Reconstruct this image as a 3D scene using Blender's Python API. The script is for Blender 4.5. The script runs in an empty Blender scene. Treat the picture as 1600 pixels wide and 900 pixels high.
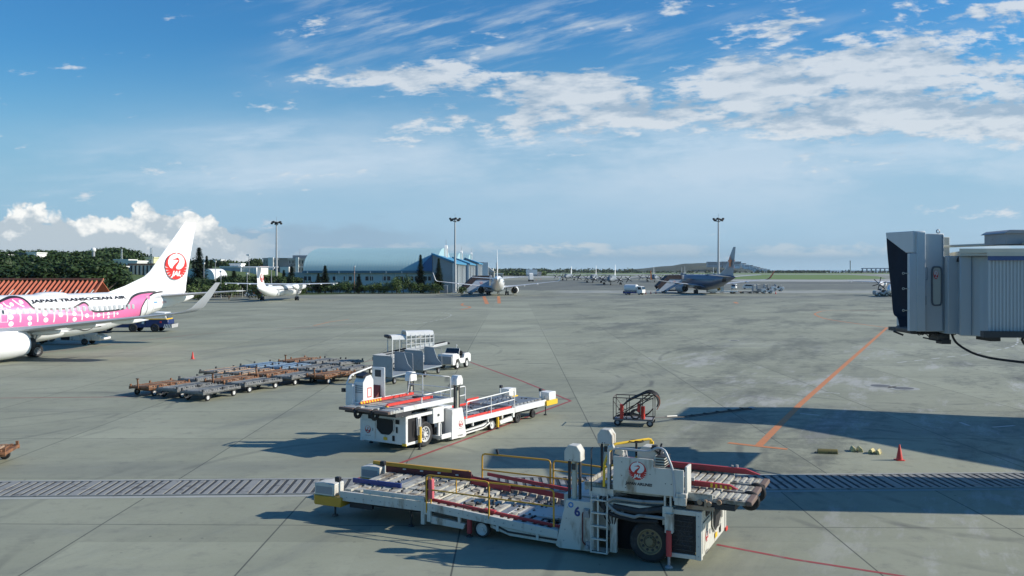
import bpy, bmesh, math, random
from mathutils import Vector, Matrix, noise
random.seed(11)
sc = bpy.context.scene
C = sc.collection
R = math.radians
pi = math.pi
# ---------------------------------------------------------------- camera, sky, sun, exposure
EYE = 7.5
FPX = 1400.0
cam = bpy.data.cameras.new('camera'); cam.sensor_width = 36; cam.lens = 36*FPX/1600
cam.shift_y = -28/1600; cam.clip_start = .1; cam.clip_end = 60000
co = bpy.data.objects.new('camera', cam); C.objects.link(co)
co.location = (0, 0, EYE); co.rotation_euler = (R(90), 0, 0); sc.camera = co
SUN_EL = 28.8
HAZE = .000035
sc.view_settings.view_transform = 'Standard'; sc.view_settings.look = 'None'
sc.view_settings.gamma = 1; sc.view_settings.use_curve_mapping = False
sc.view_settings.exposure = 0.25
sl = bpy.data.lights.new('sun', 'SUN'); sl.energy = 4.8; sl.angle = R(.53); sl.color = (1, .93, .82)
so = bpy.data.objects.new('sun', sl); C.objects.link(so); so.rotation_euler = (0, R(90-SUN_EL), 0)
so.location = (60, 0, 40)

class N:                      # tiny node expression helper
    def __init__(s, t, sock): s.t = t; s.o = sock
    def _m(s, op, b=None, c=None):
        n = s.t.nodes.new('ShaderNodeMath'); n.operation = op
        for i, v in enumerate((s, b, c)):
            if v is None: continue
            if isinstance(v, N): s.t.links.new(v.o, n.inputs[i])
            else: n.inputs[i].default_value = v
        return N(s.t, n.outputs[0])
    def __add__(s, b): return s._m('ADD', b)
    def __radd__(s, b): return s._m('ADD', b)
    def __sub__(s, b): return s._m('SUBTRACT', b)
    def __rsub__(s, b): return (s*-1)+b
    def __mul__(s, b): return s._m('MULTIPLY', b)
    def __rmul__(s, b): return s._m('MULTIPLY', b)
    def __truediv__(s, b): return s._m('DIVIDE', b)
    def f(s, op, b=None, c=None): return s._m(op, b, c)
    def clamp(s): return s._m('MAXIMUM', 0.0)._m('MINIMUM', 1.0)
    def ss(s, a, b):          # smoothstep
        n = s.t.nodes.new('ShaderNodeMapRange'); n.interpolation_type = 'SMOOTHSTEP'
        s.t.links.new(s.o, n.inputs[0]); n.inputs[1].default_value = a; n.inputs[2].default_value = b
        return N(s.t, n.outputs[0])
def sep(t, sock):
    n = t.nodes.new('ShaderNodeSeparateXYZ'); t.links.new(sock, n.inputs[0])
    return [N(t, o) for o in n.outputs]
def comb(t, x, y, z=0.0):
    n = t.nodes.new('ShaderNodeCombineXYZ')
    for i, v in enumerate((x, y, z)):
        if isinstance(v, N): t.links.new(v.o, n.inputs[i])
        else: n.inputs[i].default_value = v
    return n.outputs[0]
def noi(t, vec, scale, detail=4, rough=.55, dist=0.0):
    n = t.nodes.new('ShaderNodeTexNoise'); n.inputs['Scale'].default_value = scale
    n.inputs['Detail'].default_value = detail; n.inputs['Roughness'].default_value = rough
    n.inputs['Distortion'].default_value = dist; t.links.new(vec, n.inputs['Vector'])
    return N(t, n.outputs[0])
def mix(t, fac, a, b):
    n = t.nodes.new('ShaderNodeMix'); n.data_type = 'RGBA'
    if isinstance(fac, N): t.links.new(fac.o, n.inputs[0])
    else: n.inputs[0].default_value = fac
    for k, v in ((6, a), (7, b)):
        if isinstance(v, (tuple, list)): n.inputs[k].default_value = (*v[:3], 1)
        else: t.links.new(v, n.inputs[k])
    return n.outputs[2]

w = bpy.data.worlds.new('World'); sc.world = w; w.use_nodes = True
w.cycles.sampling_method = 'MANUAL'; w.cycles.sample_map_resolution = 256
t = w.node_tree; t.nodes.clear()
out = t.nodes.new('ShaderNodeOutputWorld'); bg = t.nodes.new('ShaderNodeBackground')
sky = t.nodes.new('ShaderNodeTexSky'); sky.sky_type = 'NISHITA'; sky.sun_disc = False
sky.sun_elevation = R(SUN_EL); sky.sun_rotation = R(90); sky.air_density = 1.25; sky.dust_density = .5; sky.ozone_density = 2.6
tc = t.nodes.new('ShaderNodeTexCoord')
dx, dy, dz = sep(t, tc.outputs['Generated'])
dyc = dy.f('ABSOLUTE')+.15
S = dx/dyc; T = dz/dyc*1.0            # tangents of azimuth and elevation as seen looking along +Y
# the 0.15 keeps the mapping finite sideways; undo it for the forward part
S = dx/dy.f('MAXIMUM', .25); T = dz/dy.f('MAXIMUM', .25)
P = comb(t, S, T*2.0, 0.0)
def blob(cx, cy, rx, ry, rot=0.0):
    c, s_ = math.cos(rot), math.sin(rot)
    a = (S-cx)*c+(T-cy)*s_; b = (T-cy)*c-(S-cx)*s_
    q = (a/rx)*(a/rx)+(b/ry)*(b/ry)
    return (q*-1.0).f('EXPONENT')
warp = noi(t, P, 3.0, 3)
# high broken sheet: positions are tangents (S right, T up)
P2 = comb(t, S+T*.55+warp*.10, T*3.3-S*.35+warp*.06, 0.3)
n1 = noi(t, P2, 7.5, 8, .60)
n2 = noi(t, P2, 30.0, 4, .6)
P2b = comb(t, S+T*.55+warp*.10-.012, T*3.3-S*.35+warp*.06-.03, 0.3)
n1b = noi(t, P2b, 7.5, 5, .60)
bias = blob(-.05, .212, .19, .020, -.03)*.56+blob(.33, .215, .26, .040, .14)*.46+blob(.52, .185, .22, .05, .0)*.48+blob(.085, .178, .07, .022)*.34
bias = bias+blob(.33, .285, .09, .018, .25)*.42+blob(.19, .292, .05, .012, .1)*.42+blob(.55, .290, .08, .012)*.42+blob(.16, .268, .05, .006)*.3+blob(-.10, .27, .09, .015, -.15)*.24+blob(-.21, .236, .045, .02)*.12+blob(-.245, .262, .03, .02)*.07
bias = bias+blob(.05, .148, .35, .018, 0)*.06+blob(.42, .165, .3, .02, 0)*.26+blob(-.2, .14, .2, .012)*.14
cov = n1*1.15+n2*.44+bias*.70-.63
m_alto = cov.ss(.33, .52)
wis = noi(t, comb(t, S*1.0+T*2.2, T*9.0-S*2.6, 1.7), 6.0, 6, .6)
m_wisp = (wis.ss(.42, .72)*(blob(-.10, .275, .13, .032, -.2)+blob(.08, .285, .06, .02)+blob(.2, .245, .3, .05)*.4)*.8+wis.ss(.35, .7)*(blob(-.215, .236, .05, .022)+blob(-.25, .262, .016, .018)*.8)*.35).clamp()
# veil thickening to the horizon
vn = noi(t, comb(t, S*.8, T*5.0-S*.5, 4.0), 3.0, 6, .6)
veil = (T.ss(.19, .05)*(vn*.7+.45)*.62+blob(.1, .13, .6, .05)*vn*.5).clamp()
veil = (veil*(S.ss(-.75, .1)*.5+.5)).clamp()
stk = noi(t, comb(t, S*1.1+warp*.1, T*7.0-S*.5, 8.0), 5.0, 6, .65)
veil2 = (stk.ss(.48, .68)*(blob(-.15, .145, .28, .018, 0)+blob(-.3, .10, .3, .03, 0)*.7+blob(.25, .14, .4, .025)+blob(-.18, .098, .1, .012)*.8)).clamp()*.5
# cumulus standing on the left horizon
P3 = comb(t, S+warp*.02, T*1.25, 2.0)
vor = t.nodes.new('ShaderNodeTexVoronoi'); vor.feature = 'SMOOTH_F1'; vor.inputs['Scale'].default_value = 22.0; vor.inputs['Detail'].default_value = 3.0
vor.inputs['Smoothness'].default_value = .35
wv = comb(t, S+noi(t, P, 26.0, 4)*.03, T*1.15+noi(t, comb(t, S, T, 7.0), 30.0, 4)*.03, 0.0); t.links.new(wv, vor.inputs['Vector'])
puff = 1.0-N(t, vor.outputs['Distance'])
c3 = noi(t, P3, 9.0, 6, .6); c3b = noi(t, comb(t, S+warp*.02-.010, T*1.25-.016, 2.0), 9.0, 5, .6)
top = .050+blob(-.40, .05, .035, .30)*.033+blob(-.475, .05, .05, .30)*.026+blob(-.55, .05, .05, .3)*.020+blob(-.33, .04, .05, .3)*.016+blob(-.55, .05, .05, .3)*.012
edge = (S.ss(-.25, -.30))
m_cum = (((top+(puff-.5)*.036+(c3-.5)*.036)-T).ss(-.0015, .004)*edge).clamp()
lit = ((c3-c3b)*10.0+.62+(puff-.55)*1.3+(T-top+.026)*5.0).clamp()
# low grey-blue cloud banks and small bright caps along the horizon
c4 = noi(t, comb(t, S*1.2, T*3.2, 9.0), 12.0, 8, .6)
m_low = (((.046+blob(-.25, .03, .03, .3)*.004+blob(-.17, .03, .05, .3)*.008+(c4-.5)*.05)-T).ss(-.004, .012)*(S.ss(-.05, -.16)*.75+.12)).clamp()
caps = ((.0285+(c4-.5)*.030-T).ss(-.001, .003)*(T.ss(.012, .022))*(c4.ss(.44, .56))*(.35+blob(.05, .02, .07, .3)*.5+blob(.38, .02, .12, .3)*.25)).clamp()
band = (blob(.1, .015, .8, .011)*.55*(c4*.6+.6)).clamp()
hs = t.nodes.new('ShaderNodeHueSaturation'); hs.inputs['Saturation'].default_value = 1.22; hs.inputs['Value'].default_value = 1.0
t.links.new(sky.outputs[0], hs.inputs['Color'])
K = 14.3                                   # cloud radiances in sky-texture units
def col(r, g, b): return (r*K, g*K, b*K)
tint = t.nodes.new('ShaderNodeMix'); tint.data_type = 'RGBA'; tint.blend_type = 'MULTIPLY'; tint.inputs[0].default_value = 1.0
tint.inputs[7].default_value = (.56, 1.15, 1.58, 1); t.links.new(hs.outputs[0], tint.inputs[6])
c = tint.outputs[2]
c = mix(t, T.ss(.27, .04)*.86, c, col(.245, .440, .610))
c = mix(t, veil, c, col(.41, .55, .70))
sv = noi(t, comb(t, S*1.0+T*.8+warp*.15, T*3.6-S*.3, 21.0), 3.2, 7, .62)
veil3 = (sv.ss(.40, .66)*(blob(.15, .135, .5, .040, 0)+blob(.45, .10, .4, .05)*.7+blob(-.28, .115, .2, .03)*.6+blob(-.22, .225, .07, .025)*.35)).clamp()*.55
c = mix(t, veil3, c, col(.56, .66, .76))
c = mix(t, veil2, c, col(.52, .64, .76))
c = mix(t, m_wisp, c, col(.50, .58, .66))
sh = ((n1-n1b)*7.0+.62).clamp()
ccol = mix(t, sh, col(.33, .43, .54), col(.62, .67, .72))
c = mix(t, m_alto*.88, c, ccol)
c = mix(t, band, c, col(.20, .32, .43))
c = mix(t, m_low*.8, c, col(.27, .39, .51))
c = mix(t, caps, c, col(.52, .58, .62))
cumc = mix(t, lit, col(.44, .52, .58), col(.88, .89, .87))
cumc = mix(t, T.ss(.034, .004)*.40, cumc, col(.42, .51, .58))
c = mix(t, m_cum, c, cumc)
t.links.new(c, bg.inputs[0]); bg.inputs[1].default_value = .066
t.links.new(bg.outputs[0], out.inputs[0])

# ---------------------------------------------------------------- materials
MATS = {}
ORD = ('first', 'second', 'third', 'fourth', 'fifth', 'sixth', 'seventh', 'eighth', 'ninth', 'tenth', 'eleventh', 'twelfth', 'thirteenth', 'fourteenth', 'fifteenth', 'sixteenth', 'seventeenth', 'eighteenth', 'nineteenth', 'twentieth', 'twenty first', 'twenty second', 'twenty third', 'twenty fourth', 'twenty fifth', 'twenty sixth')
def pm(name, base, rough=.5, metal=0.0, var=.12, scale=2.0, dirt=None, dcol=(.10, .07, .045), bump=0.0, streak=False, coat=0.0, dscale=3.0):
    if name in MATS: return MATS[name]
    m = bpy.data.materials.new(name); m.use_nodes = True; t = m.node_tree
    b = t.nodes['Principled BSDF']; b.inputs['Roughness'].default_value = rough; b.inputs['Metallic'].default_value = metal
    if coat: b.inputs['Coat Weight'].default_value = coat
    tcn = t.nodes.new('ShaderNodeTexCoord'); v = tcn.outputs['Object']
    n = noi(t, v, scale, 5)
    colr = mix(t, n, [x*(1-var) for x in base], [min(1, x*(1+var)) for x in base])
    if dirt:
        x, y, z = sep(t, v)
        vv = comb(t, x*1.0, y*1.0, z*(.25 if streak else 1.0))
        d = noi(t, vv, dscale, 9, .68)
        e = noi(t, v, dscale*.4, 3)
        colr = mix(t, ((d+(e-.5)*.5).ss(.72-dirt*.42, .86-dirt*.3)*.85), colr, dcol)
    t.links.new(colr, b.inputs['Base Color'])
    if bump:
        bn = t.nodes.new('ShaderNodeBump'); bn.inputs['Strength'].default_value = bump; bn.inputs['Distance'].default_value = .02
        t.links.new(noi(t, v, scale*6, 4).o, bn.inputs['Height']); t.links.new(bn.outputs[0], b.inputs['Normal'])
    MATS[name] = m; return m
WHITE = pm('gse_white', (.58, .57, .51), .45, dirt=.46, dcol=(.20, .14, .08), streak=True, bump=.05)
WHITE2 = pm('clean_white', (.76, .76, .73), .38, dirt=.30, dcol=(.35, .33, .30), streak=True)
WORN = pm('worn_cream', (.44, .43, .37), .6, var=.25, scale=4, dirt=.72, dcol=(.10, .07, .04), bump=.15)
SLAT = pm('worn_slat', (.50, .51, .48), .5, metal=.15, dirt=.42, dcol=(.17, .13, .09), bump=.1)
STEEL = pm('roller_steel', (.34, .35, .35), .42, metal=.55, dirt=.35, dcol=(.12, .10, .08))
DARK = pm('dark_metal', (.030, .032, .035), .6, dirt=.4, dcol=(.09, .08, .07))
BLACK = pm('black_void', (.012, .012, .014), .7)
RUB = pm('rubber', (.022, .022, .023), .8, bump=.1, dirt=.4, dcol=(.07, .07, .065))
YEL = pm('safety_yellow', (.60, .32, .03), .5, dirt=.2, dcol=(.14, .09, .04))
YEL2 = pm('bright_yellow', (.80, .50, .03), .45, dirt=.2, dcol=(.2, .15, .06))
RED = pm('guide_red', (.42, .045, .05), .5, dirt=.35, dcol=(.15, .06, .05))
RED2 = pm('bright_red', (.62, .05, .035), .45, dirt=.15, dcol=(.2, .06, .05))
MAROON = pm('maroon', (.13, .025, .025), .6, dirt=.3)
LOGO = pm('logo_red', (.50, .018, .02), .4, var=.03)
LOGO2 = pm('logo_red_bright', (.68, .025, .02), .35, var=.03)
INK = pm('black_ink', (.02, .02, .025), .45)
BLUE = pm('blue_paint', (.02, .045, .20), .45, dirt=.2)
RIMB = pm('brass_rim', (.20, .17, .10), .6, metal=.2, dirt=.4)
RIMW = pm('white_rim', (.62, .62, .60), .5, dirt=.3, dcol=(.2, .18, .15))
GREY = pm('mid_grey', (.30, .31, .32), .5, dirt=.2)
RUST = pm('rusty_steel', (.22, .10, .045), .8, var=.5, scale=9, dirt=.5, dcol=(.10, .05, .03), bump=.2)
RUSTL = pm('pale_rust', (.38, .27, .18), .75, var=.3, scale=7, dirt=.6, dcol=(.20, .08, .03), bump=.2)
DOLG = pm('dolly_grey', (.20, .20, .19), .55, metal=.3, var=.3, scale=5, dirt=.45, dcol=(.06, .055, .05), bump=.15)
DOLL = pm('dolly_light', (.36, .36, .33), .55, var=.35, scale=6, dirt=.6, dcol=(.12, .09, .06))
DOLB = pm('dolly_blue', (.20, .29, .38), .5, var=.25, scale=6, dirt=.5, dcol=(.12, .10, .09))
GLASS = pm('dark_glass', (.03, .045, .06), .08, var=.05)
ALU = pm('aluminium', (.62, .63, .64), .35, metal=.8, var=.05)

# ---------------------------------------------------------------- mesh helpers
class MB:
    def __init__(s): s.v = []; s.f = []; s.mi = []; s.cur = 0; s.M = None
    def add(s, vs, fs, mi=None):
        k = len(s.v)
        if s.M is not None: vs = [s.M @ Vector(v) for v in vs]
        s.v += [tuple(v) for v in vs]; s.f += [tuple(i+k for i in f) for f in fs]
        s.mi += [s.cur if mi is None else mi]*len(fs); return s
    def bx(s, x0, x1, y0, y1, z0, z1, mi=None):
        return s.add([(x, y, z) for z in (z0, z1) for y in (y0, y1) for x in (x0, x1)],
                     [(0, 2, 3, 1), (4, 5, 7, 6), (0, 1, 5, 4), (2, 6, 7, 3), (0, 4, 6, 2), (1, 3, 7, 5)], mi)
    def obx(s, c, sx, sy, sz, rz=0, ry=0, rx=0, mi=None):
        m = Matrix.Translation(c) @ Matrix.Rotation(rz, 4, 'Z') @ Matrix.Rotation(ry, 4, 'Y') @ Matrix.Rotation(rx, 4, 'X')
        vs = [m @ Vector((x*sx/2, y*sy/2, z*sz/2)) for z in (-1, 1) for y in (-1, 1) for x in (-1, 1)]
        return s.add(vs, [(0, 2, 3, 1), (4, 5, 7, 6), (0, 1, 5, 4), (2, 6, 7, 3), (0, 4, 6, 2), (1, 3, 7, 5)], mi)
    def tube(s, pts, r, n=8, mi=None, closed=False, sq=False):
        pts = [Vector(p) for p in pts]; rings = []; L = len(pts)
        up = None
        for i, p in enumerate(pts):
            if closed: d = (pts[(i+1) % L]-pts[i-1])
            else: d = (pts[min(i+1, L-1)]-pts[max(i-1, 0)])
            d.normalize()
            if up is None: up = Vector((0, 0, 1)) if abs(d.z) < .9 else Vector((0, 1, 0))
            a = d.cross(up)
            if a.length < 1e-4: a = d.cross(Vector((1, .1, 0)))
            a.normalize(); b = a.cross(d).normalized(); up = b
            rr = r[i] if isinstance(r, (list, tuple)) else r
            o = pi/4 if n == 4 else 0
            rings.append([p+(a*math.cos(o+2*pi*k/n)+b*math.sin(o+2*pi*k/n))*rr for k in range(n)])
        return s.loft(rings, mi, closed)
    def loft(s, rings, mi=None, closed=False, cap=True):
        n = len(rings[0]); vs = [v for r in rings for v in r]; fs = []
        m = len(rings) if closed else len(rings)-1
        for i in range(m):
            a = i*n; b = ((i+1) % len(rings))*n
            for k in range(n): fs.append((a+k, a+(k+1) % n, b+(k+1) % n, b+k))
        if cap and not closed:
            fs.append(tuple(range(n))); fs.append(tuple((len(rings)-1)*n+k for k in reversed(range(n))))
        return s.add(vs, fs, mi)
    def cyl(s, p0, p1, r0, r1=None, n=14, mi=None): return s.tube([p0, p1], [r0, r0 if r1 is None else r1], n, mi)
    def prism(s, poly, ax, a0, a1, mi=None):      # poly in the other two axes, in x,y,z order
        def P3(p, a): return (a, p[0], p[1]) if ax == 'x' else (p[0], a, p[1]) if ax == 'y' else (p[0], p[1], a)
        n = len(poly)
        vs = [P3(p, a0) for p in poly]+[P3(p, a1) for p in poly]
        fs = [tuple(range(n)), tuple(range(2*n-1, n-1, -1))]+[(i, (i+1) % n, (i+1) % n+n, i+n) for i in range(n)]
        return s.add(vs, fs, mi)
    def lathe(s, prof, c, ax='y', n=24, mi=None):  # prof: (radius, along)
        rings = []
        for r, a in prof:
            ring = []
            for k in range(n):
                u, v = r*math.cos(2*pi*k/n), r*math.sin(2*pi*k/n)
                p = (c[0]+u, c[1]+a, c[2]+v) if ax == 'y' else (c[0]+a, c[1]+u, c[2]+v) if ax == 'x' else (c[0]+u, c[1]+v, c[2]+a)
                ring.append(p)
            rings.append(ring)
        return s.loft(rings, mi, prof[0][0] > .02 and prof[-1][0] > .02)
    def shear(s, slope, x0):
        s.v = [(x, y, z+slope*(x-x0)) for x, y, z in s.v]; return s
    def build(s, name, mats, parent=None, bev=0.0, ang=38, flat=False, recalc=True):
        me = bpy.data.meshes.new(name); me.from_pydata(s.v, [], s.f); 
        if not isinstance(mats, (list, tuple)): mats = [mats]
        for m in mats: me.materials.append(m)
        me.polygons.foreach_set('material_index', s.mi)
        if recalc:
            bm = bmesh.new(); bm.from_mesh(me); bmesh.ops.recalc_face_normals(bm, faces=bm.faces); bm.to_mesh(me); bm.free()
        if not flat:
            me.polygons.foreach_set('use_smooth', [True]*len(me.polygons)); me.set_sharp_from_angle(angle=R(ang))
        me.update()
        o = bpy.data.objects.new(name, me); C.objects.link(o)
        if parent: o.parent = parent
        if bev:
            b = o.modifiers.new('bevel', 'BEVEL'); b.width = bev; b.segments = 1; b.limit_method = 'ANGLE'; b.angle_limit = R(50); b.harden_normals = False
        return o
def tag(o, label=None, cat=None, group=None, kind=None):
    for k, v in (('label', label), ('category', cat), ('group', group), ('kind', kind)):
        if v: o[k] = v
    return o
def thing(name, label, cat, loc=(0, 0, 0), rz=0.0, group=None, scale=1.0):
    o = bpy.data.objects.new(name, None); C.objects.link(o); o.location = loc; o.rotation_euler = (0, 0, rz)
    o.scale = (scale,)*3; o.empty_display_size = .5
    return tag(o, label, cat, group)
def kids(o): return [c_ for c_ in bpy.data.objects if c_.parent == o]
def copy_tree(o, parent=None):
    c_ = o.copy(); C.objects.link(c_); c_.parent = parent
    for ch in kids(o): copy_tree(ch, c_)
    return c_
def dup(o, loc, rz, label=None, scale=None, group=None):
    c_ = copy_tree(o); c_.location = loc; c_.rotation_euler = (0, 0, rz)
    if scale: c_.scale = (scale,)*3 if not isinstance(scale, tuple) else scale
    return tag(c_, label, None, group)
_tx = {}
def textgeo(string, size, bold=0.0, shear=0.0, space=1.0):
    cu = bpy.data.curves.new('txt', 'FONT'); cu.body = string; cu.size = size; cu.align_x = 'CENTER'; cu.align_y = 'CENTER'
    cu.offset = bold; cu.shear = shear; cu.space_character = space; cu.resolution_u = 3
    ob = bpy.data.objects.new('txt', cu); C.objects.link(ob); bpy.context.view_layer.update()
    dg = bpy.context.evaluated_depsgraph_get(); me = bpy.data.meshes.new_from_object(ob.evaluated_get(dg))
    vs = [v.co.copy() for v in me.vertices]; fs = [tuple(p.vertices) for p in me.polygons]
    bpy.data.objects.remove(ob); bpy.data.meshes.remove(me); bpy.data.curves.remove(cu)
    return vs, fs
def wheel(par, c, r, wd, rim, rimr=.58, out=-1, n=24, hub=True):
    """tyre + rim child; axle along y; out = side that shows"""
    m = MB(); h = wd/2
    m.lathe([(r*rimr, -h*.9), (r*.86, -h), (r*.97, -h*.8), (r, -h*.45), (r, h*.45), (r*.97, h*.8), (r*.86, h), (r*rimr, h*.9)], c, 'y', n)
    o = m.build('wheel', RUB, par)
    k = MB(); y = out*h
    k.lathe([(.001, y*.2), (r*rimr*1.02, y*.2), (r*rimr*1.02, y*.93), (r*rimr*.93, y*.93), (r*rimr*.84, y*.62), (r*rimr*.35, y*.55), (r*rimr*.30, y*.95), (.001, y*.97)], c, 'y', n, 0)
    if hub and r > .35:
        for i in range(10):
            a = 2*pi*i/10; p = (c[0]+math.cos(a)*r*rimr*.68, c[1]+y*.60, c[2]+math.sin(a)*r*rimr*.68)
            k.cyl(p, (p[0], p[1]+out*.02, p[2]), r*.062, n=8, mi=1); a += .31; p = (c[0]+math.cos(a)*r*rimr*.36, c[1]+y*.60, c[2]+math.sin(a)*r*rimr*.36); k.cyl(p, (p[0], p[1]+out*.04, p[2]), r*.03, n=6, mi=0)
        k.lathe([(r*rimr*.50, y*.60), (r*rimr*.46, y*.60), (r*rimr*.46, y*.66), (r*rimr*.50, y*.66)], c, 'y', n, 1)
    k.build('rim', [rim, DARK], o)
    return o
def disc(m, cx, cz, r, y, n=32, mi=0, th=.0):
    m.add([(cx+r*math.cos(2*pi*k/n), y, cz+r*math.sin(2*pi*k/n)) for k in range(n)], [tuple(range(n))], mi)
def ribbon(pts, w):
    """2-D polyline -> quads (list of quads of 2-D points); w scalar or list"""
    L = []; Rr = []
    for i, p in enumerate(pts):
        a = pts[max(i-1, 0)]; b = pts[min(i+1, len(pts)-1)]
        d = Vector((b[0]-a[0], b[1]-a[1])); d.normalize(); nn = Vector((-d.y, d.x)); ww = (w[i] if isinstance(w, (list, tuple)) else w)/2
        L.append((p[0]+nn.x*ww, p[1]+nn.y*ww)); Rr.append((p[0]-nn.x*ww, p[1]-nn.y*ww))
    return [[L[i], L[i+1], Rr[i+1], Rr[i]] for i in range(len(pts)-1)]
def smooth2(pts, k=5):
    """Catmull-Rom resample"""
    o = []
    for i in range(len(pts)-1):
        p0, p1, p2, p3 = pts[max(i-1, 0)], pts[i], pts[i+1], pts[min(i+2, len(pts)-1)]
        for j in range(k):
            u = j/k
            o.append(tuple(.5*((2*p1[q])+(-p0[q]+p2[q])*u+(2*p0[q]-5*p1[q]+4*p2[q]-p3[q])*u*u+(-p0[q]+3*p1[q]-3*p2[q]+p3[q])*u**3) for q in range(len(p1))))
    o.append(tuple(pts[-1])); return o
def crane(red, white, Rr, eps=.004):
    """round crane emblem facing -Y, centred on the origin, as MB"""
    m = MB(); n = 40
    disc(m, 0, 0, Rr, 0, n, 0)
    m.add([(Rr*.77*math.cos(2*pi*k/n), -eps, Rr*(.30+.62*math.sin(2*pi*k/n))) for k in range(n)], [tuple(range(n))], 1)
    # thin ring gap at the top where the wing tips almost meet
    m.add([(x*Rr, -eps*1.1, z*Rr) for x, z in ((-.05, .86), (.05, .86), (.07, 1.02), (-.07, 1.02))], [(0, 1, 2, 3)], 1)
    # neck and head
    neck = smooth2([(-.26, -.36), (-.20, -.14), (-.08, .04), (.10, .22), (.22, .38), (.20, .50), (.08, .54)], 4)
    ws = [.34-.24*min(1, i/(len(neck)-1)*1.5) for i in range(len(neck))]
    for q in ribbon([(a*Rr, b*Rr) for a, b in neck], [w_*Rr for w_ in ws]): m.add([(x, -eps*2, z) for x, z in q], [(0, 1, 2, 3)], 0)
    disc(m, .08*Rr, .53*Rr, .095*Rr, -eps*2.2, 12, 0)
    m.add([(x*Rr, -eps*2.1, z*Rr) for x, z in ((.06, .60), (-.42, .46), (.04, .47))], [(0, 1, 2)], 0)
    # body rising inside the ring
    m.add([(x*Rr, -eps*1.9, z*Rr) for x, z in ((-.60, -.15), (-.38, -.40), (0, -.45), (.38, -.40), (.60, -.15), (.28, -.26), (.04, -.24), (-.06, -.10), (-.16, .06), (-.30, -.20))], [tuple(range(10))], 0)
    # feather slits
    for sd in (-1, 1):
        for k in range(5):
            a = R(-12+k*-14+8)
            p0 = (sd*math.cos(a)*1.03, math.sin(a)*1.03); p1 = (sd*math.cos(a-.13)*.80, math.sin(a-.13)*.80+.02)
            q = ribbon([(p0[0]*Rr, p0[1]*Rr), (p1[0]*Rr, p1[1]*Rr)], [.055*Rr, .012*Rr])[0]
            m.add([(x, -eps*1.5, z) for x, z in q], [(0, 1, 2, 3)], 1)
    vs, fs = textgeo('JAL', Rr*.50, Rr*.026, .25, 1.0)
    m.add([(v.x*1.15, -eps*3, v.y-Rr*.58) for v in vs], fs, 1)
    return m
_cr = {}
def put_crane(par, mtx, Rr, red=LOGO, white=WHITE2, name='emblem', eps=.004):
    key = (red.name, round(Rr, 3))
    if key not in _cr:
        mm = crane(red, white, Rr, eps); me = bpy.data.meshes.new('emblem'); me.from_pydata(mm.v, [], mm.f)
        me.materials.append(red); me.materials.append(white); me.polygons.foreach_set('material_index', mm.mi); _cr[key] = me
    o = bpy.data.objects.new(name, _cr[key]); C.objects.link(o); o.parent = par; o.matrix_local = mtx; return o
def put_text(par, string, size, mtx, mat, bold=0.0, shear=0.0, sx=1.0, name='lettering'):
    vs, fs = textgeo(string, size, bold, shear)
    me = bpy.data.meshes.new(name); me.from_pydata([(v.x*sx, 0, v.y) for v in vs], [], fs); me.materials.append(mat)
    o = bpy.data.objects.new(name, me); C.objects.link(o); o.parent = par; o.matrix_local = mtx; return o
Tm = Matrix.Translation
def Rz(a): return Matrix.Rotation(a, 4, 'Z')
def pxz(px, py, Y):           # a point of the place given as bearing, height and distance
    return ((px-800)/FPX*Y, Y, EYE-(py-422)/FPX*Y)
def gnd(px, py): Y = EYE*FPX/(py-422); return ((px-800)/FPX*Y, Y, 0)
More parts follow.
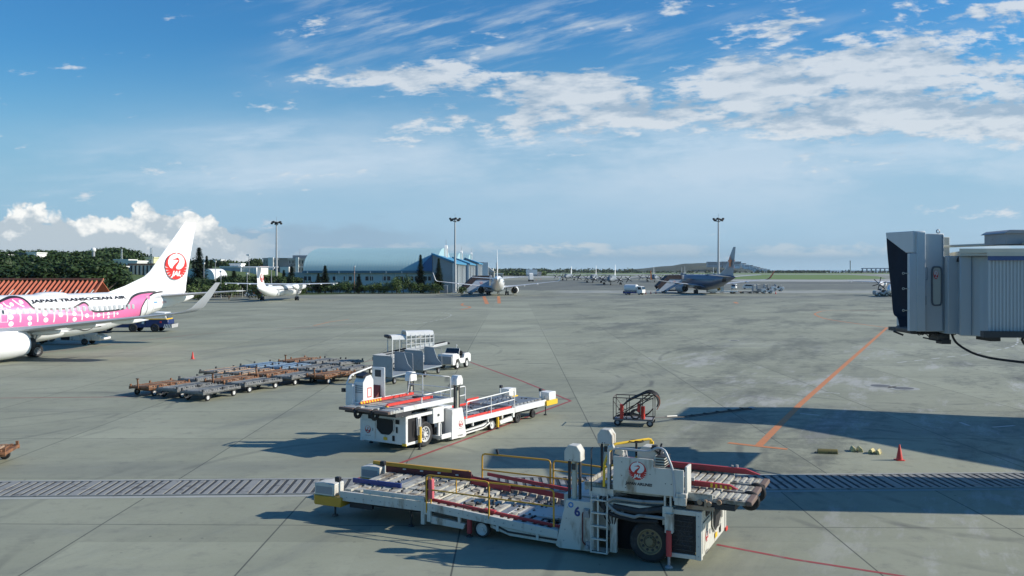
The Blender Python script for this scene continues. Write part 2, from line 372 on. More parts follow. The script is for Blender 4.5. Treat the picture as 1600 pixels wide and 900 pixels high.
# ================================================================ ground, paving, markings
def ground_mat():
    m = bpy.data.materials.new('apron_concrete'); m.use_nodes = True; t = m.node_tree
    b = t.nodes['Principled BSDF']; tcn = t.nodes.new('ShaderNodeTexCoord'); v = tcn.outputs['Object']
    x, y, z = sep(t, v)
    n = noi(t, v, .09, 6, .6); f = noi(t, v, 1.3, 8, .7); vf = noi(t, v, 9.0, 5, .7)
    sx = noi(t, comb(t, (x*.9-y*.43)*.45, (x*.43+y*.9)*.07, 0.0), .5, 8, .72)       # drag stains along the taxi direction
    sy = noi(t, comb(t, x*.06, y*.35, 3.0), .6, 7, .65)     # long worn stripes across
    base = mix(t, n.ss(.3, .7), (.248, .258, .188), (.318, .328, .244))
    spot = noi(t, v, 3.3, 3, .5); base = mix(t, spot.ss(.70, .74)*noi(t, v, .25, 2).ss(.45, .6)*.6, base, (.07, .07, .065))
    base = mix(t, (sx.ss(.50, .75))*.6, base, (.13, .14, .13))
    base = mix(t, sy.ss(.5, .72)*.42, base, (.135, .145, .135))
    base = mix(t, f.ss(.5, .8)*.6, base, (.13, .135, .125))
    base = mix(t, f.ss(.45, .15)*.35, base, (.36, .37, .34))
    base = mix(t, vf.ss(.5, .8)*.22, base, (.12, .12, .11))
    ua = x*.43+y*.9; ub = x*.9-y*.43
    wp = noi(t, comb(t, ub*.34, ua*.08, 11.0), .9, 8, .72)        # pale scuffed patches on the right stand
    wp = wp+(f-.5)*.25
    base = mix(t, wp.ss(.52, .64)*(x.ss(4, 14))*(y.ss(110, 60))*.75, base, (.43, .43, .40))
    dk = noi(t, comb(t, ub*.20, ua*.07, 17.0), .8, 8, .7)
    dk = dk+(f-.5)*.35+(vf-.5)*.12
    base = mix(t, dk.ss(.47, .64)*(x.ss(2, 10)*y.ss(24, 36))*.58, base, (.085, .092, .08))
    # swirling tyre scrub marks
    for (cx, cy, rr, a) in ((-26, 46, 5.5, .22), (-9, 84, 8, .2), (1.5, 62, 6, .33), (2.6, 64, 7.2, .25), (16, 33, 4.2, .25), (14.6, 34, 5.5, .3), (-6, 27, 7.5, .2), (24, 70, 12, .25), (-30, 62, 11, .2)):
        dx_ = x-cx; dy_ = (y-cy)*.6; d = (dx_*dx_+dy_*dy_).f('SQRT')
        line = ((d-rr).f('ABSOLUTE')).ss(.22, .05)+((d-rr-1.9).f('ABSOLUTE')).ss(.2, .05)*.7
        base = mix(t, (line*noi(t, v, .35, 3).ss(.42, .6)*a*1.5).clamp(), base, (.07, .072, .07))
    # bands of asphalt taxiway and pale stripe far off
    far = y.ss(292, 296)*y.ss(330, 326)
    base = mix(t, (x.ss(12, 20)*far)*.5, base, (.42, .43, .41))
    tax = (y.ss(330, 345)*y.ss(720, 640))*(noi(t, comb(t, x*.004, y*.05, 2.0), 1.0, 4).ss(.35, .6)*.5+.35)
    base = mix(t, tax, base, (.105, .11, .10))
    tax2 = (y.ss(232, 240)*y.ss(262, 252))*noi(t, comb(t, x*.03, y*.05, 5.0), 1.0, 4)
    base = mix(t, tax2*.8, base, (.12, .125, .12))
    base = mix(t, y.ss(150, 260)*.20, base, (.15, .16, .15))
    # expansion joints
    px = ((x-11.6)/7.85); py = ((y-32.3)/7.6)
    def line(p, w_): fr = p.f('FRACT'); d = (fr-.5).f('ABSOLUTE'); return d.ss(.5-w_, .5-w_*.35)
    bx_ = line(px, .0042); by_ = line(py, .0042)
    fx = line((x+12.1)/5.3, .0062)
    behind = y.ss(32.0, 32.1)
    jt = bx_*behind+fx*(1.0-behind)+by_*behind+((y-26.25+x*.015).f('ABSOLUTE')).ss(.035, .01)
    jm = (jt.clamp()*(y.ss(260, 60)*.75+.15))*.85
    base = mix(t, jm, base, (.035, .037, .035))
    # slabs differ a little from each other
    cellv = comb(t, px.f('FLOOR'), py.f('FLOOR'), 0.0)
    wn = t.nodes.new('ShaderNodeTexWhiteNoise'); t.links.new(cellv, wn.inputs[0])
    hsv = t.nodes.new('ShaderNodeHueSaturation'); t.links.new(base, hsv.inputs['Color'])
    lane = (x.ss(-4.35, -4.25)*x.ss(3.95, 3.85)*y.ss(60, 110)*y.ss(205, 150))*.09
    t.links.new((N(t, wn.outputs[0])*.17+.90+lane).o, hsv.inputs['Value'])
    t.links.new(hsv.outputs[0], b.inputs['Base Color'])
    t.links.new((f*.2+.62).o, b.inputs['Roughness'])
    b.inputs['Specular IOR Level'].default_value = .35
    bn = t.nodes.new('ShaderNodeBump'); bn.inputs['Strength'].default_value = .25; bn.inputs['Distance'].default_value = .01
    t.links.new(vf.o, bn.inputs['Height']); t.links.new(bn.outputs[0], b.inputs['Normal'])
    return m
def sheet(name, poly, z, mat, kind='structure', label=None):
    m = MB(); m.add([(p[0], p[1], z) for p in poly], [tuple(range(len(poly)))]); o = m.build(name, mat, flat=True, recalc=False)
    if o.data.polygons[0].normal.z < 0: o.data.flip_normals()
    tag(o, label, None, None, kind); return o
GM = ground_mat()
m = MB()
m.add([(-3000, -60, 0), (3000, -60, 0), (3000, 2700, 0), (-3000, 2700, 0)], [(0, 1, 2, 3)])
g = m.build('ground', GM, flat=True, recalc=False); tag(g, 'grey concrete airport apron with joints and tyre marks', None, None, 'structure')
SEA = bpy.data.materials.new('sea'); SEA.use_nodes = True
b = SEA.node_tree.nodes['Principled BSDF']; b.inputs['Base Color'].default_value = (.03, .09, .14, 1); b.inputs['Roughness'].default_value = .35
bn = SEA.node_tree.nodes.new('ShaderNodeBump'); bn.inputs['Strength'].default_value = .6; bn.inputs['Distance'].default_value = 1
tcn = SEA.node_tree.nodes.new('ShaderNodeTexCoord'); SEA.node_tree.links.new(noi(SEA.node_tree, tcn.outputs['Object'], .05, 5).o, bn.inputs['Height'])
SEA.node_tree.links.new(bn.outputs[0], b.inputs['Normal'])
sheet('sea', [(-9000, 2600), (12000, 2600), (24000, 42000), (-20000, 42000)], -2.5, SEA)
def grass_mat(name, a, b_, sc_=.4):
    m = bpy.data.materials.new(name); m.use_nodes = True; t = m.node_tree; b = t.nodes['Principled BSDF']
    v = t.nodes.new('ShaderNodeTexCoord').outputs['Object']
    n = noi(t, v, sc_, 8, .7); k = noi(t, v, sc_*.12, 4)
    c_ = mix(t, n, a, b_); c_ = mix(t, k.ss(.55, .75)*.6, c_, (.13, .13, .055)); t.links.new(c_, b.inputs['Base Color']); b.inputs['Roughness'].default_value = .9
    return m
GR = grass_mat('grass', (.035, .065, .016), (.085, .13, .035)); GR2 = grass_mat('airfield_grass', (.06, .12, .02), (.15, .23, .045), .05)
FARC = pm('far_concrete', (.33, .34, .32), .8, var=.12, scale=.03)
# far airfield: grass fields, pale taxiway bands
sheet('grass_field', [(183, 740), (262, 715), (330, 790), (440, 1080), (560, 1500), (430, 1560), (300, 1330), (190, 1250)], .02, GR2)
sheet('grass_strip', [(-900, 1750), (1500, 1750), (1700, 2350), (-900, 2350)], .02, GR2)
sheet('grass_strip', [(-60, 1230), (170, 1230), (190, 1420), (-60, 1420)], .02, GR2)
sheet('runway', [(-900, 1480), (1500, 1580), (1500, 1700), (-900, 1700)], .02, FARC)
sheet('taxiway', [(150, 590), (640, 540), (900, 700), (1000, 1350), (590, 1480), (470, 1060), (345, 770), (270, 690), (150, 700)], .012, FARC)
sheet('taxiway', [(-60, 900), (180, 900), (180, 1120), (-60, 1120)], .012, FARC)
# verge and embankment on the left
sheet('grass_verge', [(-260, 246), (-90, 257), (-55, 276), (-50, 288), (-20, 291), (-20, 297), (-90, 300), (-260, 300)], .03, GR)
m = MB()                                                       # banked lawn behind the parked jet
prof_ = [(150, 0), (165, .6), (178, 2.0), (200, 3.4), (240, 5.0), (320, 6.5), (420, 9), (520, 12)]
xs = list(range(-420, -70, 14)); vs = []; fs = []
for i, x in enumerate(xs):
    e = min(1, max(0, (-78-x)/45)); 
    for j, (y, z) in enumerate(prof_):
        yy = max(y+max(0, (x+140))*.9*(1 if j < 5 else .3), y); vs.append((x, yy, z*e*e*(3-2*e)+.01+random.uniform(-.1, .1)*(j > 0)))
for i in range(len(xs)-1):
    for j in range(len(prof_)-1): a = i*len(prof_)+j; fs.append((a, a+len(prof_), a+len(prof_)+1, a+1))
m.add(vs, fs); tag(m.build('embankment', GR, ang=80), None, None, None, 'structure')

# painted lines ---------------------------------------------------
PR = pm('line_red', (.30, .055, .055), .7, dirt=.45, dcol=(.20, .19, .18), dscale=4); PO = pm('line_orange', (.52, .20, .075), .7, dirt=.35, dcol=(.20, .19, .18), dscale=4)
PW = pm('line_white', (.52, .53, .50), .7, dirt=.55, dcol=(.25, .26, .24), dscale=3)
def stripe(name, pts, w_, mat, z=.004, px=True, label=None):
    if px: pts = [gnd(*p)[:2] for p in pts]
    m = MB()
    for q in ribbon(pts, w_): m.add([(x, y, z) for x, y in q], [(0, 1, 2, 3)])
    o = m.build(name, mat, flat=True, recalc=False)
    if o.data.polygons[0].normal.z < 0: o.data.flip_normals()
    return tag(o, label, None, None, 'structure')
stripe('red_line', [(735, 566), (812, 594), (892, 626.5)], .16, PR)
stripe('red_line', [(892, 626.5), (760, 675), (630, 722), (560, 748)], .16, PR, z=.008)
stripe('red_line', [(1120, 851), (1240, 874), (1440, 905)], .13, PR)
stripe('red_line', [(0, 622), (215, 620)], .12, PR)
stripe('red_line', [(0, 559), (300, 523), (600, 503)], .12, PR)
stripe('red_line', [(470, 582), (600, 560)], .12, PR)
stripe('orange_line', [(1386, 512), (1250, 632), (1184, 698)], .34, PO)
stripe('orange_line', [(1138, 692), (1182, 697), (1230, 702)], .30, PO, z=.008)
stripe('orange_line', smooth2([(1400, 486), (1300, 485), (1276, 489), (1276, 493), (1300, 500), (1386, 512)]), .30, PO)
stripe('orange_line', [(490, 509), (515, 503), (545, 499)], .25, PO)
stripe('orange_line', [(756, 463), (761, 475)], .9, PO); stripe('orange_line', [(779, 463), (780, 474)], .8, PO)
stripe('orange_line', smooth2([(724, 474), (722, 477), (735, 480), (720, 484)]), .5, PO)
stripe('orange_line', [(1148, 472), (1152, 474)], .8, PO)
def dashes(pts, w_, mat, on=1.4, off=1.2):
    pts = [gnd(*p)[:2] for p in smooth2(pts, 8)]; m = MB(); acc = 0
    for a, b_ in zip(pts, pts[1:]):
        L = math.dist(a, b_); k = 0.0
        while k < L:
            ph = (acc+k) % (on+off)
            st = min(L-k, (on-ph) if ph < on else (on+off-ph)); st = max(st, .02)
            if ph < on:
                p = [a[i]+(b_[i]-a[i])*k/L for i in (0, 1)]; q = [a[i]+(b_[i]-a[i])*(k+st)/L for i in (0, 1)]
                for r_ in ribbon([p, q], w_): m.add([(x, y, .006) for x, y in r_], [(0, 1, 2, 3)])
            k += st
        acc += L
    o = m.build('dashed_line', mat, flat=True, recalc=False)
    if o.data.polygons[0].normal.z < 0: o.data.flip_normals()
    tag(o, None, None, None, 'structure')
dashes([(570, 512), (640, 507), (690, 499), (705, 492), (690, 488)], .16, PW)
dashes([(1590, 527), (1585, 540), (1540, 550), (1480, 558), (1390, 568)], .18, PW)
dashes([(1585, 665), (1530, 668), (1500, 660)], .16, PW)
stripe('white_line', [(1280, 612), (1312, 615)], .14, PW); stripe('white_line', [(1250, 646), (1280, 649)], .14, PW)
stripe('white_line', [(600, 527), (870, 515)], .10, PW); stripe('white_line', [(430, 512), (560, 505)], .1, PW)
# drain channel: kerb concrete and grating
KC = pm('drain_kerb', (.33, .345, .32), .8, var=.2, scale=.8, dirt=.35, dcol=(.18, .18, .16)); GS = pm('grate_steel', (.27, .27, .25), .6, metal=.1, dirt=.5, dcol=(.10, .09, .08)); GI = pm('channel_inside', (.045, .05, .055), .8)
ang = math.atan2(1.35, 36)
def dr(u, v): return (u*math.cos(ang)-v*math.sin(ang), 31.25+u*math.sin(ang)+v*math.cos(ang))
def rect(u0, u1, v0, v1): return [dr(u0, v0), dr(u1, v0), dr(u1, v1), dr(u0, v1)]
sheet('drain_edge', rect(-40, 40, -1.32, 1.32), .004, KC)
sheet('drain_channel', rect(-40, 40, -1.0, 1.0), .009, GI)
m = MB(); m.M = Matrix.Translation((0, 31.25, 0)) @ Rz(ang)
u = -40.0; k = 0
while u < 40:
    w_ = .30 if k % 9 == 0 else .17
    m.bx(u, u+w_, -.98, .98, .004, .030 if k % 9 else .036); u += w_+(.13 if k % 9 else .10); k += 1
m.bx(-40, 40, -1.06, -.98, .004, .04); m.bx(-40, 40, .98, 1.06, .004, .04)
m.build('drain_grating', GS)['kind'] = 'structure'
# pit covers
PC = pm('pit_cover', (.12, .12, .115), .6, dirt=.4); PCR = pm('pit_ring', (.33, .34, .31), .8, dirt=.3)
for i, (px, py, lb) in enumerate(((1376, 603, 'round dark pit cover in a pale ring left of the other near the orange line'), (1412, 607, 'round dark pit cover in the concrete right of its neighbour, near the bridge'), (1147, 532, 'small round pit cover alone in the middle of the stand'))):
    x, y, _ = gnd(px, py); m = MB()
    m.lathe([(.001, .0), (.95 if i < 2 else .6, .0), (.95 if i < 2 else .6, .006), (.001, .006)], (x, y, .003), 'z', 28, 0)
    m.lathe([(.001, 0), (.62 if i < 2 else .4, 0), (.60 if i < 2 else .38, .016), (.001, .016)], (x, y, .004), 'z', 28, 1)
    tag(m.build('pit_cover', [PCR, PC]), lb, 'pit cover')

# ================================================================ buildings
WBL = pm('wall_pale_blue', (.50, .58, .60), .7, dirt=.2, dcol=(.18, .2, .2), streak=True, scale=.4, dscale=.6); WWH = pm('wall_white', (.72, .72, .69), .7, dirt=.2, dcol=(.35, .34, .3), scale=.3, dscale=.5)
CONC = pm('wall_concrete', (.26, .25, .23), .85, dirt=.35, dcol=(.13, .12, .11), scale=.3, dscale=.4); CREAM = pm('wall_cream', (.62, .60, .36), .8, dirt=.2, scale=.3, dscale=.5)
RBL = pm('roof_pale_blue', (.33, .50, .52), .45, var=.06, scale=.3); RBD = pm('shaded_roof_blue', (.03, .13, .30), .4, var=.08); ROOFR = pm('roof_brown', (.30, .17, .12), .8, dirt=.3)
WIN = pm('window_dark', (.035, .05, .06), .12, var=.2); DARKIN = pm('dark_opening', (.03, .035, .04), .8); BLUER = pm('bright_roof_blue', (.05, .25, .42), .4)
def win_grid(par, x0, x1, z0, z1, y, nx, gap=.35, fr=.12, mat=WIN, fmat=WWH, face=-1):
    w_ = (x1-x0)/nx
    for i in range(nx):
        a, b_ = x0+i*w_+gap/2, x0+(i+1)*w_-gap/2
        m = MB(); m.bx(a, b_, y-.10, y+.05, z0, z0+fr); m.bx(a, b_, y-.10, y+.05, z1-fr, z1); m.bx(a, a+fr, y-.10, y+.05, z0+fr, z1-fr); m.bx(b_-fr, b_, y-.10, y+.05, z0+fr, z1-fr)
        if b_-a > 2.2: m.bx((a+b_)/2-fr/2, (a+b_)/2+fr/2, y-.10, y+.05, z0+fr, z1-fr)
        f_ = m.build('window', fmat, par); k = MB(); k.bx(a+fr, b_-fr, y-.04, y+.05, z0+fr, z1-fr); k.build('pane', mat, f_)
def hangar(label, x0, x1, y0, y1, ze, zr, group, annex=True):
    h = thing('hangar', label, 'hangar', ((x0+x1)/2, (y0+y1)/2, 0), 0, group)
    L = (x1-x0)/2; Wd = (y1-y0)/2
    m = MB(); m.bx(-L, L, -Wd, Wd, 0, ze); m.build('wall', WBL, h)
    arc = [(-Wd-.6, ze)]+[(-(Wd+.6)*math.cos(pi*k/28), ze+(zr-ze)*math.sin(pi*k/28)**.85) for k in range(1, 28)]+[(Wd+.6, ze)]
    m = MB(); m.prism(arc, 'x', -L-.8, L)
    for k in range(int(2*L/1.0)):                         # standing seams
        x = -L-.6+k*1.0
        rg = [[(x, p[0]*1.001, p[1]+.02), (x+.08, p[0]*1.001, p[1]+.02), (x+.08, p[0]*1.001, p[1]+.04), (x, p[0]*1.001, p[1]+.04)] for p in arc[0:20]]
        m.loft(rg)
    m.build('roof', RBL, h, ang=25)
    m = MB(); m.bx(-L-1.0, L-.5, -Wd-1.2, -Wd-.1, ze-.75, ze-.05); m.build('gutter', pm('gutter_blue', (.10, .20, .27), .5), h)
    m = MB()
    for k in range(9): m.bx(-L+.6+k*(2*L-2)/8, -L+.9+k*(2*L-2)/8, -Wd-1.25, -Wd-.95, ze-.9, ze-.2)
    m.build('bracket', WWH, h)
    # porch block at the apron end
    px0, px1 = L-1.5, L+5.2; zt0, zt1 = zr-3.1, zr-5.7
    m = MB(); m.prism([(px0, 0), (px1, 0), (px1, zt1), (px0, zt0)], 'y', -Wd-1.5, Wd+1.5); m.build('porch', pm('porch_grey', (.30, .34, .36), .6, scale=.5, dirt=.2), h)
    m = MB(); m.prism([(px0-.3, zt0+.1), (px1+1.2, zt1-.35), (px1+1.2, zt1+.25), (px0-.3, zt0+.75)], 'y', -Wd-2.2, Wd+2.2); m.build('porch_roof', BLUER, h)
    m = MB(); m.prism([(px0-5.6, ze-.2), (px0-.1, ze-.2), (px0-.1, zt0+.1)], 'y', -Wd-1.7, -Wd+4); m.build('side_roof', RBD, h)  # darker copy of the roof blue, this side's shade put into the colour
    n = 7
    for k in range(n+1):
        m = MB(); y = -Wd-1.4+k*(2*Wd+2.8)/n; m.bx(px1, px1+.7, y-.45, y+.45, 0, zt1-.2); m.build('door_pillar', WWH, h)
    for k in range(0, n): 
        y = -Wd-1.4+k*(2*Wd+2.8)/n
        if k % 3 == 1: m = MB(); m.bx(px1+.01, px1+.12, y+.5, y+(2*Wd+2.8)/n-.5, 0, zt1-1.0); m.build('door_opening', DARKIN, h)
    m = MB(); m.prism([(-3.6, ze+4.2), (3.6, ze+4.2), (2.4, zr+.2), (1.2, zr+1.1), (-1.2, zr+1.1), (-2.4, zr+.2)], 'x', L+.1, L+1.0); 
    m.build('gable_crest', WWH, h)
    m = MB(); m.prism([(-1.5, ze+5.0), (1.5, ze+5.0), (1.1, zr-.1), (-1.1, zr-.1)], 'x', L+1.0, L+1.15); m.build('louvre', GREY, h)
    m = MB(); m.cyl((L+.5, 0, zr+1), (L+.5, 0, zr+3.2), .07, n=6); m.build('lightning_rod', GREY, h)
    if annex:
        wx = [(-68.5, -63.5), (-60.5, -57.5), (-53.0, -50.5), (-47.9, -46.4), (-45.3, -42.9), (-41.6, -40.4), (-37.0, -32.4)]
        for i, (p0, p1) in enumerate([(474, 487), (494, 505), (519, 526), (536, 540), (544, 551), (556, 561), (570, 584), (597, 611), (617, 631), (641, 653), (654, 675)]):
            X0, X1 = (p0-800)/FPX*y0-h.location.x, (p1-800)/FPX*y0-h.location.x
            win_grid(h, X0, X1, 3.9, 5.5, -Wd-.02, max(1, round((X1-X0)/1.6)), .2, .1)
        m = MB()
        for k in range(12): x = -L+2+k*4.0; m.cyl((x, -Wd-.15, 0), (x, -Wd-.15, ze-.8), .09, n=6)
        m.build('downpipe', WWH, h)
        m = MB(); m.bx(-L-8, -L+.4, -Wd+2, -Wd+16, 0, 6.3); m.bx(-L-8.3, -L+.4, -Wd+1.7, -Wd+16.3, 6.3, 6.7); m.build('side_wing', WBL, h)
        win_grid(h, -L-6.5, -L-1, 3.4, 5.0, -Wd+1.98, 2, .8, .1)
    return h
HG = 'row of arched hangars beside the apron'
hangar('long pale blue arched hangar nearest the camera behind the hedge', -69, -25, 300, 366, 7.3, 15.6, HG)
hangar('blue roofed hangar between the nearest hangar and the farthest one', -60, -25.5, 410, 476, 7.3, 16.0, HG, False)
hangar('farthest and smallest looking blue roofed hangar in the row', -58, -25, 508, 572, 7.3, 17.0, HG, False)

def block(name, label, cat, px0, px1, py0, Y, depth, floors=0, nx=0, mat=WWH, roof=None, z0=0.0, wz=None, group=None, roofh=.5, par=None):
    X0, X1 = (px0-800)/FPX*Y, (px1-800)/FPX*Y; Z = EYE-(py0-422)/FPX*Y
    h = thing(name, label, cat, ((X0+X1)/2, Y+depth/2, 0), 0, group); L = (X1-X0)/2; D = depth/2
    m = MB(); m.bx(-L, L, -D, D, z0-2, Z-roofh); m.build('wall', mat, h)
    m = MB(); m.bx(-L-.3, L+.3, -D-.3, D+.3, Z-roofh, Z); m.build('roof', roof or mat, h)
    if floors:
        zz = (Z-roofh-z0-.3)/floors
        for f in range(floors):
            b_ = z0+.3+f*zz; win_grid(h, -L+.6, L-.6, b_+zz*.30, b_+zz*.85, -D-.02, nx, .5, .12)
    return h
# grey block of flats / offices left of the hangar
h = block('office_block', 'large weathered grey office block left of the long hangar', 'building', 411, 482, 403, 420, 22, 0, 0, CONC)
L = (482-411)/2/FPX*420
for fl in range(3):
    z = 2.0+fl*3.7
    win_grid(h, -L+1, -3.5, z+.9, z+2.8, -11.02, 5, .6); win_grid(h, 1.2, L-.6, z+.9, z+2.8, -11.02, 6, .5)
    m = MB(); m.bx(-L-.1, -3.2, -11.6, -11, z+3.1, z+3.4); m.bx(1, L+.1, -11.6, -11, z+3.1, z+3.4); m.build('ledge', WWH, h)
m = MB(); m.bx(-1.9, 2.2, -14, -11.1, -2, 9.0); m.build('stair_tower', WWH, h)
m = MB(); m.bx(-8, -5.6, -12.2, -11.1, 0, 13.4); m.build('pier', WWH, h); m = MB(); m.bx(4.8, 6.2, -12.0, -11.1, 0, 13.5); m.build('pier', WWH, h)
m = MB(); m.bx(2, 9, -6, 2, 12.5, 14.5); m.cyl((-6, 0, 13), (-6, 0, 17), .1, n=6); m.cyl((4, 0, 14), (4, 0, 17.5), .08, n=6); m.build('roof_plant', GREY, h)
block('white_building', 'long white low building with a row of small windows behind the turboprop', 'building', 376, 405, 416, 380, 14, 1, 8, WWH, pm('roof_pink', (.55, .42, .38), .7), 3.5)
block('white_building', 'grey and white building with a roof box above the turboprop tail', 'building', 344, 376, 416, 378, 14, 0, 0, pm('wall_bluegrey', (.30, .36, .42), .7), WWH, 2)
block('roof_house', 'small white box on the roof of the grey and white building', 'building', 359, 376, 411.5, 386, 6, 1, 2, WWH, None, 6)
# barracks-like hall on the lawn behind the tail fin
h = block('white_building', 'white hall with dark pilasters and brown roof edge behind the tail fin', 'building', 203, 262, 411.5, 300, 16, 0, 0, WWH, ROOFR, 3.5, roofh=.6)
L = (262-203)/2/FPX*300
for k in range(9): m = MB(); x = -L+.4+k*(2*L-.8)/9; m.bx(x, x+.40, -8.35, -8.02, 3.0, 9.0); m.build('pilaster', DARKIN, h)
block('grey_annex', 'blue grey annex left of the white hall with pilasters', 'building', 185, 203, 413.5, 301, 14, 1, 2, pm('wall_bluegrey', (.30, .36, .42), .7), ROOFR, 4)
block('cream_shed', 'small cream yellow shed on the lawn left of the white hall', 'building', 153, 184, 415.5, 290, 8, 1, 2, CREAM, WWH, 4)
block('white_building', 'white two step building on the slope above the white hall', 'building', 189, 214, 407, 350, 10, 1, 3, WWH, None, 7)
block('cream_house', 'cream house on the ridge above the white buildings', 'building', 178, 200, 405, 420, 10, 1, 3, CREAM, WWH, 9)
block('cream_house', 'cream house on the ridge right of the lattice mast', 'building', 227, 240, 401.5, 430, 8, 1, 2, CREAM, None, 9)
block('hill_house', 'white house on top of the left hill', 'building', 42, 57, 394, 420, 9, 1, 2, WWH, None, 11)
block('hill_house', 'dark roofed house beside the white house on the left hill', 'building', 29, 42, 395, 424, 9, 1, 2, GREY, pm('roof_slate', (.06, .08, .10), .6), 11)
block('hill_house', 'pale house cut by the left edge on the hill', 'building', -14, 3, 397, 400, 9, 1, 2, WWH, None, 8)
block('far_house', 'white house far behind the pines left of the office block', 'building', 305, 345, 405.5, 640, 12, 1, 6, WWH, None, 8)
# round roofed shelters
QW = pm('quonset_white', (.75, .77, .78), .5, scale=.5)
for lb, p0, p1, pt, Y, mt in (('white arched shelter roof right of the tail fin', 312, 335, 420, 300, QW), ('pale blue arched shelter left of the white arched shelter', 288, 312, 420, 302, RBL)):
    X0, X1 = (p0-800)/FPX*Y, (p1-800)/FPX*Y; h = thing('arched_shelter', lb, 'shelter', ((X0+X1)/2, Y, 0)); W2 = (X1-X0)/2; zt = EYE-(pt-422)/FPX*Y
    m = MB(); m.prism([(-W2*math.cos(pi*k/16), 4.5+(zt-4.5)*math.sin(pi*k/16)) for k in range(17)], 'y', 0, 14); m.build('roof', mt, h)
    m = MB(); m.bx(-W2, W2, .1, 13.9, 0, 4.5); m.build('wall', WWH, h)
# radar dome on hill
h = thing('radar_dome', 'white radar dome on the hill top', 'radar dome', pxz(146, 392.5, 430)); h.scale = (.5,)*3
m = MB(); m.lathe([(.01, -2.2)]+[(2.4*math.cos(R(a)), 2.4*math.sin(R(a))) for a in range(-60, 90, 15)]+[(.01, 2.4)], (0, 0, 1.2), 'z', 20); m.build('dome', WWH, h)
m = MB(); m.cyl((0, 0, -5), (0, 0, -.5), 1.4, n=12); m.build('base', GREY, h)
# brick red shelter roof behind the pink jet
h = thing('shelter', 'long shelter with orange red corrugated roof behind the pink aircraft', 'shelter', (-88, 116, 0), R(-2))
OR = pm('roof_orange_red', (.40, .085, .035), .6, var=.35, scale=1.5, dirt=.3, dcol=(.18, .05, .03))
m = MB(); k = 0; x = -9.0
m.prism([(-1.0, 3.3), (2.8, 6.0), (6.6, 3.3), (6.6, 3.2), (2.8, 5.9), (-1.0, 3.2)], 'x', -20, 34.2)
x = -20
while x < 34: m.loft([[(x, -1.05, 3.3), (x+.32, -1.05, 3.3), (x+.16, -1.05, 3.62)], [(x, 2.8, 6.02), (x+.32, 2.8, 6.02), (x+.16, 2.8, 6.3)]]); x += .62
m.build('roof', OR, h, flat=True)
m = MB(); m.tube([(-20, 2.8, 6.32), (34.3, 2.8, 6.32)], .16, 4); m.tube([(34.3, 2.8, 6.3), (34.3, -1.1, 3.5), (34.3, -1.3, 1)], .09, 4); m.build('ridge_cap', pm('roof_orange_red2', (.45, .16, .09), .6), h)
m = MB()
for k in range(26):
    x = -19+k*2.1; m.tube([(x, -1.12, 3.3), (x+.6, .6, 4.95)], .06, 4); m.cyl((x, -1, 0), (x, -1, 3.2), .08, n=6)
m.build('frame', WWH, h)

# far buildings beyond the hangars
h = block('terminal_building', 'tall off white building just beyond the farthest hangar', 'building', 742, 755.5, 409.5, 640, 30, 3, 3, WWH, GREY)
m = MB(); m.bx(6.5-6, 12.5-6, -18, -15.1, 0, 13); m.build('stair_tower', WWH, h)
h = block('gabled_shed', 'beige gabled shed left of the tail of the middle jet', 'building', 755, 772, 424, 700, 26, 1, 4, pm('wall_beige', (.36, .35, .30), .8), GREY)
m = MB(); m.prism([(-4.3, 6.3), (4.4, 6.3), (-1.0, 10.5), (-4.3, 10.5)], 'y', -13, 12); m.build('gable', pm('gable_grey', (.42, .42, .40), .8), h)
block('white_shed', 'white box roofed shed behind the beige gabled shed', 'building', 758, 770.5, 418.8, 760, 20, 1, 4, WWH)
block('low_building', 'low cream building seen right behind the tail of the middle jet', 'building', 772, 786, 427, 760, 12, 1, 5, pm('wall_beige', (.36, .35, .30), .8), WWH)
h = block('far_hangar', 'white box hangar alone on the far airfield', 'hangar', 823, 839, 421, 1080, 40, 0, 0, GREY, WWH, roofh=6.0)
block('far_hangar', 'grey lean to at the right side of the far white hangar', 'hangar', 839.5, 846, 424.6, 1085, 30, 1, 3, GREY)
# light masts
def mast():
    h = thing('light_mast', None, 'light mast')
    m = MB(); m.tube([(0, 0, 0), (0, 0, 12), (0, 0, 24.2)], [.42, .34, .22], 12); m.build('pole', pm('mast_grey', (.42, .43, .43), .5, metal=.2), h)
    m = MB(); m.lathe([(.01, 23.2), (.7, 23.3), (.7, 23.5), (.01, 23.6)], (0, 0, 0), 'z', 12); m.lathe([(.5, 24.1), (1.0, 24.2), (1.0, 24.35), (.01, 24.4)], (0, 0, 0), 'z', 12)
    m.cyl((0, 0, 24.3), (0, 0, 26.0), .04, n=5); m.build('head_frame', GREY, h)
    for k in range(8):
        a = 2*pi*k/8+.2; x, y = 1.55*math.cos(a), 1.55*math.sin(a)
        m = MB(); m.tube([(0, 0, 24.2), (x*.8, y*.8, 23.9)], .06, 5); m.lathe([(.01, -.35), (.36, -.3), (.42, .2), (.2, .35), (.01, .35)], (x, y, 23.75 if k % 2 else 24.2), 'z', 10)
        m.build('floodlight', DARK, h)
    m = MB(); m.bx(-.7, .7, -.7, .7, 0, .5); m.build('footing', WWH, h); return h
h = mast(); x, y = -89/FPX*292, 292; h.location = (x, y, 0); MG = 'tall floodlight masts along the apron'
tag(h, 'tall floodlight mast in front of the hangar doors', None, MG); h.scale = (1, 1, 1.0)
for px, Y, lb, s in ((432, 285, 'tall floodlight mast behind the white turboprop', .94), (1122.5, 318, 'tall floodlight mast rising behind the silver jet tail', 1.06)):
    dup(h, ((px-800)/FPX*Y, Y, 0), 1.0, lb, s, MG)
m = MB(); p = pxz(1328.5, 424, 1900); m.tube([(p[0], p[1], 0), (p[0], p[1], EYE+14*1900/FPX)], 1.0, 6); m.lathe([(.1, -2), (1.8, 0), (.1, 2)], (p[0], p[1], EYE+14*1900/FPX), 'z', 8)
